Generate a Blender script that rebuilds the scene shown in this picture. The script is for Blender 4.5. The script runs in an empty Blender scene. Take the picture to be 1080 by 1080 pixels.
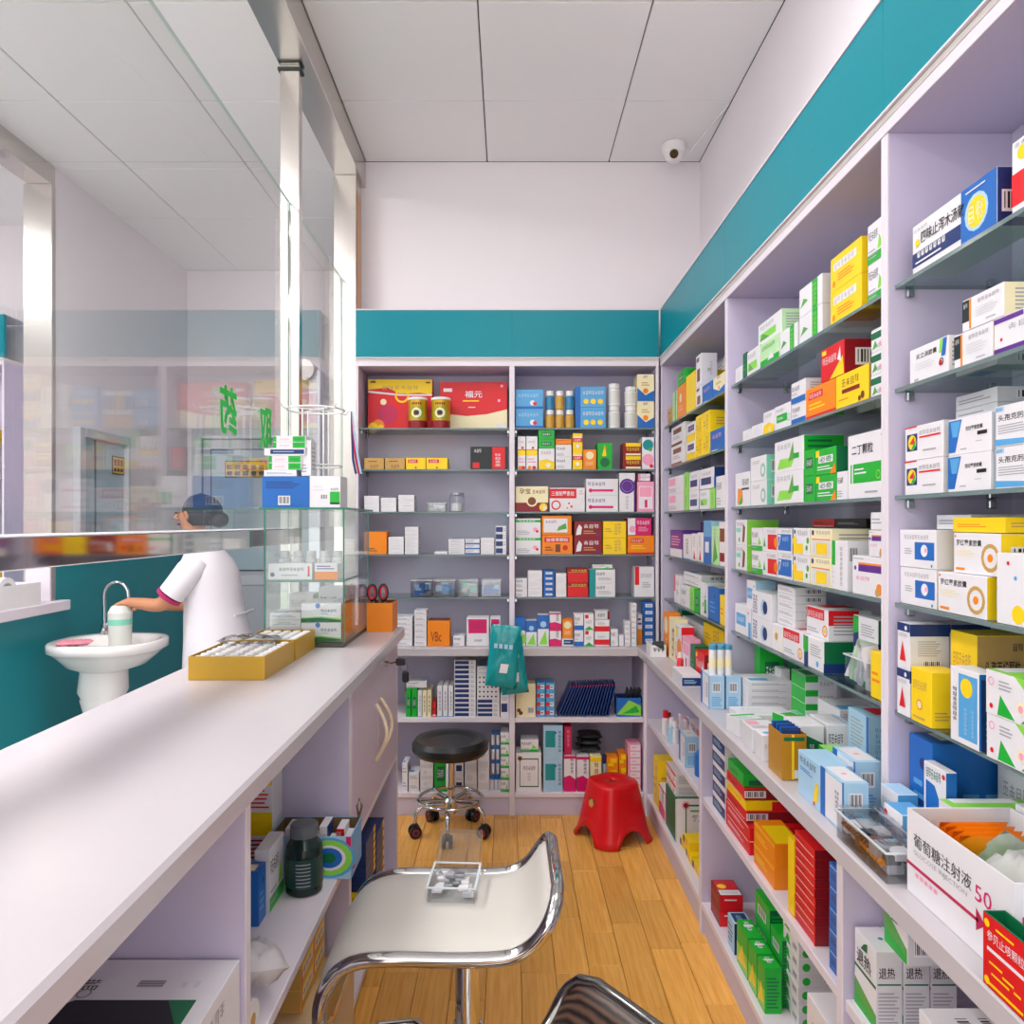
import bpy, math, random
from mathutils import Vector, Matrix
random.seed(7)
SC = bpy.context.scene
COL = SC.collection
PI = math.pi

# ------------------------------------------------------------------ camera, world, exposure
F = 785.0                 # focal length in pixels of the 1080 px frame
VX, VY, H = 537.0, 551.0, 1.32
cam = bpy.data.cameras.new('camera'); camo = bpy.data.objects.new('camera', cam); COL.objects.link(camo)
camo.location = (0, 0, H); camo.rotation_euler = (PI / 2, 0, 0)
cam.sensor_width = 36; cam.lens = F / 1080 * 36
cam.shift_x = (540 - VX) / 1080; cam.shift_y = (VY - 540) / 1080
cam.clip_start = 0.02
SC.camera = camo
w = bpy.data.worlds.new('even_fill_world'); SC.world = w; w.use_nodes = True
w.node_tree.nodes['Background'].inputs[0].default_value = (1.0, 0.985, 0.97, 1)
w.node_tree.nodes['Background'].inputs[1].default_value = 2.6  # even white fill from all around, raised to lift ceiling and walls
SC.view_settings.view_transform = 'Standard'; SC.view_settings.look = 'None'
SC.view_settings.exposure = -0.27; SC.view_settings.gamma = 1; SC.view_settings.use_curve_mapping = False
LAMP = 14.0               # emission of the ceiling panels

# ------------------------------------------------------------------ helpers
def lin(c):
    if isinstance(c, str):
        c = c.lstrip('#'); c = [int(c[i:i + 2], 16) / 255 for i in (0, 2, 4)]
    return tuple((x / 12.92 if x <= 0.04045 else ((x + 0.055) / 1.055) ** 2.4) for x in c) + (1,)
MATS = {}
def mat(name, col, rough=0.5, metal=0.0, noise=0.04, scale=30.0, spec=0.5, coat=0.0, bump=0.0):
    if name in MATS: return MATS[name]
    m = bpy.data.materials.new(name); m.use_nodes = True; MATS[name] = m
    nt = m.node_tree; b = nt.nodes['Principled BSDF']
    c = lin(col)
    b.inputs['Roughness'].default_value = rough; b.inputs['Metallic'].default_value = metal
    b.inputs['Specular IOR Level'].default_value = spec; b.inputs['Coat Weight'].default_value = coat
    if noise > 0:
        tc = nt.nodes.new('ShaderNodeTexCoord'); n = nt.nodes.new('ShaderNodeTexNoise')
        n.inputs['Scale'].default_value = scale; n.inputs['Detail'].default_value = 3
        r = nt.nodes.new('ShaderNodeMix'); r.data_type = 'RGBA'
        r.inputs[6].default_value = tuple(x * (1 - noise) for x in c[:3]) + (1,)
        r.inputs[7].default_value = tuple(min(1, x * (1 + noise)) for x in c[:3]) + (1,)
        nt.links.new(tc.outputs['Object'], n.inputs['Vector'])
        nt.links.new(n.outputs['Fac'], r.inputs[0]); nt.links.new(r.outputs[2], b.inputs['Base Color'])
        if bump:
            bp = nt.nodes.new('ShaderNodeBump'); bp.inputs['Strength'].default_value = bump; bp.inputs['Distance'].default_value = 0.01
            nt.links.new(n.outputs['Fac'], bp.inputs['Height']); nt.links.new(bp.outputs[0], b.inputs['Normal'])
    else:
        b.inputs['Base Color'].default_value = c
    return m
def glass(name, tint, gloss_boost=0.0, rough=0.0, haze=None):
    """thin clear sheet: tinted see-through plus a Fresnel reflection"""
    if name in MATS: return MATS[name]
    m = bpy.data.materials.new(name); m.use_nodes = True; MATS[name] = m
    nt = m.node_tree; nt.nodes.clear()
    o = nt.nodes.new('ShaderNodeOutputMaterial'); t = nt.nodes.new('ShaderNodeBsdfTransparent'); g = nt.nodes.new('ShaderNodeBsdfGlossy')
    t.inputs[0].default_value = tuple(tint) + (1,); g.inputs['Roughness'].default_value = rough
    f = nt.nodes.new('ShaderNodeLayerWeight'); f.inputs[0].default_value = 0.5      # Schlick, the same from both sides
    p = nt.nodes.new('ShaderNodeMath'); p.operation = 'POWER'; p.inputs[1].default_value = 5
    a = nt.nodes.new('ShaderNodeMath'); a.operation = 'MULTIPLY_ADD'; a.use_clamp = True; a.inputs[1].default_value = 1.05; a.inputs[2].default_value = 0.042 + gloss_boost
    mx = nt.nodes.new('ShaderNodeMixShader')
    nt.links.new(f.outputs['Facing'], p.inputs[0]); nt.links.new(p.outputs[0], a.inputs[0]); nt.links.new(a.outputs[0], mx.inputs[0])
    src = t.outputs[0]
    if haze:
        d = nt.nodes.new('ShaderNodeBsdfDiffuse'); d.inputs[0].default_value = lin(haze[1])
        h = nt.nodes.new('ShaderNodeMixShader'); h.inputs[0].default_value = haze[0]
        nt.links.new(src, h.inputs[1]); nt.links.new(d.outputs[0], h.inputs[2]); src = h.outputs[0]
    nt.links.new(src, mx.inputs[1]); nt.links.new(g.outputs[0], mx.inputs[2]); nt.links.new(mx.outputs[0], o.inputs[0])
    return m
def steel(name, col, rough=0.22, streak=True):
    m = mat(name, col, rough, 1.0, noise=0)
    if streak:
        nt = m.node_tree; b = nt.nodes['Principled BSDF']
        tc = nt.nodes.new('ShaderNodeTexCoord'); mp = nt.nodes.new('ShaderNodeMapping'); mp.inputs['Scale'].default_value = (160, 160, 2)
        n = nt.nodes.new('ShaderNodeTexNoise'); n.inputs['Scale'].default_value = 3
        mr = nt.nodes.new('ShaderNodeMapRange'); mr.inputs[3].default_value = rough - 0.015; mr.inputs[4].default_value = rough + 0.02
        nt.links.new(tc.outputs['Object'], mp.inputs[0]); nt.links.new(mp.outputs[0], n.inputs[0])
        nt.links.new(n.outputs[0], mr.inputs[0]); nt.links.new(mr.outputs[0], b.inputs['Roughness'])
    return m

class MB:
    """collects faces with material slots; build() links them as ONE mesh object"""
    def __init__(s): s.v = []; s.f = []; s.m = []; s.sm = []; s.mats = []
    def mi(s, m):
        if m not in s.mats: s.mats.append(m)
        return s.mats.index(m)
    def face(s, pts, m, smooth=False):
        i = len(s.v); s.v += [tuple(p) for p in pts]; s.f.append(tuple(range(i, i + len(pts)))); s.m.append(s.mi(m)); s.sm.append(smooth)
    def add(s, verts, faces, m, smooth=False):
        i = len(s.v); s.v += [tuple(p) for p in verts]; k = s.mi(m)
        for f in faces: s.f.append(tuple(i + j for j in f)); s.m.append(k); s.sm.append(smooth)
    def box(s, a, b, m, em=None, edges=()):
        x0, y0, z0 = a; x1, y1, z1 = b
        v = [(x0,y0,z0),(x1,y0,z0),(x1,y1,z0),(x0,y1,z0),(x0,y0,z1),(x1,y0,z1),(x1,y1,z1),(x0,y1,z1)]
        fs = {'bottom':(3,2,1,0),'top':(4,5,6,7),'front':(0,1,5,4),'right':(1,2,6,5),'back':(2,3,7,6),'left':(3,0,4,7)}
        i = len(s.v); s.v += v
        for n, f in fs.items():
            s.f.append(tuple(i + j for j in f)); s.m.append(s.mi(em if (em and n in edges) else m)); s.sm.append(False)
    def bbox(s, a, b, m, r=0.004):
        """box with chamfered edges"""
        x0,y0,z0 = a; x1,y1,z1 = b; r = min(r, (x1-x0)/2.1, (y1-y0)/2.1, (z1-z0)/2.1)
        X=(x0,x1);Y=(y0,y1);Z=(z0,z1); vs=[]; idx={}
        for i in (0,1):
            for j in (0,1):
                for k in (0,1):
                    sx=(1,-1)[i]; sy=(1,-1)[j]; sz=(1,-1)[k]
                    idx[i,j,k,'x']=len(vs); vs.append((X[i],Y[j]+sy*r,Z[k]+sz*r))
                    idx[i,j,k,'y']=len(vs); vs.append((X[i]+sx*r,Y[j],Z[k]+sz*r))
                    idx[i,j,k,'z']=len(vs); vs.append((X[i]+sx*r,Y[j]+sy*r,Z[k]))
        fs=[]
        def q(l): fs.append(tuple(l))
        for i in (0,1): q([idx[i,j,k,'x'] for j,k in ((0,0),(1,0),(1,1),(0,1))][::(1 if i else -1)])
        for j in (0,1): q([idx[i,j,k,'y'] for i,k in ((0,0),(0,1),(1,1),(1,0))][::(1 if j else -1)])
        for k in (0,1): q([idx[i,j,k,'z'] for i,j in ((0,0),(1,0),(1,1),(0,1))][::(1 if k else -1)])
        for i in (0,1):
            for j in (0,1): q([idx[i,j,0,'x'],idx[i,j,1,'x'],idx[i,j,1,'y'],idx[i,j,0,'y']])
            for k in (0,1): q([idx[i,0,k,'x'],idx[i,1,k,'x'],idx[i,1,k,'z'],idx[i,0,k,'z']])
        for j in (0,1):
            for k in (0,1): q([idx[0,j,k,'y'],idx[1,j,k,'y'],idx[1,j,k,'z'],idx[0,j,k,'z']])
        for i in (0,1):
            for j in (0,1):
                for k in (0,1): q([idx[i,j,k,'x'],idx[i,j,k,'y'],idx[i,j,k,'z']])
        cx=Vector(((x0+x1)/2,(y0+y1)/2,(z0+z1)/2)); out=[]
        for f in fs:
            p=[Vector(vs[t]) for t in f]; n=(p[1]-p[0]).cross(p[2]-p[0]); c=sum(p,Vector())/len(p)
            out.append(f if n.dot(c-cx)>0 else f[::-1])
        s.add(vs,out,m)
    def tube(s, pts, r, m, n=10, closed=False, cap=True):
        P=[Vector(p) for p in pts]; k=len(P); rs=r if isinstance(r,(list,tuple)) else [r]*k
        rings=[]; up=None
        for i in range(k):
            if closed: t=(P[(i+1)%k]-P[i-1])
            else: t=(P[min(i+1,k-1)]-P[max(i-1,0)])
            t.normalize()
            if up is None:
                up=Vector((0,0,1)) if abs(t.z)<0.9 else Vector((1,0,0))
            a=t.cross(up)
            if a.length<1e-4: a=t.cross(Vector((0,1,0)))
            a.normalize(); b=a.cross(t).normalized(); up=b
            rings.append([P[i]+(a*math.cos(2*PI*j/n)+b*math.sin(2*PI*j/n))*rs[i] for j in range(n)])
        vs=[p for rg in rings for p in rg]; fs=[]
        for i in range(k if closed else k-1):
            for j in range(n):
                a0=i*n+j; a1=i*n+(j+1)%n; b0=((i+1)%k)*n+j; b1=((i+1)%k)*n+(j+1)%n
                fs.append((a0,a1,b1,b0))
        s.add(vs,fs,m,True)
        if cap and not closed:
            s.face(rings[0][::-1],m); s.face(rings[-1],m)
    def lathe(s, prof, c, m, n=24, mats=None):
        """prof: (radius, z) from bottom to top around the vertical axis at c"""
        cx,cy,cz=c; vs=[]
        for r,z in prof:
            for j in range(n): vs.append((cx+r*math.cos(2*PI*j/n),cy+r*math.sin(2*PI*j/n),cz+z))
        for i in range(len(prof)-1):
            mm=mats[i] if mats else m
            fs=[(i*n+j,i*n+(j+1)%n,(i+1)*n+(j+1)%n,(i+1)*n+j) for j in range(n)]
            base=len(s.v)
            s.add([vs[t] for t in range(i*n,(i+2)*n)],[tuple(t-i*n for t in f) for f in fs],mm,True)
        if prof[0][0]>1e-5: s.face(vs[:n][::-1],mats[0] if mats else m)
        if prof[-1][0]>1e-5: s.face(vs[-n:],mats[-1] if mats else m)
    def prism(s, poly, axis, a, b, m, smooth=False):
        """poly in the plane across axis ('x': (y,z), 'y': (x,z), 'z': (x,y)), swept from a to b"""
        def p3(p,t): return {'x':(t,p[0],p[1]),'y':(p[0],t,p[1]),'z':(p[0],p[1],t)}[axis]
        n=len(poly); A=[p3(p,a) for p in poly]; B=[p3(p,b) for p in poly]
        s.face(A[::-1] ,m); s.face(B,m)
        s.add(A+B,[(i,(i+1)%n,n+(i+1)%n,n+i) for i in range(n)],m,smooth)
    def mesh(s, name, fix=True):
        me=bpy.data.meshes.new(name); me.from_pydata(s.v,[],s.f)
        for m in s.mats: me.materials.append(m)
        me.polygons.foreach_set('material_index',s.m); me.polygons.foreach_set('use_smooth',s.sm); me.update()
        return me
    def build(s, name, parent=None, loc=None, rz=0):
        return link(name, s.mesh(name), parent, loc, rz)
def link(name, me, parent=None, loc=None, rz=0):
    o=bpy.data.objects.new(name,me); COL.objects.link(o)
    if parent: o.parent=parent
    if loc: o.location=loc
    if rz: o.rotation_euler=(0,0,rz)
    return o
def tag(o, label=None, cat=None, group=None, kind=None):
    if label: o['label']=label
    if cat: o['category']=cat
    if group: o['group']=group
    if kind: o['kind']=kind
    return o
def thing(name, label, cat, loc=(0,0,0), rz=0, group=None):
    o=bpy.data.objects.new(name,None); COL.objects.link(o); o.empty_display_size=0.05
    o.location=loc; o.rotation_euler=(0,0,rz)
    return tag(o,label,cat,group)
def part(name, parent, m, a, b, bev=0.0015):
    q=MB(); q.bbox(a,b,m,bev); return q.build(name,parent)
def dup(o, parent=None, loc=None, rz=None):
    c=o.copy(); COL.objects.link(c); c.parent=parent
    if loc is not None: c.location=loc
    if rz is not None: c.rotation_euler=(0,0,rz)
    for ch in list(o.children): dup(ch,c)
    return c
TXT={}
def text_mesh(st, bold=0.0):
    """flat glyph outlines of the built-in font: (verts, faces, width, y0, y1)"""
    if (st,bold) in TXT: return TXT[st,bold]
    cu=bpy.data.curves.new('t','FONT'); cu.body=st; cu.size=1; cu.resolution_u=2; cu.fill_mode='FRONT'; cu.offset=bold
    ob=bpy.data.objects.new('t',cu); COL.objects.link(ob)
    dg=bpy.context.evaluated_depsgraph_get(); dg.update()
    me=bpy.data.meshes.new_from_object(ob.evaluated_get(dg))
    v=[(p.co.x,p.co.y) for p in me.vertices]; f=[tuple(p.vertices) for p in me.polygons]
    bpy.data.objects.remove(ob); bpy.data.curves.remove(cu); bpy.data.meshes.remove(me)
    x0=min(p[0] for p in v); x1=max(p[0] for p in v); y0=min(p[1] for p in v); y1=max(p[1] for p in v)
    v=[((p[0]-x0),(p[1]-y0)) for p in v]
    TXT[st,bold]=(v,f,x1-x0,y1-y0); return TXT[st,bold]

# ------------------------------------------------------------------ palette
WALL=mat('wall_paint','#ece6ea',0.75,noise=0.015,scale=6,bump=0.02)
CEIL=mat('ceiling_board','#ececec',0.85,noise=0.03,scale=220,bump=0.03)
GAP=mat('ceiling_gap','#4a4a4c',0.8)
TEAL=mat('teal_laminate','#008796',0.36,noise=0.02,scale=5,spec=0.28)
TEALW=mat('teal_wall_paint','#0a8791',0.42,noise=0.05,scale=3)
LILAC=mat('lilac_board','#cbc3da',0.5,noise=0.02,scale=8)
LILACD=mat('lilac_side','#c6bdd6',0.5,noise=0.02,scale=8)
EDGE=mat('white_edge_band','#e4dbe4',0.42,noise=0.01)
STONE=mat('white_stone_top','#c3bcc1',0.27,noise=0.012,scale=60,coat=0.0)
FASC=mat('grey_fascia','#cfc9c6',0.5)
INOX=steel('brushed_steel','#cfc9c4',0.24)
MIRR=steel('polished_steel','#d6d2ce',0.06,False)
CHROME=mat('chrome','#d4d4d6',0.07,1.0,noise=0)
CHROMED=mat('dark_chrome','#8d8b88',0.12,1.0,noise=0)
BLACKP=mat('black_plastic','#15171a',0.4)
WHITEP=mat('white_plastic','#eeecec',0.35)
SHG=glass('shelf_glass',(0.70,0.83,0.78),0.02)
SHE=mat('glass_edge','#6f8284',0.12,noise=0.08,scale=20)
PANE=glass('clear_pane',(0.985,0.992,0.988),0.022)
CLEAR=glass('clear_plastic',(0.93,0.94,0.95),0.06,0.12)
# ------------------------------------------------------------------ the place: measures in metres
YW, YU, YL, YT = 3.67, 3.43, 3.35, 3.315        # wall, upper front, lower front, worktop front (back run)
XW, XU, XL, XT = 0.94, 0.70, 0.617, 0.575       # the same for the right run
ZT, ZC, ZH, ZR = 0.76, 2.08, 2.303, 3.097       # worktop, cabinet top, header top, ceiling
SHZ = [1.757, 1.566, 1.369, 1.172, 0.974]       # glass shelves (top surfaces)
XH, YH = -2.27, 5.25                            # hall: left wall, far wall
XB = -0.707                                     # left end of the back run
Y0 = -1.6                                       # how far the room runs behind the camera

# floor: timber strips, one object each
fl=MB(); fl.box((-4.4,Y0,-0.06),(XW+0.1,YH+0.1,-0.006),mat('subfloor','#6d5133',0.8)); floor=fl.build('floor'); tag(floor,'floor of short honey coloured timber strips','floor',kind='structure')
def wood(name,c1,c2):
    m=mat(name,c1,0.3,noise=0); nt=m.node_tree; b=nt.nodes['Principled BSDF']
    tc=nt.nodes.new('ShaderNodeTexCoord'); mp=nt.nodes.new('ShaderNodeMapping'); mp.inputs['Scale'].default_value=(55,3.0,1)
    oi=nt.nodes.new('ShaderNodeObjectInfo'); ad=nt.nodes.new('ShaderNodeVectorMath'); ad.operation='ADD'
    n=nt.nodes.new('ShaderNodeTexNoise'); n.inputs['Scale'].default_value=2.2; n.inputs['Detail'].default_value=5
    cr=nt.nodes.new('ShaderNodeValToRGB'); cr.color_ramp.elements[0].position=0.3; cr.color_ramp.elements[1].position=0.7
    cr.color_ramp.elements[0].color=lin(c1); cr.color_ramp.elements[1].color=lin(c2)
    hs=nt.nodes.new('ShaderNodeHueSaturation'); mr=nt.nodes.new('ShaderNodeMapRange'); mr.inputs[3].default_value=0.86; mr.inputs[4].default_value=1.12
    nt.links.new(tc.outputs['Object'],mp.inputs[0]); nt.links.new(mp.outputs[0],ad.inputs[0]); nt.links.new(oi.outputs['Random'],ad.inputs[1])
    nt.links.new(ad.outputs[0],n.inputs['Vector']); nt.links.new(n.outputs['Fac'],cr.inputs[0]); nt.links.new(cr.outputs[0],hs.inputs['Color'])
    nt.links.new(oi.outputs['Random'],mr.inputs[0]); nt.links.new(mr.outputs[0],hs.inputs['Value']); nt.links.new(hs.outputs[0],b.inputs['Base Color'])
    return m
WOOD=wood('honey_timber','#e09c40','#f4ba62')
pm={}
def plank(x0,x1,y0,y1):
    k=(round(x1-x0,3),round(y1-y0,3))
    if k not in pm:
        q=MB(); q.bbox((0,0,-0.006),(k[0],k[1],0),WOOD,0.0012); pm[k]=q.mesh('floor_plank')
    link('floor_plank',pm[k],floor,(x0,y0,0))
PWD=0.1005; rng=random.Random(3)
for i in range(-5,7):
    x=i*PWD+0.035; y=0.75-rng.random()*0.3; c=0
    while y<YL+0.03:
        L=rng.choice((0.18,0.3,0.3,0.42,0.42)); y1=min(y+L,YL+0.03)
        if y1-y>0.02: plank(x+0.0006,x+PWD-0.0006,y,y1-0.0012)
        y=y1
q=MB()
for i in range(-8,10):
    x=i*PWD+0.035
    y=Y0+rng.random()*0.3
    aisle=-5<=i<=6
    while y<YH:
        y1=min(y+0.36,YH)
        if not (aisle and y1>0.40 and y<YL+0.03) : q.box((x+0.0006,y,-0.006),(x+PWD-0.0006,y1-0.0012,0),WOOD)
        y=y1
tag(q.build('floor_planks',floor),kind='stuff')
# unseen hall floor: pale square tiles put in to whiten the bounced light
HT=mat('pale_bounce_tile','#dedcd6',0.25,noise=0.03,scale=9); q=MB()
x=-0.769
while x>-4.4:
    y=Y0
    while y<YH: q.box((max(x-.6,-4.4)+.001,y+.001,-.006),(x-.001,min(y+.6,YH)-.001,0),HT); y+=.6
    x-=.6
tag(q.build('hall_bounce_tiles',floor),kind='stuff')

# ceiling: 0.6 m boards on a hidden grid, one object each
cl=MB(); cl.box((-4.4,Y0,ZR+0.012),(XW+0.1,YH+0.1,ZR+0.06),GAP); ceil=cl.build('ceiling'); tag(ceil,'white boarded suspended ceiling','ceiling',kind='structure')
cm={}
xs=[-4.908+0.6*k for k in range(11)]; xs=[x for x in xs if x<XW]; ys=[3.14+0.6*k for k in range(-8,4)]
lampcells=set()
for px,py in ((0.19,1.64),(0.19,-0.76),(-1.61,2.24),(-1.61,1.04),(-1.61,-0.76),(-3.41,2.24)):  # panels out of view; hall and side-room ones added for brightness
    lampcells.add((min(range(len(xs)),key=lambda i:abs(xs[i]+0.3-px)),min(range(len(ys)),key=lambda j:abs(ys[j]+0.3-py))))
for i,x in enumerate(xs):
    for j,y in enumerate(ys):
        if (i,j) in lampcells: continue
        a,b=max(x,-4.4),min(x+0.6,XW); c,d=max(y,Y0),min(y+0.6,YW if x>-0.75 else YH)
        if b-a<0.03 or d-c<0.03: continue
        k=(round(b-a,3),round(d-c,3))
        if k not in cm:
            q=MB(); q.bbox((0.0025,0.0025,0),(k[0]-0.0025,k[1]-0.0025,0.014),CEIL,0.003); cm[k]=q.mesh('ceiling_panel')
        link('ceiling_panel',cm[k],ceil,(a,c,ZR))
EMI=bpy.data.materials.new('lit_diffuser'); EMI.use_nodes=True
bb=EMI.node_tree.nodes['Principled BSDF']; bb.inputs['Base Color'].default_value=(0.9,0.9,0.9,1)
bb.inputs['Emission Color'].default_value=(1.0,0.975,0.965,1); bb.inputs['Emission Strength'].default_value=LAMP
EMH=EMI.copy(); EMH.name='boosted_diffuser_hall'; EMH.node_tree.nodes['Principled BSDF'].inputs['Emission Strength'].default_value=LAMP*2.7  # stronger glow for the added panels, lifts the dim hall
for (i,j) in sorted(lampcells):
    x,y=xs[i],ys[j]
    side='over the aisle' if x>-0.7 else 'added to brighten the hall' if x>-2.3 else 'added in the side room'; end='nearest the far wall' if y>1.3 else 'in the middle of its row' if y>0 else 'farthest from the far wall'
    t=thing('ceiling_light',f'square flush ceiling light panel {side}, {end}','ceiling light',(x+0.3,y+0.3,ZR),0,'square ceiling light panels')
    q=MB()
    for a,b in (((-.297,-.297,-.004),(.297,-.275,.012)),((-.297,.275,-.004),(.297,.297,.012)),((-.297,-.275,-.004),(-.275,.275,.012)),((.275,-.275,-.004),(.297,.275,.012))): q.bbox(a,b,WHITEP,0.002)
    q.build('frame',t)
    q=MB(); q.box((-.275,-.275,0.0),(.275,.275,0.008),EMI if x>-0.7 else EMH); q.build('diffuser',t)

# walls
def struct(name,label,a,b,m):
    q=MB(); q.box(a,b,m); return tag(q.build(name),label,'wall',kind='structure')
struct('wall_right','white right wall above the shelving',(XW,Y0,0),(XW+0.1,YW+0.1,ZR),WALL)
struct('wall_back','white back wall above the shelving',(-0.835,YW,0),(XW,YW+0.1,ZR),WALL)
struct('wall_far','white far wall of the customer hall',(XH,YH,0),(-0.6,YH+0.1,ZR),WALL)
struct('wall_return','white wall closing the hall behind the shelving',(-0.7,YW+0.1,0),(-0.6,YH,ZR),WALL)
# hall left wall: white above a teal dado, with an opening nearer the camera
YO=3.72; ZS=0.93
wl=MB(); wl.box((XH-0.12,YO,1.2),(XH,YH,ZR),WALL); o=wl.build('wall_left'); tag(o,'white hall wall on the left','wall',kind='structure')
q=MB(); q.box((XH-0.12,YO,0),(XH,YH,1.2),TEALW); q.box((XH-0.12,Y0,0),(XH,YO,ZS-0.05),TEALW); q.build('teal_dado',o)
q=MB(); q.box((XH-0.12,Y0,3.0),(XH,YO,ZR),INOX); q.build('opening_head_rail',o)
q=MB(); q.bbox((XH-0.14,YO-0.03,ZS),(XH+0.004,YO,3.0),INOX,0.002); q.build('opening_jamb',o)
q=MB(); q.bbox((XH-0.17,0.2,ZS-0.05),(XH+0.05,YO+0.05,ZS),EDGE,0.004); sill=q.build('opening_sill',o)
q=MB(); q.bbox((XH-0.12,YO-0.045,ZS),(XH+0.002,YO-0.03,1.25),EDGE,0.002); q.build('opening_lining',o)
struct('wall_side_room','white wall of the side room seen through the opening',(-4.3,4.46,0),(XH-0.12,4.56,ZR),WALL)
struct('wall_side_left','white left wall of the side room',(-4.4,Y0,0),(-4.3,4.56,ZR),WALL)

# far door (back wall of the hall) with a framed pane and a yellow notice
ALU=mat('grey_aluminium','#c9ccd2',0.4,0.3,noise=0.02); ALUD=mat('grey_door_panel','#b6bac3',0.45,noise=0.02)
YEL=mat('notice_yellow','#d9a81c',0.5); INK=mat('ink_black','#16161a',0.6,noise=0)
FROST=mat('frosted_pane','#a9bcc6',0.12,noise=0.03,scale=4)
def hall_door(name,label,origin,rz,w,h,sign):
    t=thing(name,label,'door',origin,rz); tag(t,kind='structure')
    q=MB()
    for a,b in (((0,-.05,0),(.07,0,h)),((w-.07,-.05,0),(w,0,h)),((.07,-.05,h-.07),(w-.07,0,h))): q.bbox(a,b,ALU,0.004)
    q.build('door_frame',t)
    leaf=part('door_leaf',t,ALUD,(.075,-.035,.01),(w-.075,-.005,h-.075),0.004)
    q=MB(); q.bbox((.13,-.045,.98),(w-.13,-.034,h-.14),mat('door_pane_rim','#5d6670',0.5),0.003); q.build('pane_rim',leaf)
    q=MB(); q.box((.14,-.047,.99),(w-.14,-.0455,h-.15),FROST); q.build('pane',leaf)
    part('mid_rail',leaf,ALU,(.075,-.044,.88),(w-.075,-.034,.95),0.004)
    q=MB(); q.box((sign[0],-.051,sign[2]),(sign[1],-.049,sign[3]),YEL)
    q.box((sign[0]-.006,-.049,sign[2]-.006),(sign[1]+.006,-.048,sign[3]+.006),INK)
    n=5
    for k in range(n):
        a=sign[0]+(sign[1]-sign[0])*(k+.15)/n; b=sign[0]+(sign[1]-sign[0])*(k+.8)/n; m=(sign[2]+sign[3])/2
        q.box((a,-.0515,m-.002),(b,-.051,m+.03),mat('sign_red','#8c2a16',0.5)); q.box((a,-.0515,sign[2]+.008),(b,-.051,m-.014),INK)
    q.build('notice_plate',leaf)
    q=MB(); q.tube([(w-.13,-.035,.93),(w-.13,-.09,.93),(w-.24,-.09,.93)],.011,CHROME); q.build('door_handle',leaf)
    return t
hall_door('door_1','grey framed hall door with yellow notice behind the green lettering',(-2.22,YH,0),0,1.0,1.975,(.24,.52,1.64,1.745))
t=thing('window_1','grey framed window with yellow notice high on the hall left wall','window',(XH,3.87,1.2),PI/2); tag(t,kind='structure')
q=MB(); W2,H2=0.52,0.62
for a,b in (((0,-.04,0),(.055,0,H2)),((W2-.03,-.04,0),(W2,0,H2)),((.055,-.04,H2-.05),(W2-.03,0,H2)),((.055,-.04,0),(W2-.03,0,.03))): q.bbox(a,b,ALU,0.004)
q.build('window_frame',t)
q=MB(); q.box((.055,-.012,.03),(W2-.03,-.006,H2-.05),FROST); pn=q.build('pane',t)
q=MB(); q.bbox((.18,-.016,.03),(.195,-.012,H2-.05),mat('door_pane_rim','#5d6670',0.5),0.002); q.build('glazing_bar',pn)
q=MB(); q.box((.36,-.016,.395),(.49,-.0125,.50),INK); q.box((.366,-.017,.402),(.484,-.016,.493),YEL)
for k in range(3): q.box((.375+k*.035,-.0175,.445),(.40+k*.035,-.017,.482),mat('sign_red','#8c2a16',0.5)); q.box((.375+k*.035,-.0175,.412),(.40+k*.035,-.017,.432),INK)
q.build('notice_plate',pn)
# open white aluminium door leaf beside the partition
t=thing('open_door','white aluminium glazed door standing open behind the steel post','door',(-1.0,3.82,0),PI/2)
DW,DH=0.86,2.1; q=MB()
for a,b in (((0,-.03,0),(.08,.03,DH)),((DW-.08,-.03,0),(DW,.03,DH)),((.08,-.03,DH-.09),(DW-.08,.03,DH)),((.08,-.03,0),(DW-.08,.03,.2)),((.08,-.03,.85),(DW-.08,.03,.95))): q.bbox(a,b,ALU,0.004)
q.build('door_frame',t)
q=MB(); q.box((.08,-.004,.95),(DW-.08,.004,DH-.09),PANE); q.build('pane',t)
q=MB(); q.box((.08,-.004,.2),(DW-.08,.004,.85),ALUD); q.build('lower_panel',t)
q=MB(); q.tube([(-.03,.05,DH+.0),(DW+.03,.05,DH+.0)],.055,mat('roller_housing','#cfc8c4',0.3,0.4,noise=0.02),14); q.build('roller_housing',t)

# steel and glass partition over the counter: ceiling beam, posts, panes, rail
B0,B1=-0.827,-0.707
t=thing('glass_partition','steel framed glass partition with green lettering above the serving counter','partition',(-0.79,2.69,0.94))
PL=t.location.copy()
def wp(name,a,b,m,bev=0.002,par=None):
    return part(name,par or t,m,tuple(a[i]-PL[i] for i in range(3)),tuple(b[i]-PL[i] for i in range(3)),bev)
wp('ceiling_beam',(B0,Y0,2.965),(B1,YW-0.005,ZR-0.001),INOX)
post=wp('post',(-0.824,2.676,0.942),(-0.754,2.712,2.965),INOX)
wp('collar',(-0.832,2.670,2.945),(-0.746,2.716,2.957),mat('dark_rubber','#2c3330',0.6),0.002,post)
wp('glazing_channel',(-0.794,2.672,0.96),(-0.784,2.676,2.44),MIRR,0.001,post)
p2=wp('post',(-0.83,3.52,0.0),(-0.724,3.645,2.965),INOX)
wp('post',(-0.824,0.75,0.942),(-0.754,0.786,2.965),INOX)
wp('tan_side_face',(-0.724,3.535,0.96),(-0.7215,3.63,2.9),mat('tan_strip','#c79a78',0.6),0.001,p2)  # thin tan face on the aisle side of the far post
PEDGE=mat('pane_edge','#b9cfc6',0.2)
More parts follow.
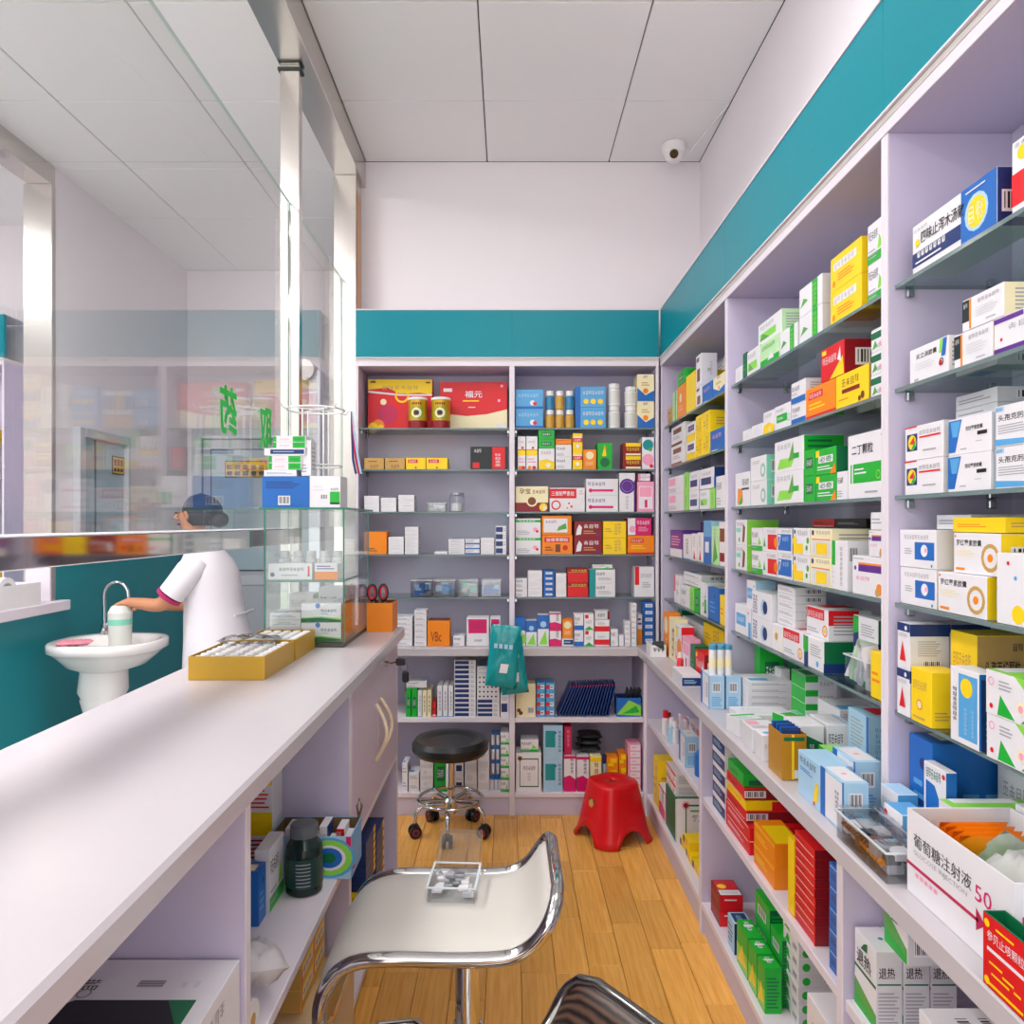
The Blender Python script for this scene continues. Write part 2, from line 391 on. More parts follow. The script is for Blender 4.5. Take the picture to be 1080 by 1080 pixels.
def pane(y0,y1,z0=1.30,z1=2.475):
    q=MB(); q.box((-0.799-PL.x,y0-PL.y,z0-PL.z),(-0.789-PL.x,y1-PL.y,z1-PL.z),PANE,PEDGE,('top','front','back')); return q.build('glass_pane',t)
pn=pane(0.79,2.672); pane(2.716,3.515)
rl=wp('rail',(-.824,.79,1.245),(-.764,2.672,1.297),MIRR,0.002)
wp('rail_cap',(-.869,.79,1.2972),(-.749,2.672,1.2995),mat('rail_cap_white','#dfe0e4',0.35,noise=0.01),0.0008,rl)
GREENL=mat('green_vinyl','#12c94a',0.5,noise=0)
def glyph(ch,y,z,hh,ww,label):
    v,f,wd,ht=text_mesh(ch,.025); q=MB()
    for x,fl in ((-0.788,1),(-0.7872,-1)):
        q.add([(x-PL.x,y-(px/wd-.5)*ww-PL.y,z+(py/ht-.5)*hh-PL.z) for px,py in v],[g[::fl] for g in f],GREENL)
    tag(q.build('vinyl_letter',pn),label)
glyph('药',2.09,1.634,.135,.125,'green vinyl character on the glass, higher left one')
glyph('取',2.41,1.622,.14,.12,'green vinyl character on the glass, lower right one')

# ------------------------------------------------------------------ shelving
BRK=mat('clip_steel','#b9bdc2',0.18,0.9,noise=0)
def upper_bay(label,origin,rz,wd,dep=0.24,left=True,right=True,ztop=ZC,zh=ZH,hl=0,hr=0):
    """open bay seen from the front: x along the front, y into the wall"""
    t=thing('shelving_bay',label,'shelving',origin,rz)
    T=0.012
    part('side_panel',t,LILACD,(0,0.002,0),(T,dep,ztop-ZT-0.04)); part('side_panel',t,LILACD,(wd-T,0.002,0),(wd,dep,ztop-ZT-0.04))
    for x in (0,wd-T): part('edge_band',t,EDGE,(x,-0.001,0),(x+T,0.002,ztop-ZT-0.04),0.0006)
    part('back_panel',t,LILAC,(T,dep-0.012,0),(wd-T,dep,ztop-ZT-0.04))
    part('top_panel',t,LILACD,(0,0,ztop-ZT-0.04),(wd,dep,ztop-ZT-0.018))
    q=MB(); q.bbox((-hl,-0.003,ztop-ZT-0.04),(wd+hr,0.0,ztop-ZT-0.018),EDGE,0.0008); q.build('top_edge_band',t)
    q=MB(); q.bbox((-hl,-0.004,ztop-ZT-0.018),(wd+hr,dep*0.9,ztop-ZT-0.005),FASC,0.0008); q.build('fascia_strip',t)
    q=MB(); q.bbox((-hl,-0.010,ztop-ZT-0.005),(wd+hr,dep*0.9,ztop-ZT),EDGE,0.0008); q.build('trim_strip',t)
    part('header_panel',t,TEAL,(0,-0.003,ztop-ZT),(wd,0.02,zh-ZT-0.006),0.0008)
    q=MB(); q.bbox((-hl,-0.006,zh-ZT-0.006),(wd+hr,dep,zh-ZT),EDGE,0.0008); q.build('header_cap',t)
    for z in SHZ:
        g=MB(); g.box((T+.001,0.012,z-ZT-.007),(wd-T-.001,dep-.014,z-ZT),SHG,SHE,('front','left','right')); gs=g.build('glass_shelf',t)
        for sx in (T,wd-T-.012):
            for y in (.03,dep-.06):
                c=MB(); c.bbox((sx,y,z-ZT-.024),(sx+.012,y+.014,z-ZT-.008),BRK,0.002); c.build('shelf_clip',gs)
    return t
def lower_bay(label,origin,rz,wd,dep,kick=True,solid_left=True):
    t=thing('base_cabinet',label,'cabinet',origin,rz); T=0.012
    part('side_panel',t,LILACD,(0,0.001,0),(T,dep,ZT-.038)); part('side_panel',t,LILACD,(wd-T,0.001,0),(wd,dep,ZT-.038))
    for x in (0,wd-T): part('edge_band',t,EDGE,(x,-.0015,0),(x+T,.001,ZT-.038),0.0006)
    part('back_panel',t,LILAC,(T,dep-.012,0),(wd-T,dep,ZT-.038))
    part('mid_shelf',t,EDGE,(T,0.004,.418),(wd-T,dep-.012,.44)); part('bottom_shelf',t,EDGE,(T,0.0,.082),(wd-T,dep-.012,.102))
    part('kick_board',t,LILAC,(T,.008,0),(wd-T,.024,.082)); return t
XM=0.013  # centre divider of the back run
upper_bay('open lilac shelving bay with gift boxes at the left of the back wall',(XB,YU,ZT),0,XM-XB)
upper_bay('open lilac shelving bay right of the centre divider on the back wall',(XM,YU,ZT),0,XU-XM-.011)
Y12,Y23,Y34=2.40,1.387,0.374
upper_bay('far lilac shelving bay on the right wall next to the corner',(XU,YU,ZT),-PI/2,YU-Y12)
upper_bay('middle lilac shelving bay on the right wall',(XU,Y12,ZT),-PI/2,Y12-Y23)
upper_bay('near lilac shelving bay on the right wall beside the camera',(XU,Y23,ZT),-PI/2,Y23-Y34)
YB=3.34
lower_bay('lilac base cabinet behind the black stool under the back worktop',(XB,YL,0),0,XM-XB,YW-YL)
lower_bay('lilac base cabinet behind the red stool under the back worktop',(XM,YL,0),0,XL-XM,YW-YL)
lower_bay('far lilac base cabinet under the right worktop near the corner',(XL,YL,0),-PI/2,YL-Y12,XW-XL)
lower_bay('middle lilac base cabinet under the right worktop',(XL,Y12,0),-PI/2,Y12-Y23,XW-XL)
lower_bay('near lilac base cabinet under the right worktop',(XL,Y23,0),-PI/2,Y23-Y34,XW-XL)
q=MB(); zt0=ZT-.037
q.bbox((XB,YT,zt0),(XT,YW,ZT-.0005),STONE,0.003); q.bbox((XT,Y34,zt0),(XW,YW,ZT-.0005),STONE,0.003)
tag(q.build('worktop'),'white L-shaped worktop running under the shelving bays','worktop')
# cabinet in the side room
t=upper_bay('pale shelving cabinet with teal header in the side room',(-3.6,4.20,ZT),0,0.75,ztop=2.25,zh=2.5)
for ch in t.children: pass
q=MB(); q.bbox((0,0,-ZT),(0.75,0.24,0),LILACD,0.002); q.build('plinth',t)

# ------------------------------------------------------------------ serving counter on the left
ZK=0.94; XK=-0.381; XP=-0.405; XKL=-0.855; YK=2.716
t=thing('serving_counter','long white topped serving counter with lilac doors and open shelves','counter',(-0.62,1.2,0))
L=t.location
def cp(name,a,b,m,bev=0.002,par=None):
    q=MB(); q.bbox(tuple(a[i]-L[i] for i in range(3)),tuple(b[i]-L[i] for i in range(3)),m,bev); return q.build(name,par or t)
cp('counter_top',(XKL,-0.6,ZK-.04),(XK,YK,ZK),STONE,0.006)
cp('back_panel',(XKL+.02,-0.6,0),(XKL+.04,YK-.01,ZK-.04),LILAC)
for y,nm in ((YK-.022,'end_panel'),(1.90,'divider'),(1.156,'divider'),(0.2,'divider')):
    cp(nm,(XKL+.04,y-.011,0),(XP-.002,y+.011,ZK-.04),LILACD); 
    cp('edge_band',(XP-.002,y-.011,0),(XP,y+.011,ZK-.04),EDGE,0.0006)
cp('shelf',(XKL+.04,1.168,.458),(XP,1.888,.48),EDGE); cp('shelf',(XKL+.04,0.212,.458),(XP,1.144,.48),EDGE)
cp('bottom_board',(XKL+.04,0.212,.05),(XP,1.888,.07),EDGE); cp('bottom_board',(XKL+.04,1.912,.05),(XP,2.68,.07),EDGE)
cp('cabinet_floor',(XKL+.04,1.912,.47),(XP,2.68,.49),EDGE)
cp('kick_board',(XP-.03,0.212,0),(XP-.015,2.68,.05),LILAC)
CREAM=mat('cream_handle','#ead9bd',0.3)
for (a,b,hy) in ((1.914,2.287,2.255),(2.291,2.68,2.33)):
    d=cp('door',(XP-.018,a,.492),(XP+.001,b,ZK-.044),mat('lilac_door','#cdbfd2',0.42,noise=0.02),0.002)
    q=MB(); pts=[]
    for k in range(11):
        s=k/10; pts.append((XP+.002+.034*math.sin(PI*s)-L.x,hy-L.y+(.03 if hy<2.29 else -.03)*0+.012*math.sin(PI*s)*(1 if hy>2.29 else -1),.60+.17*s))
    q.tube(pts,.006,CREAM,8); q.build('handle',d)
q=MB()
q.tube([(XP+.001-L.x,2.40-L.y,.865),(XP+.016-L.x,2.40-L.y,.865)],.009,CHROME,12); lock=q.build('lock',t)
kt=thing('key_ring','pair of black headed keys hanging in the cabinet lock','keys',(XP+.049,2.42,.80))
q=MB(); q.bbox((-.012,-.004,.055),(.018,.004,.078),BLACKP,0.003); q.tube([(-.012,0,.066),(-.028,-.02,.066)],.003,CHROMED,6); q.build('key',kt)
q=MB(); q.tube([(.018+.012*math.cos(a)-.004,0,.05+.014*math.sin(a)) for a in [2*PI*k/12 for k in range(12)]],.0014,CHROMED,6,True); q.build('ring',kt)
q=MB(); q.bbox((.008,-.004,.0),(.03,.004,.036),BLACKP,0.004); q.bbox((.016,-.0015,-.03),(.022,.0015,.0),CHROMED,0.0005); q.build('key',kt)
# ------------------------------------------------------------------ cartons: shape, print, labels
CC=dict(W='#e8e5ea',S='#d9d8dc',A='#a7a7ad',K='#1b1c21',G='#17b035',L='#8edb4c',J='#bfe8b0',D='#0c6a41',T='#0f9296',Q='#86d6bd',B='#1a68bd',U='#57a5dc',
        X='#a9cfe9',N='#18336f',R='#dd1420',E='#8c1420',Y='#fcd40f',O='#f4890f',P='#f4a3c0',M='#d9136c',V='#5f2b8e',C='#f3e7bd',H='#7b4024',F='#c79d55',Z='#16272f',I='#c21b52',g='#5aa64a')
def pc(c): return mat('print_'+{'W':'white','S':'pale_grey','A':'grey','K':'black','G':'green','L':'lime','J':'mint','D':'dark_green','T':'teal','Q':'aqua','B':'blue','U':'light_blue','X':'sky','N':'navy','R':'red','E':'maroon','Y':'yellow','O':'orange','P':'pink','M':'magenta','V':'violet','C':'cream','H':'brown','F':'tan','Z':'ink_blue','I':'crimson','g':'leaf'}[c],CC[c],0.38,noise=0.025,scale=45,spec=0.45)
CM={}
def carton(w,h,d,design,seed=0):
    """closed carton, front at y=0, print laid on as thin flat shapes"""
    key=(round(w,4),round(h,4),round(d,4),design)
    if key in CM: return CM[key]
    base,deco=DES[design]; q=MB(); q.bbox((0,0,0),(w,d,h),pc(base[0]),0.0008)
    lay={}
    def P(f,u,v,k):
        e=0.00012*k+0.0001
        return {'F':(u*w,-e,v*h),'E':(w+e,u*d,v*h),'W':(-e,(1-u)*d,v*h),'T':(u*w,v*d,h+e)}[f]
    if len(base)>1:      # end faces in a second colour
        for f in 'EW': q.face([P(f,*p,0) for p in ((.01,.01),(.99,.01),(.99,.99),(.01,.99))],pc(base[1]))
    if len(base)>2: q.face([P('T',*p,0) for p in ((.01,.01),(.99,.01),(.99,.99),(.01,.99))],pc(base[2]))
    for it in deco:
        faces,kind,*a=it
        for f in faces:
            lay[f]=lay.get(f,0)+1; k=lay[f]; fw,fh={'F':(w,h),'E':(d,h),'W':(d,h),'T':(w,d)}[f]
            if kind=='r': u0,v0,u1,v1,c=a; q.face([P(f,u0,v0,k),P(f,u1,v0,k),P(f,u1,v1,k),P(f,u0,v1,k)],pc(c))
            elif kind=='p': pts,c=a; q.face([P(f,*p,k) for p in pts],pc(c))
            elif kind=='d':
                uc,vc,r,c=a; n=14; q.face([P(f,uc+r*fh/fw*math.cos(2*PI*j/n),vc+r*math.sin(2*PI*j/n),k) for j in range(n)],pc(c))
            elif kind=='o':      # ring
                uc,vc,r,c=a; n=14; pts=[[P(f,uc+rr*fh/fw*math.cos(2*PI*j/n),vc+rr*math.sin(2*PI*j/n),k) for j in range(n)] for rr in (r*.72,r)]
                for j in range(n): q.face([pts[0][j],pts[1][j],pts[1][(j+1)%n],pts[0][(j+1)%n]],pc(c))
            elif kind=='l':      # small print
                u0,v0,u1,v1,n,c=a; rg=random.Random(hash((n,int(u0*100),design)) & 255)
                for j in range(n):
                    vv=v1-(v1-v0)*(j+.25)/n; vh=(v1-v0)/n*.42; uu=u0+(u1-u0)*(.72+.28*((j*37+11)%10)/10)
                    q.face([P(f,u0,vv-vh,k),P(f,uu,vv-vh,k),P(f,uu,vv,k),P(f,u0,vv,k)],pc(c))
            elif kind=='c':      # row of blocky characters too small to read
                u0,v0,u1,v1,n,c=a; st=(u1-u0)/n
                for j in range(n):
                    x=u0+j*st; x1=x+st*.78; hh=v1-v0
                    for (p0,q0,p1,q1) in GL[(j*3+n)%4]:
                        q.face([P(f,x+(x1-x)*p0,v0+hh*q0,k),P(f,x+(x1-x)*p1,v0+hh*q0,k),P(f,x+(x1-x)*p1,v0+hh*q1,k),P(f,x+(x1-x)*p0,v0+hh*q1,k)],pc(c))
            elif kind=='v':      # the same, upright column
                u0,v0,u1,v1,n,c=a; st=(v1-v0)/n
                for j in range(n):
                    y=v0+j*st; y1=y+st*.8
                    for (p0,q0,p1,q1) in GL[(j*3+n)%4]:
                        q.face([P(f,u0+(u1-u0)*p0,y+(y1-y)*q0,k),P(f,u0+(u1-u0)*p1,y+(y1-y)*q0,k),P(f,u0+(u1-u0)*p1,y+(y1-y)*q1,k),P(f,u0+(u1-u0)*p0,y+(y1-y)*q1,k)],pc(c))
            elif kind=='b':      # bar code
                u0,v0,u1,v1=a; q.face([P(f,u0,v0,k),P(f,u1,v0,k),P(f,u1,v1,k),P(f,u0,v1,k)],pc('W'))
                for j in range(9):
                    x=u0+(u1-u0)*(.07+.86*j/9); wd=(u1-u0)*(.03+.035*((j*5)%3)/2)
                    q.face([P(f,x,v0+(v1-v0)*.15,k+1),P(f,x+wd,v0+(v1-v0)*.15,k+1),P(f,x+wd,v1-(v1-v0)*.1,k+1),P(f,x,v1-(v1-v0)*.1,k+1)],pc('K'))
                lay[f]+=1
            elif kind=='t':      # readable writing, from u0 to u1, height v0..v1
                st,u0,v0,u1,v1,c=a; vv,ff,tw,th=text_mesh(st,.012)
                q.add([P(f,u0+(u1-u0)*x/tw,v0+(v1-v0)*y/th,k) for x,y in vv],ff,pc(c))
    me=q.mesh('carton'); CM[key]=me; return me
LN=('F','l',.06,.08,.6,.34,3,'A')
def big(c='K',n=5,u0=.06,u1=.62,v0=.58,v1=.8,f='F'): return (f,'c',u0,v0,u1,v1,n,c)
EB=('E','b',.2,.25,.8,.75); EL=('E','l',.12,.15,.88,.85,6,'A')
GL=[((.05,.86,.95,.97),(.05,.5,.95,.6),(.45,.1,.56,.97),(0,.0,1,.1),(.08,.26,.2,.5),(.8,.26,.92,.5)),
    ((0,.3,.12,1),(0,.9,.36,1),(.24,0,.36,.9),(.5,.84,1,.95),(.5,.55,1,.65),(.7,0,.82,.95),(.5,.2,1,.3)),
    ((.08,.0,.2,.9),(.8,.0,.92,.9),(.08,.82,.92,.92),(.2,.52,.8,.62),(.2,.24,.8,.34),(0,0,1,.09)),
    ((.1,.72,.9,.82),(.44,.2,.56,1),(0,.42,1,.52),(.14,.0,.26,.42),(.74,0,.86,.42),(.26,.14,.74,.22))]
DES={
 'plain':('WS',[('T','l',.1,.2,.6,.5,2,'S'),('T','c',.15,.6,.55,.75,4,'X'),('F','l',.1,.2,.8,.7,3,'S'),EL]), 'white_lines':('WS',[('T','l',.1,.2,.7,.6,3,'S'),('T','r',.75,.1,.9,.9,'X'),big(),LN,EL]), 'white_bar':('WS',[('T','r',.08,.1,.5,.4,'U'),('T','l',.55,.2,.95,.7,3,'S'),('F','l',.08,.3,.9,.7,2,'A'),('E','b',.3,.2,.9,.8)]),
 'white_blue':('WS',[big(),('F','r',.0,.0,1,.28,'B'),('F','l',.06,.36,.5,.5,2,'A'),EL]), 'white_red':('WS',[('F','r',0,.72,1,1,'R'),('F','c',.08,.78,.6,.94,5,'W'),LN,('F','d',.8,.3,.16,'R'),EL]),
 'white_green':('WS',[big(),('F','r',.0,.0,1,.22,'G'),('F','p',((.6,.25),(.92,.3),(.7,.62)),'L'),LN,EL]), 'white_teal':('WT',[big(),('F','r',0,0,.24,1,'T'),('F','l',.34,.2,.9,.45,3,'A'),EL]),
 'white_pink':('WS',[big('V'),('F','r',.1,.22,.85,.36,'M'),('F','d',.14,.29,.12,'M'),EL]), 'white_violet':('WS',[('T','r',.08,.5,.5,.9,'P'),('T','l',.1,.12,.8,.4,3,'A'),('F','d',.5,.66,.14,'V'),('F','o',.5,.66,.2,'V'),('F','v',.42,.08,.58,.42,4,'A'),('F','r',.92,0,1,.8,'V'),EL]),
 'pink':('P',[('F','r',.1,.1,.9,.85,'W'),('F','r',.14,.5,.86,.82,'P'),('F','r',.44,.14,.6,.4,'M'),EL]), 'pink_white':('WP',[('F','p',((0,0),(1,0),(1,.34),(.5,.46),(0,.4)),'M'),('F','v',.55,.52,.8,.94,4,'K'),('F','r',0,.92,1,1,'M'),EL]),
 'magenta':('WM',[('F','r',.32,.0,1,1,'M'),('F','c',.4,.62,.95,.85,5,'W'),('F','l',.45,.2,.9,.5,3,'P'),('F','d',.2,.35,.2,'P'),EL]),
 'yellow':('Y',[('F','c',.5,.2,.8,.88,2,'F'),('F','l',.08,.3,.4,.6,2,'F'),('E','l',.15,.3,.8,.7,3,'F')]), 'yellow_plain':('Y',[('F','l',.1,.3,.7,.6,2,'O'),('E','r',.75,.2,.98,.8,'T'),('E','l',.1,.3,.6,.7,2,'F')]),
 'yellow_print':('Y',[('F','r',.1,.58,.85,.8,'W'),('F','c',.13,.61,.8,.77,6,'A'),('F','d',.12,.2,.1,'O'),('F','l',.25,.2,.8,.45,3,'O'),EL]),
 'yellow_stamp':('Y',[('F','c',.1,.62,.8,.78,6,'F'),('F','d',.42,.34,.1,'O'),('F','d',.42,.34,.07,'C'),('F','r',.1,.08,.7,.12,'F'),('E','b',.68,.3,.95,.75),('E','l',.1,.12,.6,.3,3,'F')]),
 'cefprozil':('YF',[('F','c',.1,.62,.8,.78,6,'F'),('F','d',.42,.34,.1,'O'),('E','t','头孢丙烯颗粒',.15,.58,.8,.74,'K'),('E','l',.15,.2,.85,.5,3,'H'),('E','c',.66,.84,.86,.92,2,'K')]),
 'orange':('O',[('F','l',.08,.62,.7,.84,2,'H'),('F','r',.1,.1,.9,.14,'H'),('E','l',.15,.3,.8,.7,2,'H')]), 'orange_plain':('O',[('F','l',.1,.1,.6,.3,2,'H')]),
 'orange_red':('O',[('F','r',.1,.62,.6,.84,'R'),('F','c',.13,.66,.57,.8,5,'W'),('F','l',.12,.26,.7,.5,2,'Y'),('F','r',0,0,1,.1,'R'),('E','r',0,0,1,.1,'R'),EL]),
 'orange_yellow':('OO',[('T','r',.25,.08,.97,.92,'Y'),('F','l',.1,.3,.7,.6,2,'Y'),('F','r',0,.86,1,.92,'Y'),('E','b',.55,.2,.85,.62)]), 'yell_dates':('YF',[('F','c',.2,.62,.75,.84,4,'H'),('F','r',.2,.42,.75,.54,'E'),('F','l',.1,.2,.5,.3,1,'O'),('F','d',.84,.2,.11,'H'),('F','d',.75,.13,.08,'H'),EL]),
 'red':('RE',[('F','c',.08,.5,.7,.72,5,'W'),('F','p',((.4,0),(1,0),(.95,.55)),'Y'),('F','p',((.72,.5),(.84,.85),(.88,.4)),'W'),('F','r',.06,.8,.25,.93,'Y'),EB]), 'red_gold':('RE',[('F','p',((0,.8),(.5,.68),(1,.8),(1,1),(0,1)),'E'),('F','c',.2,.8,.95,.94,5,'Y'),('F','r',.02,.74,.9,.78,'F')]),
 'red_white':('RR',[('F','r',.06,.88,.94,.94,'W'),('F','l',.1,.35,.8,.6,2,'W'),('E','l',.1,.55,.7,.75,1,'W'),('E','r',0,0,1,.06,'W')]), 'red_thin':('RE',[('F','r',.05,.08,.95,.16,'W'),('F','r',.05,.45,.5,.6,'E')]), 'red_barcode':('RE',[('F','r',.03,.1,.9,.16,'W'),('F','c',.1,.4,.6,.65,5,'E'),('E','b',.0,.2,.34,.85)]),
 'yellow_red':('YR',[('F','c',.1,.4,.8,.7,5,'O'),('E','r',0,0,.42,1,'Y')]),
 'cake_red':('ER',[('T','r',.05,.05,.62,.95,'R'),('T','d',.42,.3,.2,'Y'),('T','r',.66,.05,.97,.95,'W'),('T','v',.76,.15,.88,.85,6,'A'),('F','l',.1,.3,.8,.6,2,'R'),('E','l',.2,.6,.9,.8,1,'W')]),
 'maroon':('E',[('F','c',.35,.58,.92,.82,3,'W'),('F','l',.34,.2,.8,.46,2,'F'),('F','p',((.06,.15),(.24,.2),(.28,.62),(.18,.82),(.1,.55)),'W'),('F','d',.84,.2,.1,'V')]),
 'black_red':('K',[('F','r',.58,.02,.92,.98,'R'),('F','v',.66,.14,.8,.72,4,'W'),('F','r',.06,.05,.24,.3,'R'),('F','c',.1,.74,.3,.9,3,'W')]), 'black':('K',[('F','l',.1,.3,.8,.6,2,'A')]),
 'green':('GG',[('F','r',.2,.3,.8,.7,'D'),('F','c',.25,.4,.75,.62,4,'W'),('E','l',.15,.1,.85,.85,8,'D')]), 'green_top':('GG',[('T','b',.15,.35,.6,.6),('T','r',.3,.2,.42,.8,'W'),('F','r',.0,.05,1,.5,'L'),('F','p',((.1,.1),(.9,.2),(.5,.6)),'Y'),('E','l',.12,.1,.88,.8,9,'D')]), 'green_code':('GD',[('F','b',.2,.2,.75,.6),('E','l',.1,.2,.9,.8,4,'G')]),
 'green_lid':('GG',[('T','r',.25,.2,.6,.7,'F'),('T','r',.32,.3,.53,.6,'O'),('F','l',.2,.3,.8,.6,1,'D'),('E','r',.1,.1,.9,.5,'D')]), 'green_melon':('GG',[('F','d',.5,.26,.18,'D'),('F','p',((.3,.5),(.5,.95),(.6,.5)),'Y'),('F','c',.4,.76,.66,.86,2,'R')]),
 'dgreen':('DD',[('F','l',.1,.3,.8,.6,2,'G'),('E','l',.1,.2,.8,.8,3,'g')]), 'green_bandage':('WG',[('T','r',.55,.1,.95,.9,'Q'),('F','r',0,.55,.4,1,'G'),('F','c',.45,.3,.9,.6,4,'A'),('T','r',.1,.2,.5,.8,'G'),('E','b',.3,.15,.9,.6)]),
 'herb_green':('WG',[('F','c',.1,.72,.6,.88,4,'A'),('F','p',((.1,.1),(.6,.12),(.7,.4),(.2,.42)),'L'),('F','p',((.5,.3),(.66,.9),(.7,.35)),'g'),('F','r',.66,.36,.86,.52,'G'),('E','l',.1,.1,.9,.9,5,'D')]),
 'lime_white':('WJ',[('F','c',.1,.68,.7,.86,5,'A'),('F','r',.08,.2,.78,.52,'L'),('F','p',((.08,.2),(.5,.2),(.2,.5)),'g'),EL]), 'green_fade':('JW',[('F','r',0,0,1,.3,'G'),('F','c',.1,.68,.8,.86,6,'g'),('F','p',((.4,.2),(.75,.2),(.6,.5)),'W'),EL]),
 'white_green_v':('WS',[('F','r',.58,.0,.82,1,'G'),('F','v',.63,.1,.77,.9,5,'L'),('F','p',((.06,.3),(.4,.45),(.2,.6)),'g'),('E','v',.3,.15,.6,.8,4,'K')]), 'green_deer':('WL',[('F','r',.05,.5,.5,.68,'Q'),('F','p',((.62,.1),(.82,.15),(.9,.7),(.7,.85)),'H'),('F','d',.35,.2,.1,'g'),('F','c',.1,.76,.7,.9,5,'A'),('E','r',.2,0,1,.62,'G'),('E','r',.3,.05,.92,.5,'W')]),
 'two_green':('WD',[('F','r',0,.55,1,.85,'D'),('F','p',((.1,.1),(.5,.2),(.3,.5)),'g'),('F','d',.7,.28,.12,'P'),('F','l',.5,.12,.9,.3,2,'A')]), 'mint_pair':('WQ',[('F','c',.12,.68,.6,.84,4,'A'),('F','o',.8,.4,.3,'Q'),('F','o',.8,.4,.24,'A'),('E','b',.2,.3,.5,.8)]), 'plaster':('WS',[('F','p',((.15,.1),(.55,.12),(.5,.5),(.2,.55)),'O'),('F','p',((.22,.05),(.5,.08),(.48,.35)),'G'),('F','c',.5,.62,.95,.8,5,'K'),('F','r',.45,.48,.95,.54,'K')]),
 'two_ding':('WW',[('F','r',.08,.24,.12,.54,'G'),('F','r',.16,.24,.98,.54,'G'),('F','t','二丁颗粒',.12,.68,.72,.84,'K'),('F','l',.2,.36,.55,.48,2,'W'),('F','d',.95,.92,.03,'R'),('F','o',.86,.34,.07,'L'),('F','l',.5,.06,.95,.12,1,'A'),EL]),
 'biqi':('GD',[('F','r',.15,.45,.85,.72,'W'),('F','t','必奇',.2,.48,.8,.7,'D'),('F','l',.1,.15,.9,.35,2,'W'),('F','r',.02,.7,.2,.95,'Y'),('F','p',((.72,0),(1,0),(.95,.4)),'O'),('E','l',.1,.1,.9,.9,6,'D')]),
 'blue_box':('U',[('F','c',.1,.6,.85,.78,7,'X'),('F','d',.62,.3,.14,'W'),('F','d',.7,.27,.1,'R'),('F','r',0,0,1,.12,'B')]), 'sky_pills':('U',[('F','r',.0,.0,.16,1,'B'),('F','c',.24,.62,.95,.8,7,'W'),('F','d',.35,.28,.13,'Y'),('F','d',.58,.28,.13,'Y'),('F','d',.82,.28,.13,'Y')]), 'blue_stripes':('BB',[('F','r',.2,.3,.8,.7,'W'),('F','l',.25,.35,.75,.65,1,'A')]), 'blue_label':('W',[('F','r',.03,.15,.68,.85,'N'),('F','l',.74,.2,.95,.8,2,'A')]), 'dots':('W',[('F','d',.12,.5,.2,'K'),('F','d',.3,.5,.2,'K'),('F','d',.48,.5,.2,'K'),('F','d',.66,.5,.2,'K'),('F','d',.84,.5,.2,'K')]),
 'navy_label':('WS',[('F','r',0,.08,1,.75,'N'),('F','l',.1,.25,.8,.6,3,'X'),EL]), 'blue_tall':('XX',[('F','c',.1,.76,.85,.9,5,'N'),('F','l',.1,.58,.7,.68,2,'B'),('F','p',((.7,.1),(.9,.15),(.95,.6),(.8,.5)),'Y'),('F','d',.75,.08,.05,'R'),('E','l',.1,.1,.9,.9,4,'U')]), 'blue_frame':('XX',[('F','r',0,0,.22,1,'B'),('F','r',.22,.05,.94,.95,'W'),('F','v',.64,.3,.8,.75,5,'N'),('F','r',.94,0,1,1,'B'),('E','b',.2,.5,.75,.8),('E','l',.15,.08,.85,.38,5,'U'),('T','r',.1,.1,.9,.9,'W'),('T','d',.5,.5,.12,'P')]), 'tall_grey':('XX',[('F','r',.9,0,1,1,'B'),('F','l',.15,.1,.8,.9,14,'A'),('E','v',.15,.12,.3,.85,9,'U'),('E','v',.5,.12,.66,.85,9,'U'),('E','v',.8,.3,.9,.85,5,'U'),('T','r',.15,.25,.8,.95,'R')]),
 'blue_solid':('BB',[('F','l',.2,.2,.7,.6,3,'U'),('F','d',.6,.75,.06,'N'),('T','r',.1,.2,.7,.8,'C'),('E','r',.1,.04,.3,.5,'U'),('E','r',.38,.04,.58,.5,'U'),('E','r',.66,.04,.86,.5,'U')]), 'blue_white_l':('WU',[('F','c',.12,.6,.9,.76,5,'A'),('F','p',((0,0),(1,0),(1,.35),(.5,.3),(0,.5)),'U'),('F','p',((.4,.3),(.62,.3),(.5,.42)),'D'),('T','r',.02,.02,.98,.98,'X')]), 'blue_drop':('WB',[('F','p',((.1,.1),(.9,.12),(.86,.55),(.5,.78),(.1,.8)),'B'),('F','c',.12,.84,.8,.95,6,'D'),('F','d',.9,.93,.03,'R')]), 'blue_cut':('WU',[('F','c',.1,.3,.7,.6,4,'K'),('T','r',.02,.02,.98,.98,'U'),('F','d',.1,.8,.08,'R')]),
 'lion_blue':('WB',[('F','r',.3,.08,.95,.93,'U'),('F','d',.58,.76,.13,'Y'),('F','v',.1,.28,.24,.74,7,'K'),('F','v',.5,.14,.6,.5,7,'X'),('F','v',.76,.14,.84,.5,7,'X'),('E','r',.1,0,1,.92,'N'),('E','l',.3,.1,.9,.4,4,'U')]), 'triangle':('WS',[('F','r',0,.82,1,1,'N'),('E','r',0,.74,1,1,'N'),('F','p',((.2,.18),(.62,.18),(.42,.62)),'R'),('F','p',((.64,.18),(.7,.18),(.46,.6)),'R'),('F','c',.1,.7,.8,.78,8,'A'),('E','l',.2,.3,.8,.65,7,'A'),('E','b',.3,.06,.8,.22),('F','d',.7,.9,.05,'W')]),
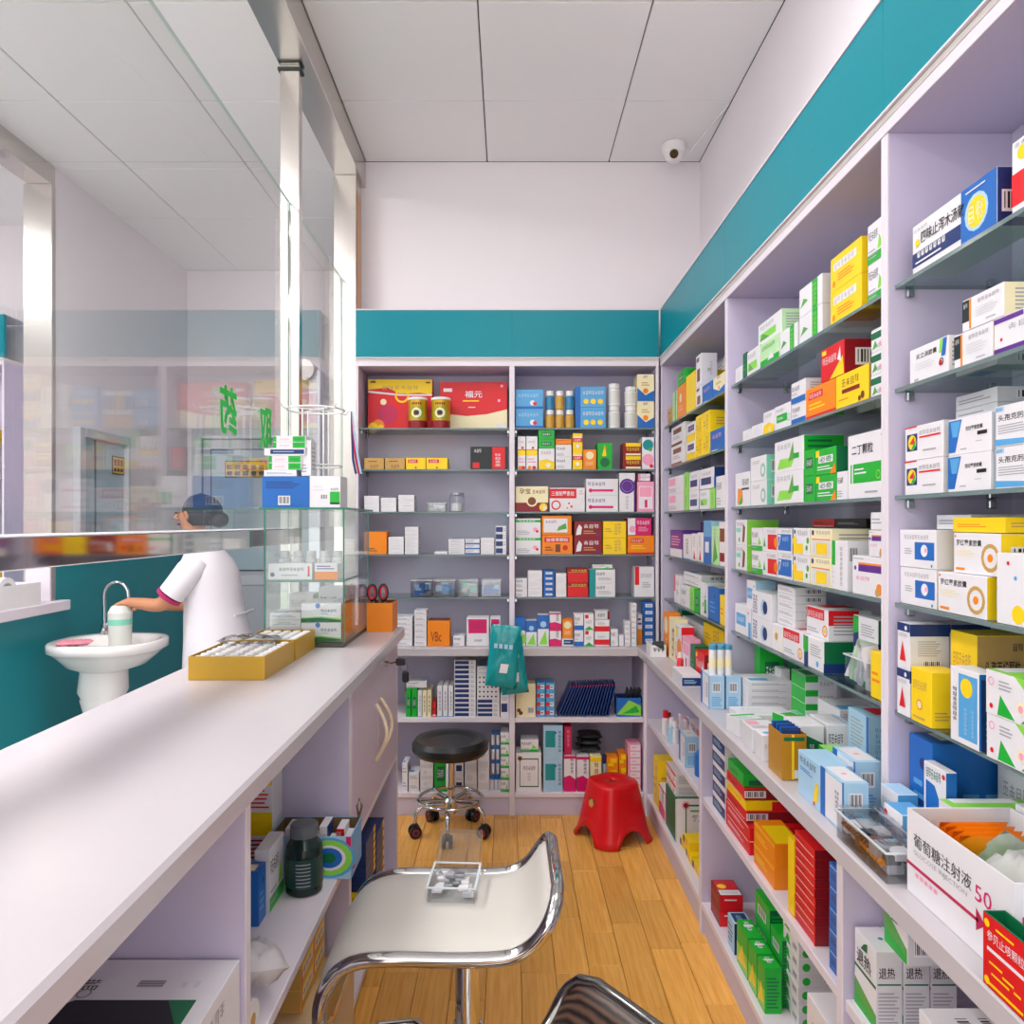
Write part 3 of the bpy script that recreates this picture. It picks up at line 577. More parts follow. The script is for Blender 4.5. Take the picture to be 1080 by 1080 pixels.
 'dog_blue':('WS',[('F','c',.14,.75,.82,.87,9,'A'),('F','r',.44,.22,.96,.68,'B'),('F','d',.7,.46,.16,'W'),('F','d',.74,.47,.06,'P'),('F','l',.16,.34,.38,.52,3,'A'),('F','d',.9,.08,.04,'T'),('E','c',.2,.7,.8,.86,3,'J')]), 'ring_yellow':('WY',[('F','t','罗红霉素胶囊',.06,.68,.62,.84,'K'),('F','o',.8,.42,.34,'F'),('F','d',.8,.42,.1,'O'),('F','l',.06,.4,.5,.6,3,'C'),('F','r',.06,.08,.26,.14,'O'),('F','d',.05,.92,.03,'R'),('E','b',.15,.3,.85,.7)]), 'pepper':('WS',[('F','r',.05,.28,.34,.78,'N'),('F','d',.2,.53,.22,'Y'),('F','p',((.12,.5),(.25,.7),(.27,.45)),'R'),('F','p',((.16,.3),(.3,.62),(.28,.36)),'G'),('F','c',.4,.72,.95,.84,6,'A'),('F','r',.4,.62,.95,.67,'R'),('F','r',0,.96,.34,1,'R'),('F','l',.5,.2,.95,.3,1,'A'),('E','l',.05,.1,.9,.6,6,'A')]),
 'blue_slash':('WS',[('F','p',((0,.08),(.17,.08),(.33,.96),(0,.96)),'B'),('F','p',((.1,.5),(.22,.5),(.3,.92),(.05,.92)),'U'),('F','t','克拉霉素胶囊',.42,.62,.82,.74,'K'),('F','r',.7,.46,.92,.56,'K'),('F','l',.3,.1,.5,.18,1,'A'),('F','l',.66,.28,.86,.32,1,'A'),('E','b',.4,.2,.8,.8)]), 'cefixime':('WX',[('F','t','头孢克肟片',.06,.62,.76,.78,'K'),('F','l',.06,.3,.8,.54,4,'A'),('F','p',((0,.04),(1,.02),(1,.12),(0,.2)),'U'),('F','r',.0,.86,.2,.98,'X'),('F','c',.03,.88,.17,.95,2,'B'),EL]),
 'anti_diarrhoea':('WN',[('F','p',((.62,.0),(1,0),(1,1),(.62,1)),'B'),('F','p',((0,.16),(.62,.16),(.62,.44),(0,.44)),'N'),('F','d',.79,.48,.33,'X'),('F','d',.79,.48,.27,'Y'),('F','c',.7,.32,.88,.64,2,'C'),('F','t','四味止泻木汤散',.12,.56,.66,.8,'K'),('F','d',.07,.62,.08,'Y'),('F','t','བཞི་ཐང་',.07,.3,.44,.42,'W'),('F','l',.05,.18,.5,.26,1,'W'),('F','l',.68,.86,.96,.92,1,'W'),('F','c',.03,.84,.22,.9,4,'A'),('E','b',.1,.25,.85,.62)]),
 'red_swirl':('WR',[('F','r',0,.12,1,.56,'R'),('F','d',.62,.42,.34,'W'),('F','d',.66,.42,.26,'O'),('F','d',.22,.8,.1,'Y'),('F','c',.06,.9,.6,.96,4,'A')]), 'yanlixiao':('WW',[('F','t','炎立消胶囊',.18,.66,.72,.82,'K'),('F','p',((.77,.6),(.86,.6),(.88,.97),(.8,.97)),'L'),('F','p',((.83,.5),(.93,.5),(.97,.97),(.88,.97)),'B'),('F','l',.16,.34,.7,.56,3,'S'),('F','d',.82,.33,.08,'R'),('F','o',.84,.36,.1,'K'),('F','c',.14,.04,.26,.12,2,'N'),EL]), 'black_end':('WC',[('F','r',0,.28,.18,.96,'Z'),('F','r',.18,.03,.23,.97,'O'),('F','c',.04,.72,.15,.86,2,'W'),('F','c',.4,.74,.92,.86,6,'A'),('F','l',.34,.3,.9,.62,4,'S'),('F','l',.6,.1,.9,.18,1,'A'),EL]), 'violet_edge':('WC',[('F','r',0,.0,1,.16,'V'),('F','c',.3,.58,.9,.74,3,'A'),('F','r',0,.84,.6,.97,'V'),('F','d',.16,.38,.05,'R')]),
 'violet_fig':('WS',[('F','r',.2,.6,1,.78,'V'),('F','r',.2,.78,1,.83,'O'),('F','d',.1,.68,.06,'V'),('F','d',.86,.2,.15,'O'),('F','d',.8,.12,.1,'F'),('F','c',.12,.38,.6,.48,3,'P'),('F','l',.05,.9,.5,.95,1,'A'),EL]), 'red_tablet':('WS',[('F','r',.35,.1,1,.72,'R'),('F','d',.95,.4,.22,'O'),('F','c',.3,.78,.95,.92,5,'A'),('F','p',((.02,.2),(.2,.2),(.1,.6)),'G'),EL]), 'seven_blue':('WN',[('F','r',.05,.12,.95,.78,'B'),('F','t','7',.08,.3,.26,.74,'W'),('F','c',.36,.5,.8,.68,3,'X'),('F','c',.3,.84,.95,.95,6,'A'),('E','c',.1,.84,.9,.95,6,'W')]), 'lemon':('WC',[('F','r',.0,.05,.62,.42,'Y'),('F','d',.1,.5,.2,'Y'),('F','c',.3,.74,.9,.9,5,'A'),('F','d',.9,.55,.12,'g'),('F','d',.84,.28,.1,'G'),('F','d',.12,.86,.08,'N')]), 'capsule_yellow':('CC',[('F','d',.12,.85,.1,'N'),('F','c',.3,.8,.95,.92,5,'A'),('F','r',.1,.05,.95,.6,'S'),('F','r',.3,.1,.8,.5,'Y'),('F','r',.08,.6,.95,.64,'O'),EL]), 'white_slab':('WW',[('F','r',0,.5,.24,1,'G'),('F','v',.55,.1,.72,.9,8,'A'),('F','l',.05,.1,.2,.4,3,'S'),('E','b',.05,.55,.3,.9)]),
 'blue_panel':('WX',[('F','r',.08,.3,.7,.7,'U'),('F','c',.14,.42,.6,.58,4,'W'),('F','d',.85,.8,.05,'R'),('F','r',.86,0,1,.5,'U'),('E','r',.4,0,1,.4,'U')]), 'oval_blue':('WS',[('F','v',.06,.12,.3,.86,6,'N'),('F','d',.62,.44,.32,'X'),('F','d',.7,.44,.26,'N'),('E','l',.2,.2,.8,.8,4,'X')]), 'seal':('WC',[('F','r',.3,.35,.6,.8,'C'),('F','d',.45,.55,.15,'F'),('E','r',.2,0,1,.3,'Y'),EL]), 'red_head':('WW',[('T','r',.05,.2,.5,.9,'R'),('F','r',.02,.62,.82,.98,'R'),('F','c',.06,.66,.78,.86,6,'W'),('F','o',.85,.28,.2,'O'),('F','d',.85,.28,.08,'Y'),('F','l',.06,.12,.6,.3,2,'A'),('E','r',0,.5,.7,1,'R'),EL]), 'green_blue':('WD',[('F','r',.0,.0,.22,.98,'N'),('F','p',((0,.4),(.22,.5),(.22,.95),(0,.95)),'G'),('F','l',.34,.4,.9,.8,5,'A'),('F','d',.7,.2,.1,'U'),('E','r',0,0,1,.3,'N')]),
 'flower_red':('WS',[('F','r',0,.78,1,.92,'G'),('F','c',.15,.8,.8,.9,5,'W'),('F','d',.06,.96,.03,'R'),('F','d',.78,.38,.12,'P'),('F','d',.86,.28,.08,'R'),LN]), 'leaf_white':('O',[('F','r',.06,.12,.86,.86,'W'),('F','c',.12,.62,.5,.76,4,'V'),('F','p',((.5,.2),(.84,.32),(.8,.62),(.56,.42)),'g')]), 'motherwort':('O',[('F','r',.08,.62,.9,.88,'R'),('F','t','益母草颗粒',.14,.66,.86,.84,'W'),('F','r',.44,.12,.6,.52,'H'),('F','d',.76,.34,.14,'R'),('F','l',.1,.15,.36,.42,2,'H')]), 'yunbao':('C',[('F','r',0,0,1,.36,'E'),('F','t','孕宝',.12,.7,.46,.92,'H'),('F','c',.52,.72,.92,.86,4,'H'),('F','d',.5,.42,.22,'C'),('F','d',.5,.42,.16,'H'),('F','d',.85,.18,.16,'Y'),('F','d',.88,.14,.08,'W')]), 'suppository':('WS',[('F','r',.0,.56,.76,.96,'R'),('F','t','三维制霉素栓',.05,.66,.7,.86,'W'),('F','o',.18,.28,.2,'R'),('F','d',.55,.35,.04,'R'),('F','d',.62,.22,.05,'R'),('F','d',.5,.16,.03,'R'),('F','l',.84,.7,.96,.9,2,'P')]),
 'white_redbar':('WS',[('F','r',.02,.4,.24,1,'R'),('F','c',.32,.64,.9,.78,6,'A'),('F','l',.4,.3,.85,.5,3,'A')]), 'redtop_white':('WS',[('T','d',.5,.5,.2,'U'),('T','d',.8,.7,.1,'R'),('F','r',.0,.0,1,.5,'W'),('F','c',.15,.5,.8,.66,4,'A'),('F','d',.6,.12,.1,'R')]), 'yellow_white':('W',[('F','r',0,.72,1,1,'Y'),('F','d',.3,.08,.1,'O'),('F','d',.7,.08,.1,'R'),('F','l',.1,.3,.9,.6,2,'P')]), 'gold_flower':('W',[('F','p',((0,0),(1,0),(1,.35),(.5,.5),(0,.4)),'Y'),('F','c',.15,.72,.8,.88,4,'A'),('F','d',.6,.2,.12,'C')]), 'stack_yr':('Y',[('F','r',0,.52,1,.74,'R'),('F','r',0,.74,1,.82,'W'),('F','c',.15,.56,.85,.7,3,'W'),('F','d',.5,.3,.1,'W')]), 'orange_tall':('O',[('F','d',.5,.7,.2,'C'),('F','c',.2,.2,.8,.4,4,'C')]), 'red_yel':('E',[('F','r',.15,.72,1,1,'Y'),('F','c',.2,.4,.95,.66,5,'Y'),('F','r',.15,.05,1,.2,'C')]), 'teal_pink':('WS',[('F','d',.5,.76,.17,'T'),('F','d',.5,.3,.18,'P'),('F','d',.7,.62,.06,'g'),('F','d',.78,.1,.06,'R')]), 'yellow_blue':('C',[('F','p',((0,0),(1,0),(1,.4),(.5,.22),(0,.5)),'B'),('F','d',.5,.38,.1,'O'),('F','c',.36,.86,.62,.95,2,'N'),('F','l',.25,.55,.75,.72,2,'F')]), 'gold':('F',[('F','c',.3,.12,.75,.42,3,'H'),('F','l',.2,.6,.8,.8,1,'H')]), 'gold_red':('Y',[('F','r',.1,.55,.6,.85,'R'),('F','c',.16,.6,.54,.8,3,'W'),('F','d',.5,.15,.08,'H')]), 'cream_box':('C',[('F','c',.5,.1,.9,.8,2,'H')]),
 'brown_white':('WS',[('F','r',.2,.15,.75,.55,'H'),('F','r',.1,.78,.6,.92,'H'),('E','v',.55,.3,.7,.75,5,'A'),('E','c',.4,.42,.62,.52,2,'K')]), 'choco':('WS',[('F','r',.15,.6,.75,.85,'H'),('F','r',.0,.0,.8,.14,'H'),('F','l',.15,.3,.7,.5,2,'A')]), 'cocoa':('WY',[('F','r',.15,.55,.85,.85,'N'),('F','c',.22,.62,.78,.78,3,'P'),('F','r',0,0,1,.4,'Y'),('E','l',.1,.2,.9,.8,3,'F')]), 'navy_box':('BB',[('F','c',.15,.6,.8,.8,3,'P'),('F','r',.1,.06,.5,.1,'W'),('E','l',.2,.3,.8,.6,2,'N')]), 'orange_tallbox':('O',[('F','d',.4,.62,.14,'C'),('F','l',.2,.2,.7,.42,2,'P')]), 'amber':('Y',[('F','r',0,0,1,.02,'O'),('E','r',.0,0,1,.02,'O')]), 'lightgreen_tall':('JG',[('F','r',.55,.0,.8,1,'g'),('F','v',.2,.2,.4,.8,5,'A')]),
 'blue_stack':('WN',[('F','r',.1,.2,.8,.55,'N'),('F','c',.15,.66,.8,.82,4,'A'),('E','r',0,0,1,.55,'B')]), 'lime_box':('LG',[('F','v',.3,.2,.6,.8,4,'g')]), 'pink_tag':('WS',[('F','r',.05,.5,.5,.9,'P'),LN]), 'violet_tall':('VV',[('F','r',0,0,1,.3,'W'),('F','l',.1,.4,.9,.8,4,'P'),('E','l',.1,.3,.9,.8,3,'P')]), 'lean_white':('WS',[('F','p',((.3,.05),(.7,.05),(.5,.4)),'R'),('F','v',.3,.5,.6,.9,4,'A'),EL]), 'blue_bottle_box':('UX',[('F','r',0,0,1,.62,'B'),('F','r',.2,.25,.7,.5,'W'),('F','v',.3,.66,.6,.95,3,'A')]), 'leafgreen_slim':('JL',[('F','p',((.1,.0),(.9,.2),(.4,.7)),'g'),('F','v',.3,.6,.6,.95,4,'A')]), 'two_brown':('WS',[('F','r',.1,.55,.9,.85,'H'),('F','r',.1,.1,.9,.3,'E')]), 'glucose':('WW',[]),
 'tuire':('WS',[('F','r',0,0,1,.4,'W'),('F','p',((0,.02),(1,.02),(1,.2),(0,.38)),'g'),('F','p',((0,.02),(1,.02),(1,.1),(0,.2)),'G'),('F','r',0,.52,1,.56,'D'),('F','t','退热',.12,.6,.78,.8,'K'),('F','p',((.3,.82),(.6,.84),(.62,.96),(.46,.92)),'D'),('E','t','退热',.1,.66,.72,.8,'K'),('E','r',.05,.58,.95,.6,'D'),('E','l',.08,.1,.9,.5,9,'A'),('T','d',.5,.6,.1,'T')]),
 'tuire_flat':('WS',[('F','p',((.02,.02),(.98,.02),(.98,.35),(.02,.85)),'g'),('F','p',((.02,.02),(.98,.02),(.98,.18),(.02,.4)),'G'),('F','p',((.3,.7),(.6,.7),(.5,.95)),'D'),('E','b',.2,.2,.85,.6)]), 'barcode_flat':('WS',[('F','c',.2,.2,.7,.7,4,'K'),('T','b',.2,.3,.75,.5),('T','b',.2,.6,.75,.75)]), 'fufang':('WS',[('F','t','复方',.62,.45,.98,.62,'K'),('F','r',.4,.1,.44,.86,'D'),('F','d',.42,.84,.1,'P'),('F','d',.42,.84,.06,'E'),('F','r',.4,.82,1,.86,'D'),('W','r',0,0,1,1,'D'),('T','r',0,0,1,1,'D')]), 'fufang_end':('DS',[('E','r',.06,.0,1,1,'W'),('E','d',.36,.84,.1,'P'),('E','d',.36,.84,.06,'E'),('E','r',.34,.06,.38,.78,'D'),('E','r',.4,.82,1,.86,'D'),('E','t','复方',.56,.46,.96,.62,'K'),('E','l',.5,.66,.9,.76,1,'g')]),
 'herb_flat':('WS',[('F','d',.3,.45,.3,'g'),('F','p',((.1,.1),(.5,.1),(.3,.7)),'G'),('F','b',.62,.3,.92,.75),('E','d',.16,.4,.3,'G'),('E','b',.5,.25,.85,.7)]), 'green_dark_label':('WW',[('F','p',((.2,.0),(.95,.0),(.95,.6),(.2,.8)),'D'),('F','v',.4,.1,.6,.6,4,'W'),('T','r',.0,.85,.9,1,'g'),('E','r',.5,0,1,.8,'D')]), 'navy_pack':('XN',[('T','r',.1,.1,.9,.9,'N'),('F','l',.1,.2,.8,.8,4,'B'),('T','c',.3,.3,.7,.6,3,'X')]), 'blue_pile':('BN',[('F','r',.1,.84,.9,.9,'X'),('F','l',.2,.3,.7,.6,2,'N')]), 'dark_lid':('ZK',[('F','l',.1,.3,.8,.7,2,'g')]),
 'lock_white':('WW',[('T','c',.05,.34,.14,.46,3,'K'),('T','c',.04,.48,.12,.54,2,'K'),('T','b',.3,.34,.5,.42),('T','l',.55,.34,.7,.42,2,'A'),('F','l',.2,.1,.8,.5,3,'A')]), 'tan_carton':('C',[('E','c',.5,.3,.8,.7,2,'A')]), 'herb_red':('WS',[('F','r',0,.6,1,1,'E'),('F','d',.4,.3,.18,'G')]), 'yellow_blue_pile':('Y',[('F','r',.0,.1,.25,.9,'N'),('F','l',.3,.2,.8,.8,2,'O'),('W','l',.1,.2,.9,.8,2,'O')]), 'navy_yellow_pile':('NN',[('F','r',.8,.1,1,.9,'Y'),('F','l',.1,.3,.7,.6,1,'B')]), 'wine_tile':('YF',[('F','r',.06,.55,.94,.92,'S'),('F','c',.15,.62,.85,.86,3,'H'),('F','r',.06,.1,.94,.46,'F'),('F','r',0,0,.06,1,'R')]), 'red_block':('EK',[('F','r',.05,.1,.9,.3,'O'),('F','l',.1,.5,.8,.9,3,'R'),('W','l',.1,.1,.9,.9,5,'R')]), 'label_red_yellow':('WS',[('F','r',0,.72,1,1,'Y'),('F','r',0,.0,1,.18,'Y'),('F','l',.1,.24,.9,.66,5,'R'),('W','r',0,.72,1,1,'Y'),('W','l',.1,.24,.9,.66,5,'R')]), 'swirl_open':('XU',[]),
 'case_tall':('WS',[('F','l',.1,.1,.9,.25,2,'S'),('F','p',((.55,.15),(.95,.15),(.95,.5)),'X'),EL]), 'wave_green':('WO',[('F','p',((0,.0),(1,.02),(1,.14),(.5,.26),(0,.2)),'D'),('F','p',((0,.2),(.5,.26),(1,.16),(1,.22),(.5,.32),(0,.26)),'L'),('F','c',.5,.55,.9,.7,5,'N'),('F','d',.42,.88,.13,'B'),('F','l',.5,.42,.75,.48,1,'U')]), 'thermo':('WS',[('F','c',.25,.55,.82,.75,7,'K'),('F','l',.3,.2,.8,.35,1,'A'),('F','d',.1,.32,.14,'N'),('F','r',.9,.3,.94,.85,'R'),('F','r',.9,.2,.94,.3,'K')]), 'blue_carton':('UB',[('F','r',0,0,1,1,'B'),('F','l',.08,.6,.85,.85,4,'N'),('F','b',.34,.08,.6,.38)]), 'white_greenends':('WS',[('F','r',.0,.05,.1,.95,'G'),('F','r',.6,.05,.98,.95,'G'),('F','c',.2,.3,.5,.6,4,'P'),('F','c',.66,.4,.9,.6,3,'D')]), 'blue_band':('W',[('F','r',.15,.2,.98,.85,'N'),('F','l',.22,.4,.9,.65,1,'X')]), 'white_greentop':('WS',[('T','r',.0,.6,1,.78,'G'),('T','r',.0,.0,1,.08,'g'),('T','l',.1,.2,.7,.5,2,'Q'),('F','r',.66,.1,.98,.5,'G'),('F','c',.68,.54,.95,.62,3,'D'),('F','b',.34,.25,.6,.42),('F','l',.1,.5,.5,.7,2,'S'),('F','r',.66,.1,.98,.16,'K')]), 'orange_square':('O',[]), 'vbc':('O',[('F','t','VBc',.14,.18,.62,.56,'H'),('T','r',.02,.02,.98,.98,'H')]), 'white_magenta':('WS',[('F','r',.08,.45,.9,.95,'M'),('F','c',.2,.62,.8,.86,4,'I'),('F','c',.35,.16,.7,.24,4,'K')]), 'vertical_white':('WS',[('F','v',.4,.2,.68,.84,5,'N'),('F','r',0,.0,1,.03,'U')]), 'vertical_cream':('C',[('F','v',.35,.2,.7,.84,4,'K')]), 'cream_print':('CW',[('F','d',.2,.9,.08,'R'),('F','b',.6,.1,.92,.3),('F','d',.15,.2,.06,'H'),('F','d',.25,.12,.06,'H')]), 'frame_green':('WS',[('F','r',.14,.12,.9,.86,'D'),('F','r',.17,.15,.87,.83,'W'),('F','c',.3,.56,.78,.66,5,'K'),('F','v',.46,.28,.58,.5,3,'A'),('F','d',.16,.86,.06,'H')]), 'cyan_card':('XS',[('F','r',.1,.34,.62,.84,'T'),('F','v',.78,.2,.92,.86,6,'Z'),('F','d',.62,.78,.04,'B')]), 'crimson':('II',[('F','v',.4,.3,.7,.9,4,'P')]), 'yellow_v':('C',[('F','r',0,0,1,.12,'Y'),('F','v',.4,.2,.72,.86,4,'K'),('F','r',0,.86,1,1,'Y')]), 'orange_pack':('O',[('F','r',.1,.25,.6,.5,'Y'),('F','r',.3,.55,.9,.9,'Y')]), 'pink_pack':('P',[('F','r',.2,.1,.95,.9,'W'),('F','l',.3,.3,.8,.7,1,'P')]), 'clear_white':('WS',[('F','r',.05,.1,.95,.4,'S'),('F','d',.4,.7,.16,'S')]), 'blue_cap_box':('BX',[('F','r',.0,0,1,.55,'W'),('F','d',.55,.25,.2,'L'),('F','c',.2,.4,.8,.52,4,'A')]), 'blue_lemon':('WB',[('F','r',.0,.55,1,1,'B'),('F','p',((.1,.05),(.9,.05),(.7,.5)),'L'),('F','d',.5,.7,.1,'X')]), 'green_trees':('WS',[('F','p',((0,0),(.5,.24),(1,0)),'G'),('F','r',.1,.72,.45,.95,'R'),('F','c',.2,.4,.8,.6,3,'A')]), 'brown_end':('SE',[('F','c',.2,.3,.7,.7,3,'K'),('F','r',.86,0,1,1,'E')]), 'whitered_low':('WS',[('F','r',0,.1,1,.5,'R'),('F','c',.2,.6,.7,.8,3,'A')]), 'blue_layer':('BB',[('F','r',.2,.25,.85,.75,'W'),('F','c',.3,.35,.75,.65,4,'B')]), 'blue_dot':('UU',[('F','d',.2,.5,.25,'R'),('F','r',.5,.25,.9,.75,'W'),('F','l',.55,.35,.85,.65,1,'K')]), 'orange_blue':('W',[('F','r',0,0,1,.5,'O'),('F','l',.1,.6,.9,.9,2,'V')]),
}
DES.update({
 'green_rect':('WS',[('F','r',.12,.3,.8,.62,'G'),('F','l',.2,.4,.6,.52,2,'W'),('F','o',.9,.4,.16,'Q'),('F','c',.1,.74,.6,.86,5,'A'),EL]),
 'pill_white':('WB',[('F','d',.5,.16,.13,'Y'),('F','r',.72,.72,1,.98,'B'),('F','c',.76,.78,.98,.92,2,'W'),('F','v',.72,.06,.82,.34,4,'U'),('F','r',.92,.05,.97,.6,'D'),('F','d',.28,.86,.03,'R'),('F','d',.45,.66,.03,'U')]),
 'kids_lime':('WL',[('F','r',0,0,.2,1,'W'),('F','p',((.24,.04),(.6,.04),(.3,.5)),'G'),('F','p',((.6,1),(1,1),(1,.5)),'L'),('F','p',((.72,.04),(.98,.04),(.9,.3)),'g'),('F','d',.72,.36,.14,'C'),('F','d',.72,.34,.08,'P'),('F','l',.28,.6,.56,.84,3,'A'),('F','d',.12,.2,.06,'R'),('F','o',.12,.76,.1,'P'),('F','d',.86,.82,.04,'R'),('T','r',0,0,1,1,'L'),('T','r',0,.1,.3,.9,'W')]),
})
DES['gift_a']=('R',[('F','p',((0,.8),(.3,.84),(.5,.72),(.8,.74),(1,.7),(1,1),(0,1)),'Y'),('F','p',((0,.74),(.5,.68),(1,.68),(1,.71),(.5,.71),(0,.78)),'W'),('F','c',.22,.8,.8,.88,6,'F'),('F','o',.53,.68,.14,'Y'),('F','d',.3,.32,.2,'I'),('F','d',.16,.1,.12,'O'),('F','d',.08,.06,.1,'Y'),('F','d',.2,.06,.06,'Y'),('F','d',.24,.56,.06,'C'),('F','r',.04,.93,.12,.97,'H'),('F','r',.9,.92,.97,.95,'H')])
DES['gift_b']=('R',[('F','p',((0,0),(1,0),(1,.44),(.7,.34),(.4,.3),(0,.36)),'C'),('F','t','福元',.37,.68,.63,.82,'W'),('F','l',.34,.58,.66,.64,1,'Y'),('F','r',.05,.8,.18,.87,'W'),('F','l',.42,.46,.56,.5,1,'W'),('F','d',.88,.62,.03,'P'),('F','d',.92,.92,.03,'P'),('F','r',.84,.06,.96,.14,'W')])
ITEMS=[]     # (object, description, place, order key, stack index, stack size)
def put(design,w,h,d,loc,rz,desc,place,order,idx=0,n=1,name=None,cat='box'):
    name=name or ('flat_box' if h<.032 else 'upright_carton' if h>w*1.15 else 'medicine_carton')
    o=link(name,carton(w,h,d,design),None,loc,rz); ITEMS.append((o,desc,place,order,idx,n,cat)); return o
BAYS={ # place name, function px -> along-shelf, rotation, front plane, depth into the wall
}
def back_x(px,y): return (px-VX)*y/F
def right_y(px,x): return F*x/(px-VX)
JR=random.Random(11)
def row(bay,place,z,items,front=None):
    """items: (px0, px1, design, n stacked, total height m, depth m, description[, setback[, extra z[, rows deep]]])"""
    for it in items:
        px0,px1,des,n,ht,dep,desc=it[:7]; v=it[7] if len(it)>7 else 0.0; ez=it[8] if len(it)>8 else 0.0; deep=it[9] if len(it)>9 else 1
        sc=(F/(front or YU+.016)) if bay=='back' else ((px0+px1)/2-VX)/(front or XU+.016)
        if ht>1: ht=ht/sc
        if ez>1: ez=ez/sc
        h=ht/n-.0006
        for k in range(n):
            for r in range(deep):
                j=(JR.random()-.5)*.003 if n>1 else 0; vv=v+.004+abs(j)+r*(dep+.002)
                zz=z+ez+.0003+k*(ht/n)
                if bay=='back':
                    y=(front or YU+.016)+vv; x0=back_x(px0,y); x1=back_x(px1,y); wv=x1-x0-.0016
                    put(des,wv,h,dep,(x0+.0008,y,zz),0,desc,place,px0+.01*r,k,n)
                else:
                    x=(front or XU+.016)+vv; ya=right_y(px0,front or XU+.016); yb=right_y(px1,front or XU+.016); wv=ya-yb-.0016
                    put(des,wv,h,dep,(x,ya-.0008,zz),-PI/2,desc,place,px0+.01*r,k,n)
# ------------------------------------------------------------------ stock on the back shelves (pixel columns give each box its real place)
S1,S2,S3,S4,S5=SHZ; BD=.14
BL='back left bay'; BR='back right bay'
row('back',f'top shelf, {BL}',S1,[(388,456,'gift_a',1,56,.075,'yellow and red gift carton',.10),(464,535,'gift_b',1,53,.075,'red and cream gift carton',.10)])
row('back',f'second shelf, {BL}',S2,[(384,405,'gold',1,12,BD,'small tan carton'),(406,427,'gold',1,12,BD,'small tan carton'),(428,449,'gold_red',1,12.3,BD,'yellow carton with red badge'),(449.5,472,'gold_red',1,12.3,BD,'yellow carton with red badge'),(496,536,'black_red',1,24,.1,'black carton with red stripe')])
row('back',f'third shelf, {BL}',S3,[(384,400,'plain',4,17,.1,'small plain white box'),(401.5,418,'plain',3,15,.1,'small plain white box'),(420,437,'plain',3,18,.1,'small plain white box')])
row('back',f'fourth shelf, {BL}',S4,[(384,408,'orange_plain',1,24,.1,'plain orange carton'),(409.5,426,'plain',4,18.5,.1,'flat white box'),(427,441.5,'plain',7,29,.1,'thin white box'),(458,472,'plain',1,3,.1,'single flat white box'),(473,490,'white_bar',4,16,.1,'printed white box'),(490.5,506,'white_blue',3,16,.1,'white and blue box'),(507,521.5,'plain',4,17.5,.1,'slim white box'),(522.5,534,'blue_label',4,30,.1,'white box with blue label')])
row('back',f'worktop, {BL}',ZT,[(414,435,'white_bar',6,31,.1,'long white box'),(437,450,'white_bar',6,38,.08,'small white box'),(450.8,474.5,'vbc',1,27,.1,'orange carton marked VBc'),(478,490,'white_lines',1,11,.08,'little white box'),(492,516,'white_magenta',1,30,.09,'white carton with magenta panel'),(517,528,'white_magenta',1,30,.09,'narrow white and magenta carton')],front=YT+.05)
row('back',f'top shelf, {BR}',S1,[(543.5,573,'blue_box',2,41,.12,'shiny blue carton'),(607,639,'sky_pills',2,44,.12,'light blue carton with pills'),(672,690,'yellow_blue',2,57,.12,'cream and blue carton')])
row('back',f'second shelf, {BR}',S2,[(546,554.5,'redtop_white',1,14,.1,'small white box',0,.092),(555,567,'redtop_white',1,14,.1,'small white box',0,.092),(546,554.5,'yellow_white',1,20.5,.1,'yellow topped white box'),(555,567,'yellow_white',1,20.5,.1,'yellow topped white box'),
  (568,585,'gold_flower',1,22,.1,'white box with golden flower'),(567.8,585,'green',2,19.6,.1,'bright green box',0,22.2),(586,603,'white_lines',2,26,.1,'pale printed box'),(586,603,'orange',1,6,.1,'flat orange box',0,26.2),(604,614.5,'stack_yr',2,38,.1,'yellow and red box'),(615,629,'orange_tall',1,21,.1,'orange carton'),(630,646,'green_melon',1,28,.1,'dark green carton with yellow streak'),(657,676,'red_yel',2,28,.1,'maroon and yellow box'),(677,690,'teal_pink',1,34,.1,'white carton with teal and pink dots')])
row('back',f'third shelf, {BR}',S3,[(543.5,578.5,'yunbao',1,27,.1,'cream and brown carton'),(579.5,617,'suppository',1,25.5,.1,'white carton with red heading'),(618,652,'white_pink',2,35,.12,'white carton with pink stripe'),(653,670,'white_violet',1,41,.1,'white carton with violet rings'),(672,690,'pink',1,32,.12,'pale pink carton'),(673,686,'pink_pack',2,8,.1,'flat pink box',0,32.4)])
row('back',f'fourth shelf, {BR}',S4,[(543.5,570.5,'flower_red',2,38,.12,'white carton with green band'),(571.5,604,'motherwort',1,20.5,.12,'orange carton with red heading'),(571.5,603,'leaf_white',1,20,.12,'orange carton with white panel',0,20.7),(605.5,635,'maroon',2,35,.12,'maroon carton with white horse'),(636,660.5,'yellow',2,35,.12,'plain yellow carton'),(662,690,'orange_red',1,20,.12,'orange and red carton'),(662,687,'magenta',1,18,.12,'white and magenta carton',0,20.3)])
row('back',f'fifth shelf, {BR}',S5,[(543.5,556,'white_lines',2,20,.1,'short white box'),(556.5,572,'plain',3,28,.1,'plain white box'),(573,585,'blue_stripes',5,28,.1,'small blue box'),(586,597.5,'plain',2,25,.1,'blank white box'),(598.5,620.5,'red_gold',2,30,.12,'red and gold carton'),(621.5,649,'white_teal',2,29,.1,'white carton with teal side'),(625,646,'white_green',1,5,.08,'flat white and green box',.01,29.3),(669,690,'white_redbar',1,32,.1,'white carton with red bar')])
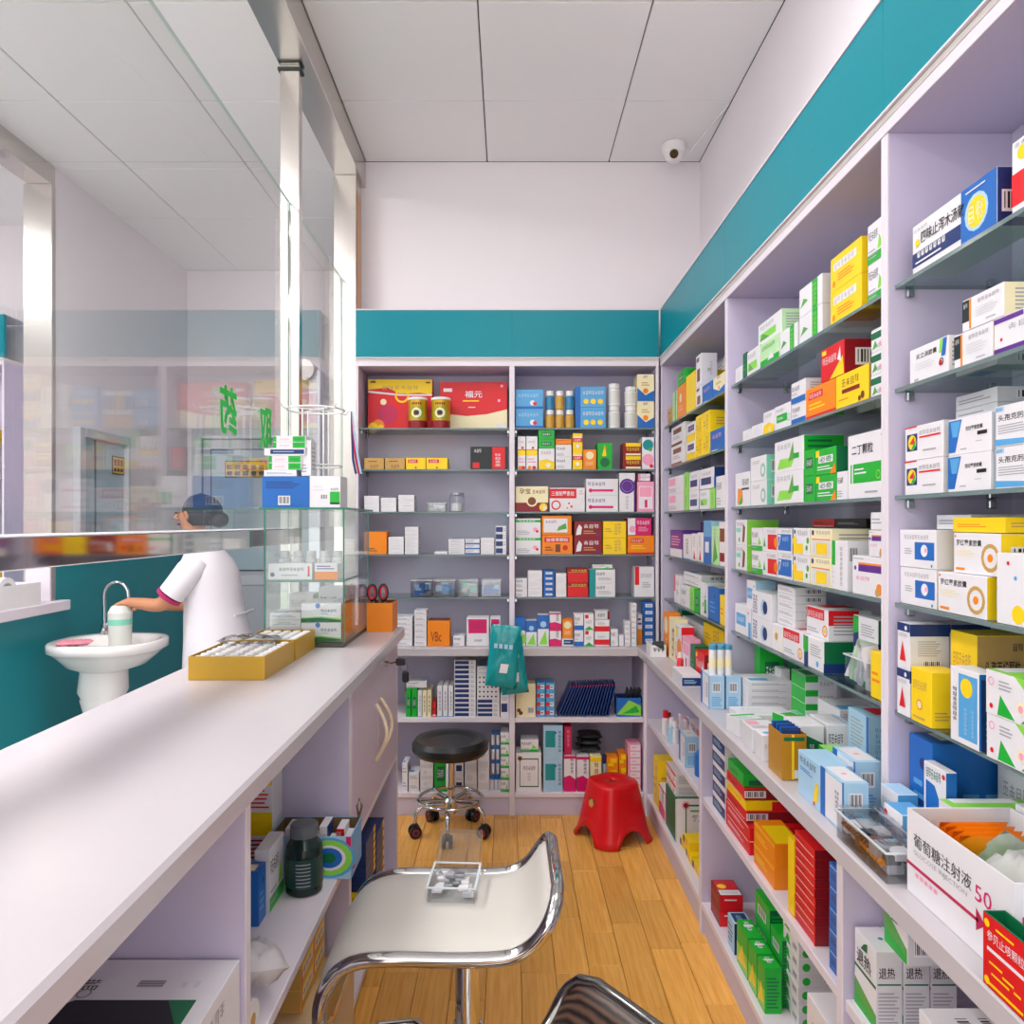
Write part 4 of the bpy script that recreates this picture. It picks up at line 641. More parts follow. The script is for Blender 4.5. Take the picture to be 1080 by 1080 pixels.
row('back',f'worktop, {BR}',ZT,[(544,554,'blue_cap_box',1,30,.06,'blue and white box'),(554.5,566.5,'blue_lemon',1,27,.06,'blue box with lime shape'),(567,579,'blue_lemon',1,33,.06,'tall blue box with lime shape'),(579.5,592,'pink_white',2,35,.06,'pink and white box'),(592.6,605,'blue_band',1,8,.06,'flat blue banded box'),(593,604,'orange_tall',1,20,.06,'orange box',0,8.2),(605.6,615.5,'white_blue',2,34,.06,'white and violet box'),(616,626.5,'green_trees',2,34,.06,'white box with green hills'),(627.2,643,'whitered_low',2,28,.06,'white box with red band'),(627.2,643,'brown_end',1,9,.06,'grey box with brown end',0,28.3),(644,652,'white_lines',1,18,.06,'little printed white box'),(652.6,658,'plain',1,12,.05,'tiny white box'),(658.6,665,'white_bar',5,26,.06,'slim white box'),(665.6,671.5,'white_bar',8,45,.06,'thin white box'),(672.2,677.5,'orange_blue',1,32,.06,'orange and white box',.06),(678.2,690,'blue_layer',6,45,.06,'flat blue box',.06)],front=YT+.05)
LBF=YL+.012
row('back','under-worktop shelf behind black stool',.44,[(428,433.5,'green',1,30,.12,'upright green carton'),(434,440,'green',1,30,.12,'upright green carton'),(440.6,445,'vertical_white',1,28,.12,'upright white carton'),(445.3,450,'vertical_cream',1,28,.12,'upright cream carton'),(450.4,455,'vertical_cream',1,28,.12,'upright cream carton'),(428,450,'white_lines',1,7,.1,'white box lying on upright cartons',.01,30.3),(456,460,'red_thin',1,16,.1,'small red box'),(461,466.5,'vertical_white',1,33,.12,'slim white and blue carton'),(467,472.3,'vertical_white',1,33,.12,'slim white and blue carton'),(472.8,478,'vertical_white',1,33,.12,'slim white and blue carton'),(479,502,'blue_label',12,60,.14,'thin white box with blue label'),(503,527,'blue_label',4,19,.14,'thin blue labelled box'),(503,527,'dots',5,25,.14,'thin white box with dark dots',0,19.2),(503,527,'white_bar',2,9,.14,'thin printed white box',0,44.4),(527.8,537,'blue_stack',1,26,.1,'white and blue box')],front=LBF)
row('back','under-worktop shelf behind red stool',.44,[(544,565,'cream_print',1,35,.1,'cream carton with bar code'),(565.8,575,'blue_dot',4,36,.1,'blue box with red dot'),(575.6,585,'blue_dot',4,36,.1,'blue box with red dot')],front=LBF)
row('back','bottom shelf behind black stool',.102,[(424,430,'white_bar',2,30,.1,'white box'),(431,442,'white_bar',2,20,.1,'low white box'),(443,457,'clear_white',3,36,.1,'grey and white pack'),(458,471.5,'green',1,38,.1,'green pack'),(480,489,'blue_stack',2,36,.1,'blue and white pack'),(490,503,'clear_white',2,42,.1,'pale pack'),(504,516,'clear_white',2,46,.1,'tall pale pack'),(528,537,'white_green',5,62,.1,'white box with green strip')],front=LBF)
row('back','bottom shelf behind red stool',.102,[(544,571,'frame_green',1,41,.1,'white carton with green frame'),(549,568,'white_green',1,13,.08,'white and green box',.01,41.3),(573,593.5,'cyan_card',2,70,.1,'pale blue carton with teal panel'),(594.6,607.5,'pink_white',1,38,.1,'cream and crimson carton'),(595,603,'crimson',1,30,.08,'crimson carton',.01,38.3),(608.3,621.5,'pink_white',1,37,.1,'cream and crimson carton'),(622.3,634.5,'yellow_v',1,37,.1,'yellow and cream carton'),(640,652,'orange_pack',3,36,.08,'orange packet'),(652.6,661,'orange_pack',3,40,.08,'orange packet'),(662,676,'pink_pack',7,50,.1,'flat pink and white pack')],front=LBF)

# a few cartons in the side room cabinet
for k,(z,x,w_,h_,ds,dc) in enumerate(((S1,-3.02,.13,.09,'yellow','yellow carton'),(S1,-3.20,.14,.10,'white_blue','white and blue carton'),(S2,-3.0,.11,.08,'white_red','white and red carton'),(S2,-3.16,.13,.07,'orange_red','orange carton'),(S3,-3.03,.14,.08,'white_green','white and green carton'),(S3,-3.2,.12,.09,'white_pink','white and pink carton'),(S4,-3.0,.12,.07,'red_gold','red carton'),(S4,-3.16,.13,.08,'blue_box','blue carton'),(S5,-3.02,.13,.10,'yellow_print','yellow printed carton'),(S5,-3.2,.14,.08,'white_teal','white and teal carton'))):
    put(ds,w_,h_,.1,(x,4.222,z+.0004),0,dc,('top','second','third','fourth','fifth')[SHZ.index(z)]+' shelf, side room cabinet',k)
# ------------------------------------------------------------------ stock on the right shelves
RF,RM,RN='far right bay','middle right bay','near right bay'
row('right',f'top shelf, {RF}',S1,[(703,708,'gold',1,18,.05,'slim tan carton'),(708.5,713,'lightgreen_tall',1,32,.1,'slim pale green carton'),(713.5,722,'orange_tallbox',1,35,.1,'orange carton'),(713.5,721.5,'green',1,14,.1,'green box on the orange carton',0,35.3),(722.6,732.5,'amber',1,41,.12,'tall amber carton'),(733,739,'brown_white',1,22,.1,'small brown and white carton'),(733,738.5,'brown_white',1,33,.06,'white carton with brown panel',.0,22.4),(739.5,750,'navy_box',1,20,.1,'navy carton'),(751,763.5,'yellow_blue',1,21,.1,'cream and blue box'),(715,727,'white_bar',4,.225,.06,'pale stacked box',.145)])
row('right',f'second shelf, {RF}',S2,[(707,721,'choco',2,.17,.1,'white carton with chocolate panel'),(723,732,'cocoa',2,.15,.12,'cocoa carton with navy panel'),(732.7,739.6,'yellow',2,.16,.16,'yellow carton'),(740.2,747,'yellow',2,.16,.16,'yellow carton'),(748,763.5,'navy_box',1,.078,.08,'bright blue carton')])
row('right',f'third shelf, {RF}',S3,[(704,719.5,'pink_tag',2,.15,.1,'white carton with pink corner'),(720,725,'lime_box',2,.155,.12,'lime carton'),(725.6,736,'blue_stack',2,.15,.12,'white and navy carton'),(736.8,747,'lime_white',1,.072,.1,'white carton with lime panel'),(747.6,753,'lime_box',1,.072,.1,'low lime carton'),(736.8,752,'blue_stack',1,.075,.1,'navy topped carton',0,.0735),(754,763.5,'white_lines',1,.11,.1,'white carton')])
row('right',f'fourth shelf, {RF}',S4,[(706,718.5,'violet_tall',1,.115,.1,'violet and white carton'),(719.5,727.5,'vertical_white',1,.1,.1,'slim white carton'),(728.5,734,'lean_white',1,.105,.1,'white carton with red drop'),(734.6,740,'lean_white',1,.11,.1,'white carton with red drop'),(741,749,'blue_bottle_box',1,.155,.1,'tall blue carton with white label'),(749.6,756.5,'leafgreen_slim',1,.135,.1,'pale green slim carton'),(757.2,763.6,'two_brown',1,.15,.1,'white carton with brown panels'),(709,738,'violet_tall',1,.15,.08,'wide violet carton behind the others',.12)])
row('right',f'fifth shelf, {RF}',S5,[(710,716,'white_redbar',1,.12,.1,'white carton with red edge'),(717,726,'white_lines',1,.085,.1,'white carton'),(717,735,'white_bar',2,.05,.1,'flat white box',.012,.093),(726.6,731,'lime_box',1,.09,.1,'green and yellow carton'),(731.5,736.5,'green',1,.085,.1,'green carton'),(737.5,744,'white_greentop',1,.125,.1,'white and green carton'),(745.5,757,'blue_solid',1,.115,.08,'blue carton'),(758,763.6,'yellow_plain',1,.1,.1,'yellow carton')])
row('right',f'top shelf, {RM}',S1,[(774.2,781.5,'plain',1,17,.1,'low white carton'),(782,786,'dgreen',1,28,.1,'dark green carton'),(786.6,800,'lime_white',1,27,.1,'white carton with lime leaf'),(800.6,820,'green_fade',1,27,.1,'pale green carton'),(794,818,'lime_white',1,24,.1,'upper lime leaf carton',.012,.075),(821,839.5,'white_green_v',1,27,.08,'low white carton with green side'),(828,841,'white_lines',1,56,.08,'tall white carton',.09),(841,865,'white_green_v',2,61,.12,'white carton with green herb stripe'),(874,906.5,'yellow_print',2,74,.13,'big yellow carton'),(912.5,930.5,'white_green',2,84,.12,'white carton with green wave')])
row('right',f'second shelf, {RM}',S2,[(782,791,'plain',1,12,.08,'tiny white box'),(791.6,803,'plain',1,14,.08,'tiny white box'),(803.6,815,'gold_flower',1,24,.1,'white and yellow carton'),(815.6,832,'green_rect',1,26,.1,'white carton with green rectangle'),(832.6,847.5,'white_blue',2,45,.1,'white carton with blue foot'),(848.2,879,'orange_red',1,.074,.14,'bright orange carton'),(879.6,914,'yell_dates',1,.074,.16,'yellow carton with date picture'),(864,888.5,'red',1,.075,.12,'red carton on the orange ones',0,.0745),(916,930.5,'two_green',3,.135,.12,'cream carton with green band')])
row('right',f'third shelf, {RM}',S3,[(774.2,789.5,'plaster',1,36,.06,'white carton with bandage picture'),(790,806.5,'mint_pair',2,52,.07,'white carton with mint side'),(815,845.5,'herb_green',2,68,.1,'white carton with green herbs'),(846.2,857.5,'green',2,55,.1,'bright green slim carton'),(858.2,880,'biqi',2,56,.1,'green carton with white lettering'),(880.7,891.6,'white_lines',1,30,.1,'low white carton'),(892.2,930.5,'two_ding',1,.133,.09,'large white carton with green rectangle'),(846,862,'plain',1,.165,.07,'tall white carton behind green ones',.13),(862.6,880,'plain',1,.165,.07,'tall white carton behind green ones',.13)])
row('right',f'fourth shelf, {RM}',S4,[(774.2,785.5,'green_deer',2,53,.1,'lime carton with brown picture'),(791,802.5,'white_green',2,48,.1,'white and green carton'),(803.2,817.5,'red_tablet',2,51,.1,'white carton with red panel'),(818.2,833.7,'seven_blue',2,.132,.1,'white carton with blue seven panel'),(834.4,851.8,'lemon',2,.134,.1,'white carton with lemons'),(852.4,874.6,'capsule_yellow',2,.134,.14,'cream carton with yellow capsules'),(875.3,891.5,'white_slab',1,.108,.08,'white carton with green corner'),(897,930.5,'violet_fig',1,.08,.1,'white carton with violet band and figs'),(914,930.5,'violet_fig',1,.052,.08,'smaller violet banded carton',0,.0804),(916,930.5,'white_bar',1,.035,.08,'flat white box on violet cartons',0,.133),
  (812,830,'blue_solid',1,.135,.08,'blue carton in the second row',.11),(830.6,851,'blue_solid',1,.135,.08,'blue carton in the second row',.11),(813,833,'red_thin',1,.022,.08,'flat red box on top',.11,.1356),(833.6,862,'black',1,.022,.08,'flat black box on top',.11,.1356)])
row('right',f'fifth shelf, {RM}',S5,[(774,790.5,'blue_panel',1,31,.1,'white carton with light blue panel'),(782,791,'blue_panel',1,28,.06,'upper light blue panel carton',.012,.0905),(791.2,811.6,'oval_blue',2,54,.1,'white carton with blue oval'),(812.3,823.6,'seal',1,28,.1,'white carton with golden seal'),(813,831,'white_bar',5,.105,.08,'flat printed white box',.014,.073),(824.2,845.7,'red_head',1,.073,.1,'white carton with red heading'),(846.3,867,'green_blue',1,.073,.14,'white carton with green and blue side'),(844,866.5,'red_head',1,.07,.1,'upper red headed carton',.012,.0735),(879,903.5,'green_blue',1,.073,.15,'green sided carton behind the clear bin',.04),(879,903.5,'green_blue',1,.07,.15,'upper green sided carton',.04,.0735),(916,930.5,'yellow_plain',1,.092,.1,'plain yellow carton')])
row('right',f'top shelf, {RN}',S1,[(960,1049,'anti_diarrhoea',1,.089,.07,'blue and white carton with yellow disc'),(1064,1120,'red_swirl',1,.105,.12,'white carton with red swirl')])
row('right',f'second shelf, {RN}',S2,[(957,998,'yanlixiao',1,.062,.05,'white carton with lime and blue slashes'),(1003.5,1044.5,'black_end',1,.055,.12,'white carton with black end'),(1012,1056,'black_end',1,.05,.14,'upper black ended carton',0,.0553),(1045.3,1100,'violet_edge',1,.055,.12,'white carton with violet edge')])
row('right',f'third shelf, {RN}',S3,[(952,992,'pepper',2,.122,.17,'white carton with pepper picture'),(963,1003,'white_bar',2,.05,.1,'flat white box with bar code',.07,.1225),(997,1042,'blue_slash',2,.118,.09,'white carton with blue slash'),(1046,1096,'cefixime',2,.122,.1,'white carton with light blue wave')])
row('right',f'fourth shelf, {RN}',S4,[(946,984.5,'dog_blue',2,.135,.15,'white carton with blue picture panel'),(986.5,1038,'ring_yellow',1,.066,.1,'white carton with golden ring'),(998,1047,'ring_yellow',1,.065,.1,'upper golden ring carton',.008,.0663),(956,990,'white_bar',1,.026,.1,'flat white box with small print',.05,.1355),(992,1046,'yellow_plain',1,.024,.09,'flat yellow box',.016,.132),(1048,1096,'pill_white',1,.104,.07,'white carton with yellow pill'),(1052,1090,'yellow',1,.14,.08,'tall yellow carton in second row',.09)])
row('right',f'fifth shelf, {RN}',S5,[(943.5,957,'triangle',2,.166,.07,'white carton with red triangle',0,0,2),(958.5,980,'yellow_stamp',1,.094,.055,'yellow carton with oval stamp')],front=.703)
row('right',f'fifth shelf, {RN}',S5,[(1000,1028,'cefprozil',1,.16,.09,'tall yellow carton with black lettering')],front=.765)
row('right',f'fifth shelf, {RN}',S5,[(999.5,1030,'lion_blue',1,.118,.035,'white carton with blue panel'),(1037,1090,'kids_lime',2,.13,.1,'white and lime carton')],front=.703)

# lower right: shelf and floor of the base cabinets
LF=XL+.012
row('right','upper shelf, far base cabinet',.44,[(715,722,'blue_frame',1,.11,.05,'white and blue carton')],front=LF)
row('right','floor, far base cabinet',.102,[(688,693,'yellow',1,.2,.1,'yellow packet'),(694,700,'pink_white',1,.12,.1,'white and pink packet'),(701,711,'fufang_end',1,.165,.115,'dark green and white carton'),(700.5,710,'white_red',2,.085,.1,'white and red box on the green carton',.004,.1655)],front=LF)
row('right','upper shelf, middle base cabinet',.44,[(750,763,'navy_label',5,.235,.16,'white box with navy label'),(764,789,'red_white',2,.075,.2,'red carton'),(764.3,785,'red_barcode',1,.03,.17,'red carton with bar code',.002,.0753),(764.3,784,'yellow_red',1,.024,.17,'yellow and red carton',.002,.1056),(764.3,783,'red_barcode',1,.03,.17,'red bar coded carton',.002,.13),(765,781,'green_lid',1,.035,.15,'bright green carton',.004,.1605),(793,814.5,'orange_yellow',2,.11,.07,'orange carton with yellow lid'),(829,835.5,'amber',1,.17,.04,'upright yellow carton'),(836.2,857,'red_thin',10,.2,.09,'flat red box'),(872,883.5,'blue_pile',5,.21,.06,'flat blue box')],front=LF)
row('right','floor, middle base cabinet',.102,[(748,757.5,'cake_red',2,.095,.07,'red carton with cake picture'),(766,773,'navy_pack',1,.09,.05,'navy and white carton'),(775.5,787,'green_top',1,.115,.042,'upright green carton'),(787.6,796.5,'green_top',1,.115,.042,'upright green carton'),(797.2,805,'green_top',1,.115,.042,'upright green carton'),(775.5,790,'green_code',3,.2,.06,'green box with white bar code',.05),(790.6,802,'green_code',3,.17,.06,'green box with white bar code',.05),(849,880,'green_dark_label',1,.22,.1,'white carton with dark green label')],front=LF)
row('right','floor, middle base cabinet',.102,[(824,840,'herb_flat',7,.235,.12,'white box with green herb picture')],front=.69)
row('right','upper shelf, near base cabinet',.44,[(899,922,'tuire',1,.14,.045,'white and green fever carton',0,0,3),(912,936,'tuire_flat',1,.075,.05,'small green and white carton',.03,.1405),(912,936,'tuire_flat',1,.075,.05,'rear small green and white carton',.083,.1405),(966,1010,'barcode_flat',1,.13,.12,'white carton with bar codes')],front=LF)
row('right','floor, near base cabinet',.102,[(899,960,'tuire',1,.2,.15,'white carton on the floor board')],front=LF)

# worktop stock on the right
def wt(design,x,y,w,h,d,rz,desc,order,z=ZT,n=1,place='right worktop'):
    for k in range(n): put(design,w,h/n-.0005,d,(x,y,z+.0003+k*h/n),rz,desc,place,order,k,n)
row('right','right worktop, far end',ZT,[(699,704,'orange_tall',1,45,.05,'orange carton'),(704.6,711,'cream_box',1,44,.05,'cream carton'),(711.6,717.5,'red_swirl',1,42,.05,'red and white carton'),(718.2,726.5,'pink',1,36,.04,'pink framed carton'),(727,731.6,'dgreen',1,34,.05,'dark green carton'),(732.2,742,'red',1,33,.05,'red carton')],front=.66)
row('right','right worktop, far end',ZT,[(714,718,'dgreen',1,.17,.06,'dark green carton behind others'),(718.6,740,'white_lines',2,.15,.06,'white carton behind others'),(740.6,762,'yellow',2,.17,.06,'yellow carton'),(762.6,783,'red_head',1,.1,.06,'white carton with red heading')],front=.76)
wt('navy_label',.588,2.53,.065,.042,.15,0,'flat white and blue box',1)
wt('blue_frame',.60,2.33,.10,.10,.045,-PI/2,'white carton with blue frame',2,place='right worktop below far bay'); wt('blue_frame',.65,2.33,.10,.10,.045,-PI/2,'second blue framed carton',3,place='right worktop below far bay')
wt('white_bar',.70,2.18,.13,.095,.11,0,'white box in low stack',4,n=5,place='right worktop below middle bay'); wt('plain',.63,2.03,.15,.034,.1,0,'flat white box',5)
wt('white_greentop',.60,1.935,.07,.045,.075,.2,'flat green and white box',6); wt('green_bandage',.745,1.93,.09,.045,.1,.3,'white box with green lid',7)
wt('white_violet',.593,1.815,.07,.055,.09,0,'white box with violet patch',8); wt('redtop_white',.593,1.745,.04,.06,.05,0,'white box with red dot',9)
wt('green_dark_label',.660,1.69,.055,.098,.1,0,'dark teal printed carton',10); wt('white_lines',.722,1.69,.06,.1,.1,0,'white carton with small print',11); wt('lime_box',.69,1.61,.045,.065,.05,0,'lime and yellow carton',12,n=2,place='right worktop below middle bay')
wt('tall_grey',.765,1.68,.095,.145,.1,-PI/2,'tall pale carton with red top',13)
wt('green',.775,2.30,.075,.185,.05,0,'tall green carton',14); wt('white_lines',.815,2.235,.028,.12,.05,0,'slim white slab carton',15); wt('dgreen',.848,2.20,.06,.17,.07,0,'dark green striped box',28,n=6,place='right worktop below middle bay'); wt('green_bandage',.79,1.985,.085,.15,.10,0,'green box in the deep stack',29,n=4,place='right worktop below middle bay')
wt('white_bar',.80,1.80,.115,.105,.13,0,'white flat box in deep stack',16,n=4,place='right worktop below middle bay'); wt('green',.87,1.50,.055,.165,.06,0,'green carton by the divider',17); wt('white_bar',.675,1.81,.11,.055,.085,.05,'white flat box beside the amber box',30,n=2,place='right worktop below middle bay')
wt('blue_tall',.60,1.545,.108,.09,.06,-PI/2,'sky blue carton',18); wt('blue_frame',.60,1.434,.10,.093,.045,-PI/2,'pale carton with blue frame',19)
wt('blue_frame',.665,1.53,.10,.10,.05,-PI/2,'pale blue framed carton behind sky blue one',20)
RB='right worktop below near bay'
wt('blue_white_l',.685,1.372,.06,.08,.036,-PI/2,'white and light blue carton',21,place=RB); wt('blue_cut',.655,1.30,.06,.072,.045,-PI/2,'low blue carton with notched lid',22,place=RB)
wt('blue_solid',.735,1.367,.075,.175,.14,-PI/2,'big solid blue carton',23,place=RB); wt('blue_drop',.716,1.285,.065,.15,.018,-PI/2,'white carton with blue drop',24,place=RB)
wt('kids_lime',.70,1.212,.06,.11,.13,-PI/2,'white carton with coloured corner',25,place=RB); wt('white_bar',.775,1.14,.14,.13,.10,-PI/2,'white carton with small print',26,place=RB); wt('blue_stack',.84,1.28,.10,.15,.06,-PI/2,'white and navy carton at the back',27,place=RB)
# ------------------------------------------------------------------ single things
def px2(px,py,z):           # floor point of a thing whose base stands at height z
    s=(py-VY)/(H-z); return ((px-VX)/s,F/s)
GOLD=mat('gold_tin','#c9a21e',0.3,0.4); SKYB=mat('bottle_blue','#2f7fae',0.35); AMBERB=mat('bottle_amber','#c89a3e',0.35)
STEELT=mat('zinc','#a9adb2',0.3,0.8); REDP=mat('red_plastic','#d40f1a',0.3,noise=0.03,scale=12); RUB=mat('black_vinyl','#16181a',0.38)
PALE=mat('pale_paper','#d8d8d6',0.6); TEALP=mat('teal_foil','#0b9aa0',0.22,noise=0.15,scale=8,spec=0.6); BLK=mat('black_foil','#1d2126',0.25,noise=0.2,scale=10)
def bottle(name,label,cat,x,y,z,r,h,body,cap,lab=None,group=None,capr=.8,neck=.72):
    t=thing(name,label,cat,(x,y,z),0,group)
    q=MB(); q.lathe([(r*.92,0),(r,.003),(r,h*(neck-.06)),(r*.7,h*neck)],(0,0,0),body,16); q.build('body',t)
    q=MB(); q.lathe([(r*capr,h*neck),(r*capr,h*.97),(r*capr*.9,h)],(0,0,0),cap,16); q.build('cap',t)
    if lab: q=MB(); q.lathe([(r+.0004,h*.1),(r+.0004,h*(neck-.12))],(0,0,0),lab,16); q.build('label_band',t)
    return t
ORDN=['first','second','third','fourth','fifth','sixth','seventh','eighth','ninth','tenth','eleventh','twelfth','thirteenth','fourteenth','fifteenth','sixteenth','seventeenth']
# gift tins in front of the gift cartons
for k,(px,w_) in enumerate(((440.5,'left'),(465,'right'))):
    y=YU+.05; t=thing('gold_tin',f'gold tin with red foot and white lid, {w_} of the pair','tin',(back_x(px,y),y,S1+.0005),0,'gold tins before the gift cartons')
    r=.044; q=MB(); q.lathe([(r,0),(r,.035)],(0,0,0),pc('E'),20); q.build('foot_band',t)
    q=MB(); q.lathe([(r,.035),(r,.132)],(0,0,0),GOLD,20); bd=q.build('body',t)
    q=MB(); q.lathe([(r+.002,.132),(r+.002,.142),(r-.004,.144)],(0,0,0),WHITEP,20); q.build('lid',t)
    q=MB()
    for rr,c,e in ((.030,'g',.0012),(.024,'C',.0018),(.012,'Z',.0024)):
        n=14; q.face([((r+e)*math.sin(rr*math.cos(2*PI*j/n)/r),-(r+e)*math.cos(rr*math.cos(2*PI*j/n)/r),.07+rr*math.sin(2*PI*j/n)) for j in range(n)],pc(c))
    for j in range(5): a=(j-2)*.22; q.face([((r+.001)*math.sin(a+d),-(r+.001)*math.cos(a+d),zz) for d,zz in ((-.08,.108),(.08,.108),(.08,.118),(-.08,.118))],pc('E'))
    q.build('badge',bd)
# stacked supplement bottles, top shelf right
for c,px in enumerate((580,590.4,600.8)):
    for k in (0,1):
        y=YU+.045; body=(SKYB,AMBERB,SKYB)[c] if k else AMBERB
        bottle('supplement_bottle',f'{"blue" if (k and c!=1) else "amber"} supplement bottle with white cap, {("left","middle","right")[c]} column, {"upper" if k else "lower"}, top shelf','bottle',back_x(px,y),y,S1+.0005+k*.0875,.0215,.087,body,WHITEP,None,'stacked supplement bottles',.8,.74)
for c,px in enumerate((647.5,665)):
    for k in (0,1):
        y=YU+.05; bottle('pill_bottle',f'white pill bottle, {"upper" if k else "lower"} of the {("left","right")[c]} pair, top shelf','bottle',back_x(px,y),y,S1+.0005+k*.1045,.028,.104 if not(c and k) else .09,WHITEP,WHITEP,PALE,'stacked white pill bottles',.9,.8)
# glass jar and clear box, third shelf
y=YU+.05; t=thing('glass_jar','clear glass jar with metal lid on third shelf, back left bay','jar',(back_x(482,y),y,S3+.0005))
q=MB(); q.lathe([(.034,0),(.036,.004),(.036,.07),(.03,.078)],(0,0,0),CLEAR,20); q.build('body',t)
q=MB(); q.lathe([(.032,.078),(.032,.088)],(0,0,0),STEELT,20); q.build('lid',t)
q=MB(); q.lathe([(.028,.003),(.028,.04)],(0,0,0),pc('S'),14); q.build('contents',t)
def bin_(label,x0,x1,y0,y1,z,h,fill,fh,name='clear_bin',seed=0,cols=('X','U','S'),group=None,lid=False,n=14,taper=.0):
    """open clear plastic container with small packs inside"""
    t=thing(name,label,'container',((x0+x1)/2,(y0+y1)/2,z),0,group); a,b=(x1-x0)/2,(y1-y0)/2; T=.0015
    q=MB(); q.box((-a,-b,0),(a,b,T),CLEAR); q.box((-a,-b,T),(a,-b+T,h),CLEAR); q.box((-a,b-T,T),(a,b,h),CLEAR); q.box((-a,-b+T,T),(-a+T,b-T,h),CLEAR); q.box((a-T,-b+T,T),(a,b-T,h),CLEAR); q.build('shell',t)
    q=MB()
    for s,e in (((-a-.003,-b-.003,h-.003),(a+.003,-b,h)),((-a-.003,b,h-.003),(a+.003,b+.003,h)),((-a-.003,-b,h-.003),(-a,b,h)),((a,-b,h-.003),(a+.003,b,h))): q.box(s,e,mat('rim_plastic','#d5dbe0',0.25))
    q.build('rim',t)
    rg=random.Random(seed); q=MB()
    for k in range(n):
        sx=rg.uniform(.012,.02)*min(1,a/.04); sy=rg.uniform(.008,.016)*min(1,b/.03); sz=fh*rg.uniform(.35,.55)
        cx=rg.uniform(-a+sx+.004,a-sx-.004); cy=rg.uniform(-b+sy+.004,b-sy-.004); cz=T+rg.uniform(0,fh-sz)
        q.bbox((cx-sx,cy-sy,cz),(cx+sx,cy+sy,cz+sz),pc(rg.choice(cols)),.002)
    tag(q.build('contents',t),kind='stuff'); return t
y=YU+.03
for k,(a,b,cc) in enumerate(((433,455,'UXB'),(458,480,'UBX'),(484,504,'XSQ'),(508,528,'SXB'))):
    bin_(f'clear plastic bin of small packs, {("leftmost","second from left","third from left","rightmost")[k]}, fifth shelf back left bay',back_x(a,y),back_x(b,y),y,y+.11,S5+.0005,.078,None,.06,seed=k,cols=tuple(cc),group='clear bins on the fifth shelf')
bin_('low clear box of papers on third shelf beside the glass jar',back_x(451,y),back_x(470,y),y,y+.09,S3+.0005,.042,None,.034,seed=9,cols=('S','W','A'),name='clear_box')
# teal wipe packs hanging over the back worktop edge
def pillow(name,w,h,t,m,par=None,loc=(0,0,0),n=12,crimp=True,rot=None,seed=0,wr=.0025):
    rg=random.Random(seed); q=MB(); top=[];bot=[]
    for i in range(n+1):
        for j in range(n+1):
            u=i/n*2-1; v=j/n*2-1; e=max(0,(1-u**4)*(1-v**6))**.6; d=t/2*e+rg.uniform(-wr,wr)*(e>.05)
            pinch=1-.06*(1-abs(v))*0; p=Vector((u*w/2*(1-.04*(1-v*v)),0,v*h/2))
            top.append((p.x,-d,p.z)); bot.append((p.x,d,p.z))
    f=lambda i,j:i*(n+1)+j
    q.add(top,[(f(i,j),f(i+1,j),f(i+1,j+1),f(i,j+1)) for i in range(n) for j in range(n)],m,True)
    q.add(bot,[(f(i,j),f(i,j+1),f(i+1,j+1),f(i+1,j)) for i in range(n) for j in range(n)],m,True)
    o=q.build(name,par,loc)
    if rot: o.rotation_euler=rot
    return o
for k,(px,py,w,h,ry,dy,lb) in enumerate(((531,692,.135,.27,.10,0,'front teal foil wipe pack hanging over the back worktop edge'),(540,702,.12,.25,-.12,.034,'rear teal foil wipe pack hanging behind the front one'))):
    yy=YT-.070+dy+.002*k; s=F/yy; t=thing('wipe_pack',lb,'pack',((px-VX)/s,yy,H-(py-VY)/s-h/2),0,'teal wipe packs'); 
    o=pillow('pouch',w,h,.03,TEALP,t,(0,0,h/2),rot=(0,ry,0),seed=k,wr=.0045,n=16)
    q=MB(); q.face([(-.012,-.0195,-.07),(.022,-.0195,-.07),(.026,-.0195,-.03),(-.008,-.0195,-.03)],pc('W')); 
    for j in range(4): q.face([(-.045+.022*j,-.0195,.035),(-.03+.022*j,-.0195,.035),(-.03+.022*j,-.0195,.055),(-.045+.022*j,-.0195,.055)],pc('X'))
    q.build('print',o)
# dark blue folders leaning in a row
fm=MB(); fm.bbox((0,0,0),(.0045,.12,.15),mat('folder_blue','#173f86',0.3),.0008); fm.bbox((-.0006,-.0006,.144),(.0051,.001,.15),pc('R'),.0003); fme=fm.mesh('folder')
yy=LBF+.008
for k in range(17):
    o=link('leaflet_folder',fme,None,(back_x(588,yy)+k*.0142,yy,.4408+.0018)); o.rotation_euler=(0,.42-.012*k,0)
    tag(o,f'dark blue leaflet folder, {ORDN[k]} from left in the leaning row behind red stool','folder','leaning blue folders')
# boxes with sachets beside the folders
def open_box(name,label,x0,x1,y0,y1,z,h,outer,inner,deco=None,T=.002,cat='box',rz=0,loc=None):
    t=thing(name,label,cat,((x0+x1)/2,(y0+y1)/2,z),rz); a,b=(x1-x0)/2,(y1-y0)/2
    q=MB(); q.box((-a,-b,0),(a,b,T),outer); 
    for s,e in (((-a,-b,T),(a,-b+T,h)),((-a,b-T,T),(a,b,h)),((-a,-b+T,T),(-a+T,b-T,h)),((a-T,-b+T,T),(a,b-T,h))): q.box(s,e,outer)
    for s,e in (((-a+T,-b+T,T),(a-T,-b+T+.0004,h-.001)),((-a+T,b-T-.0004,T),(a-T,b-T,h-.001)),((-a+T,-b+T,T),(-a+T+.0004,b-T,h-.001)),((a-T-.0004,-b+T,T),(a-T,b-T,h-.001))): q.box(s,e,inner)
    q.build('tray',t)
    return t,a,b
x0,x1=back_x(650.5,yy),back_x(676,yy)
t,a,b=open_box('sachet_box','blue and green open box of dark sachets beside blue folders',x0,x1,yy,yy+.09,.4403,.085,pc('B'),pc('N'))
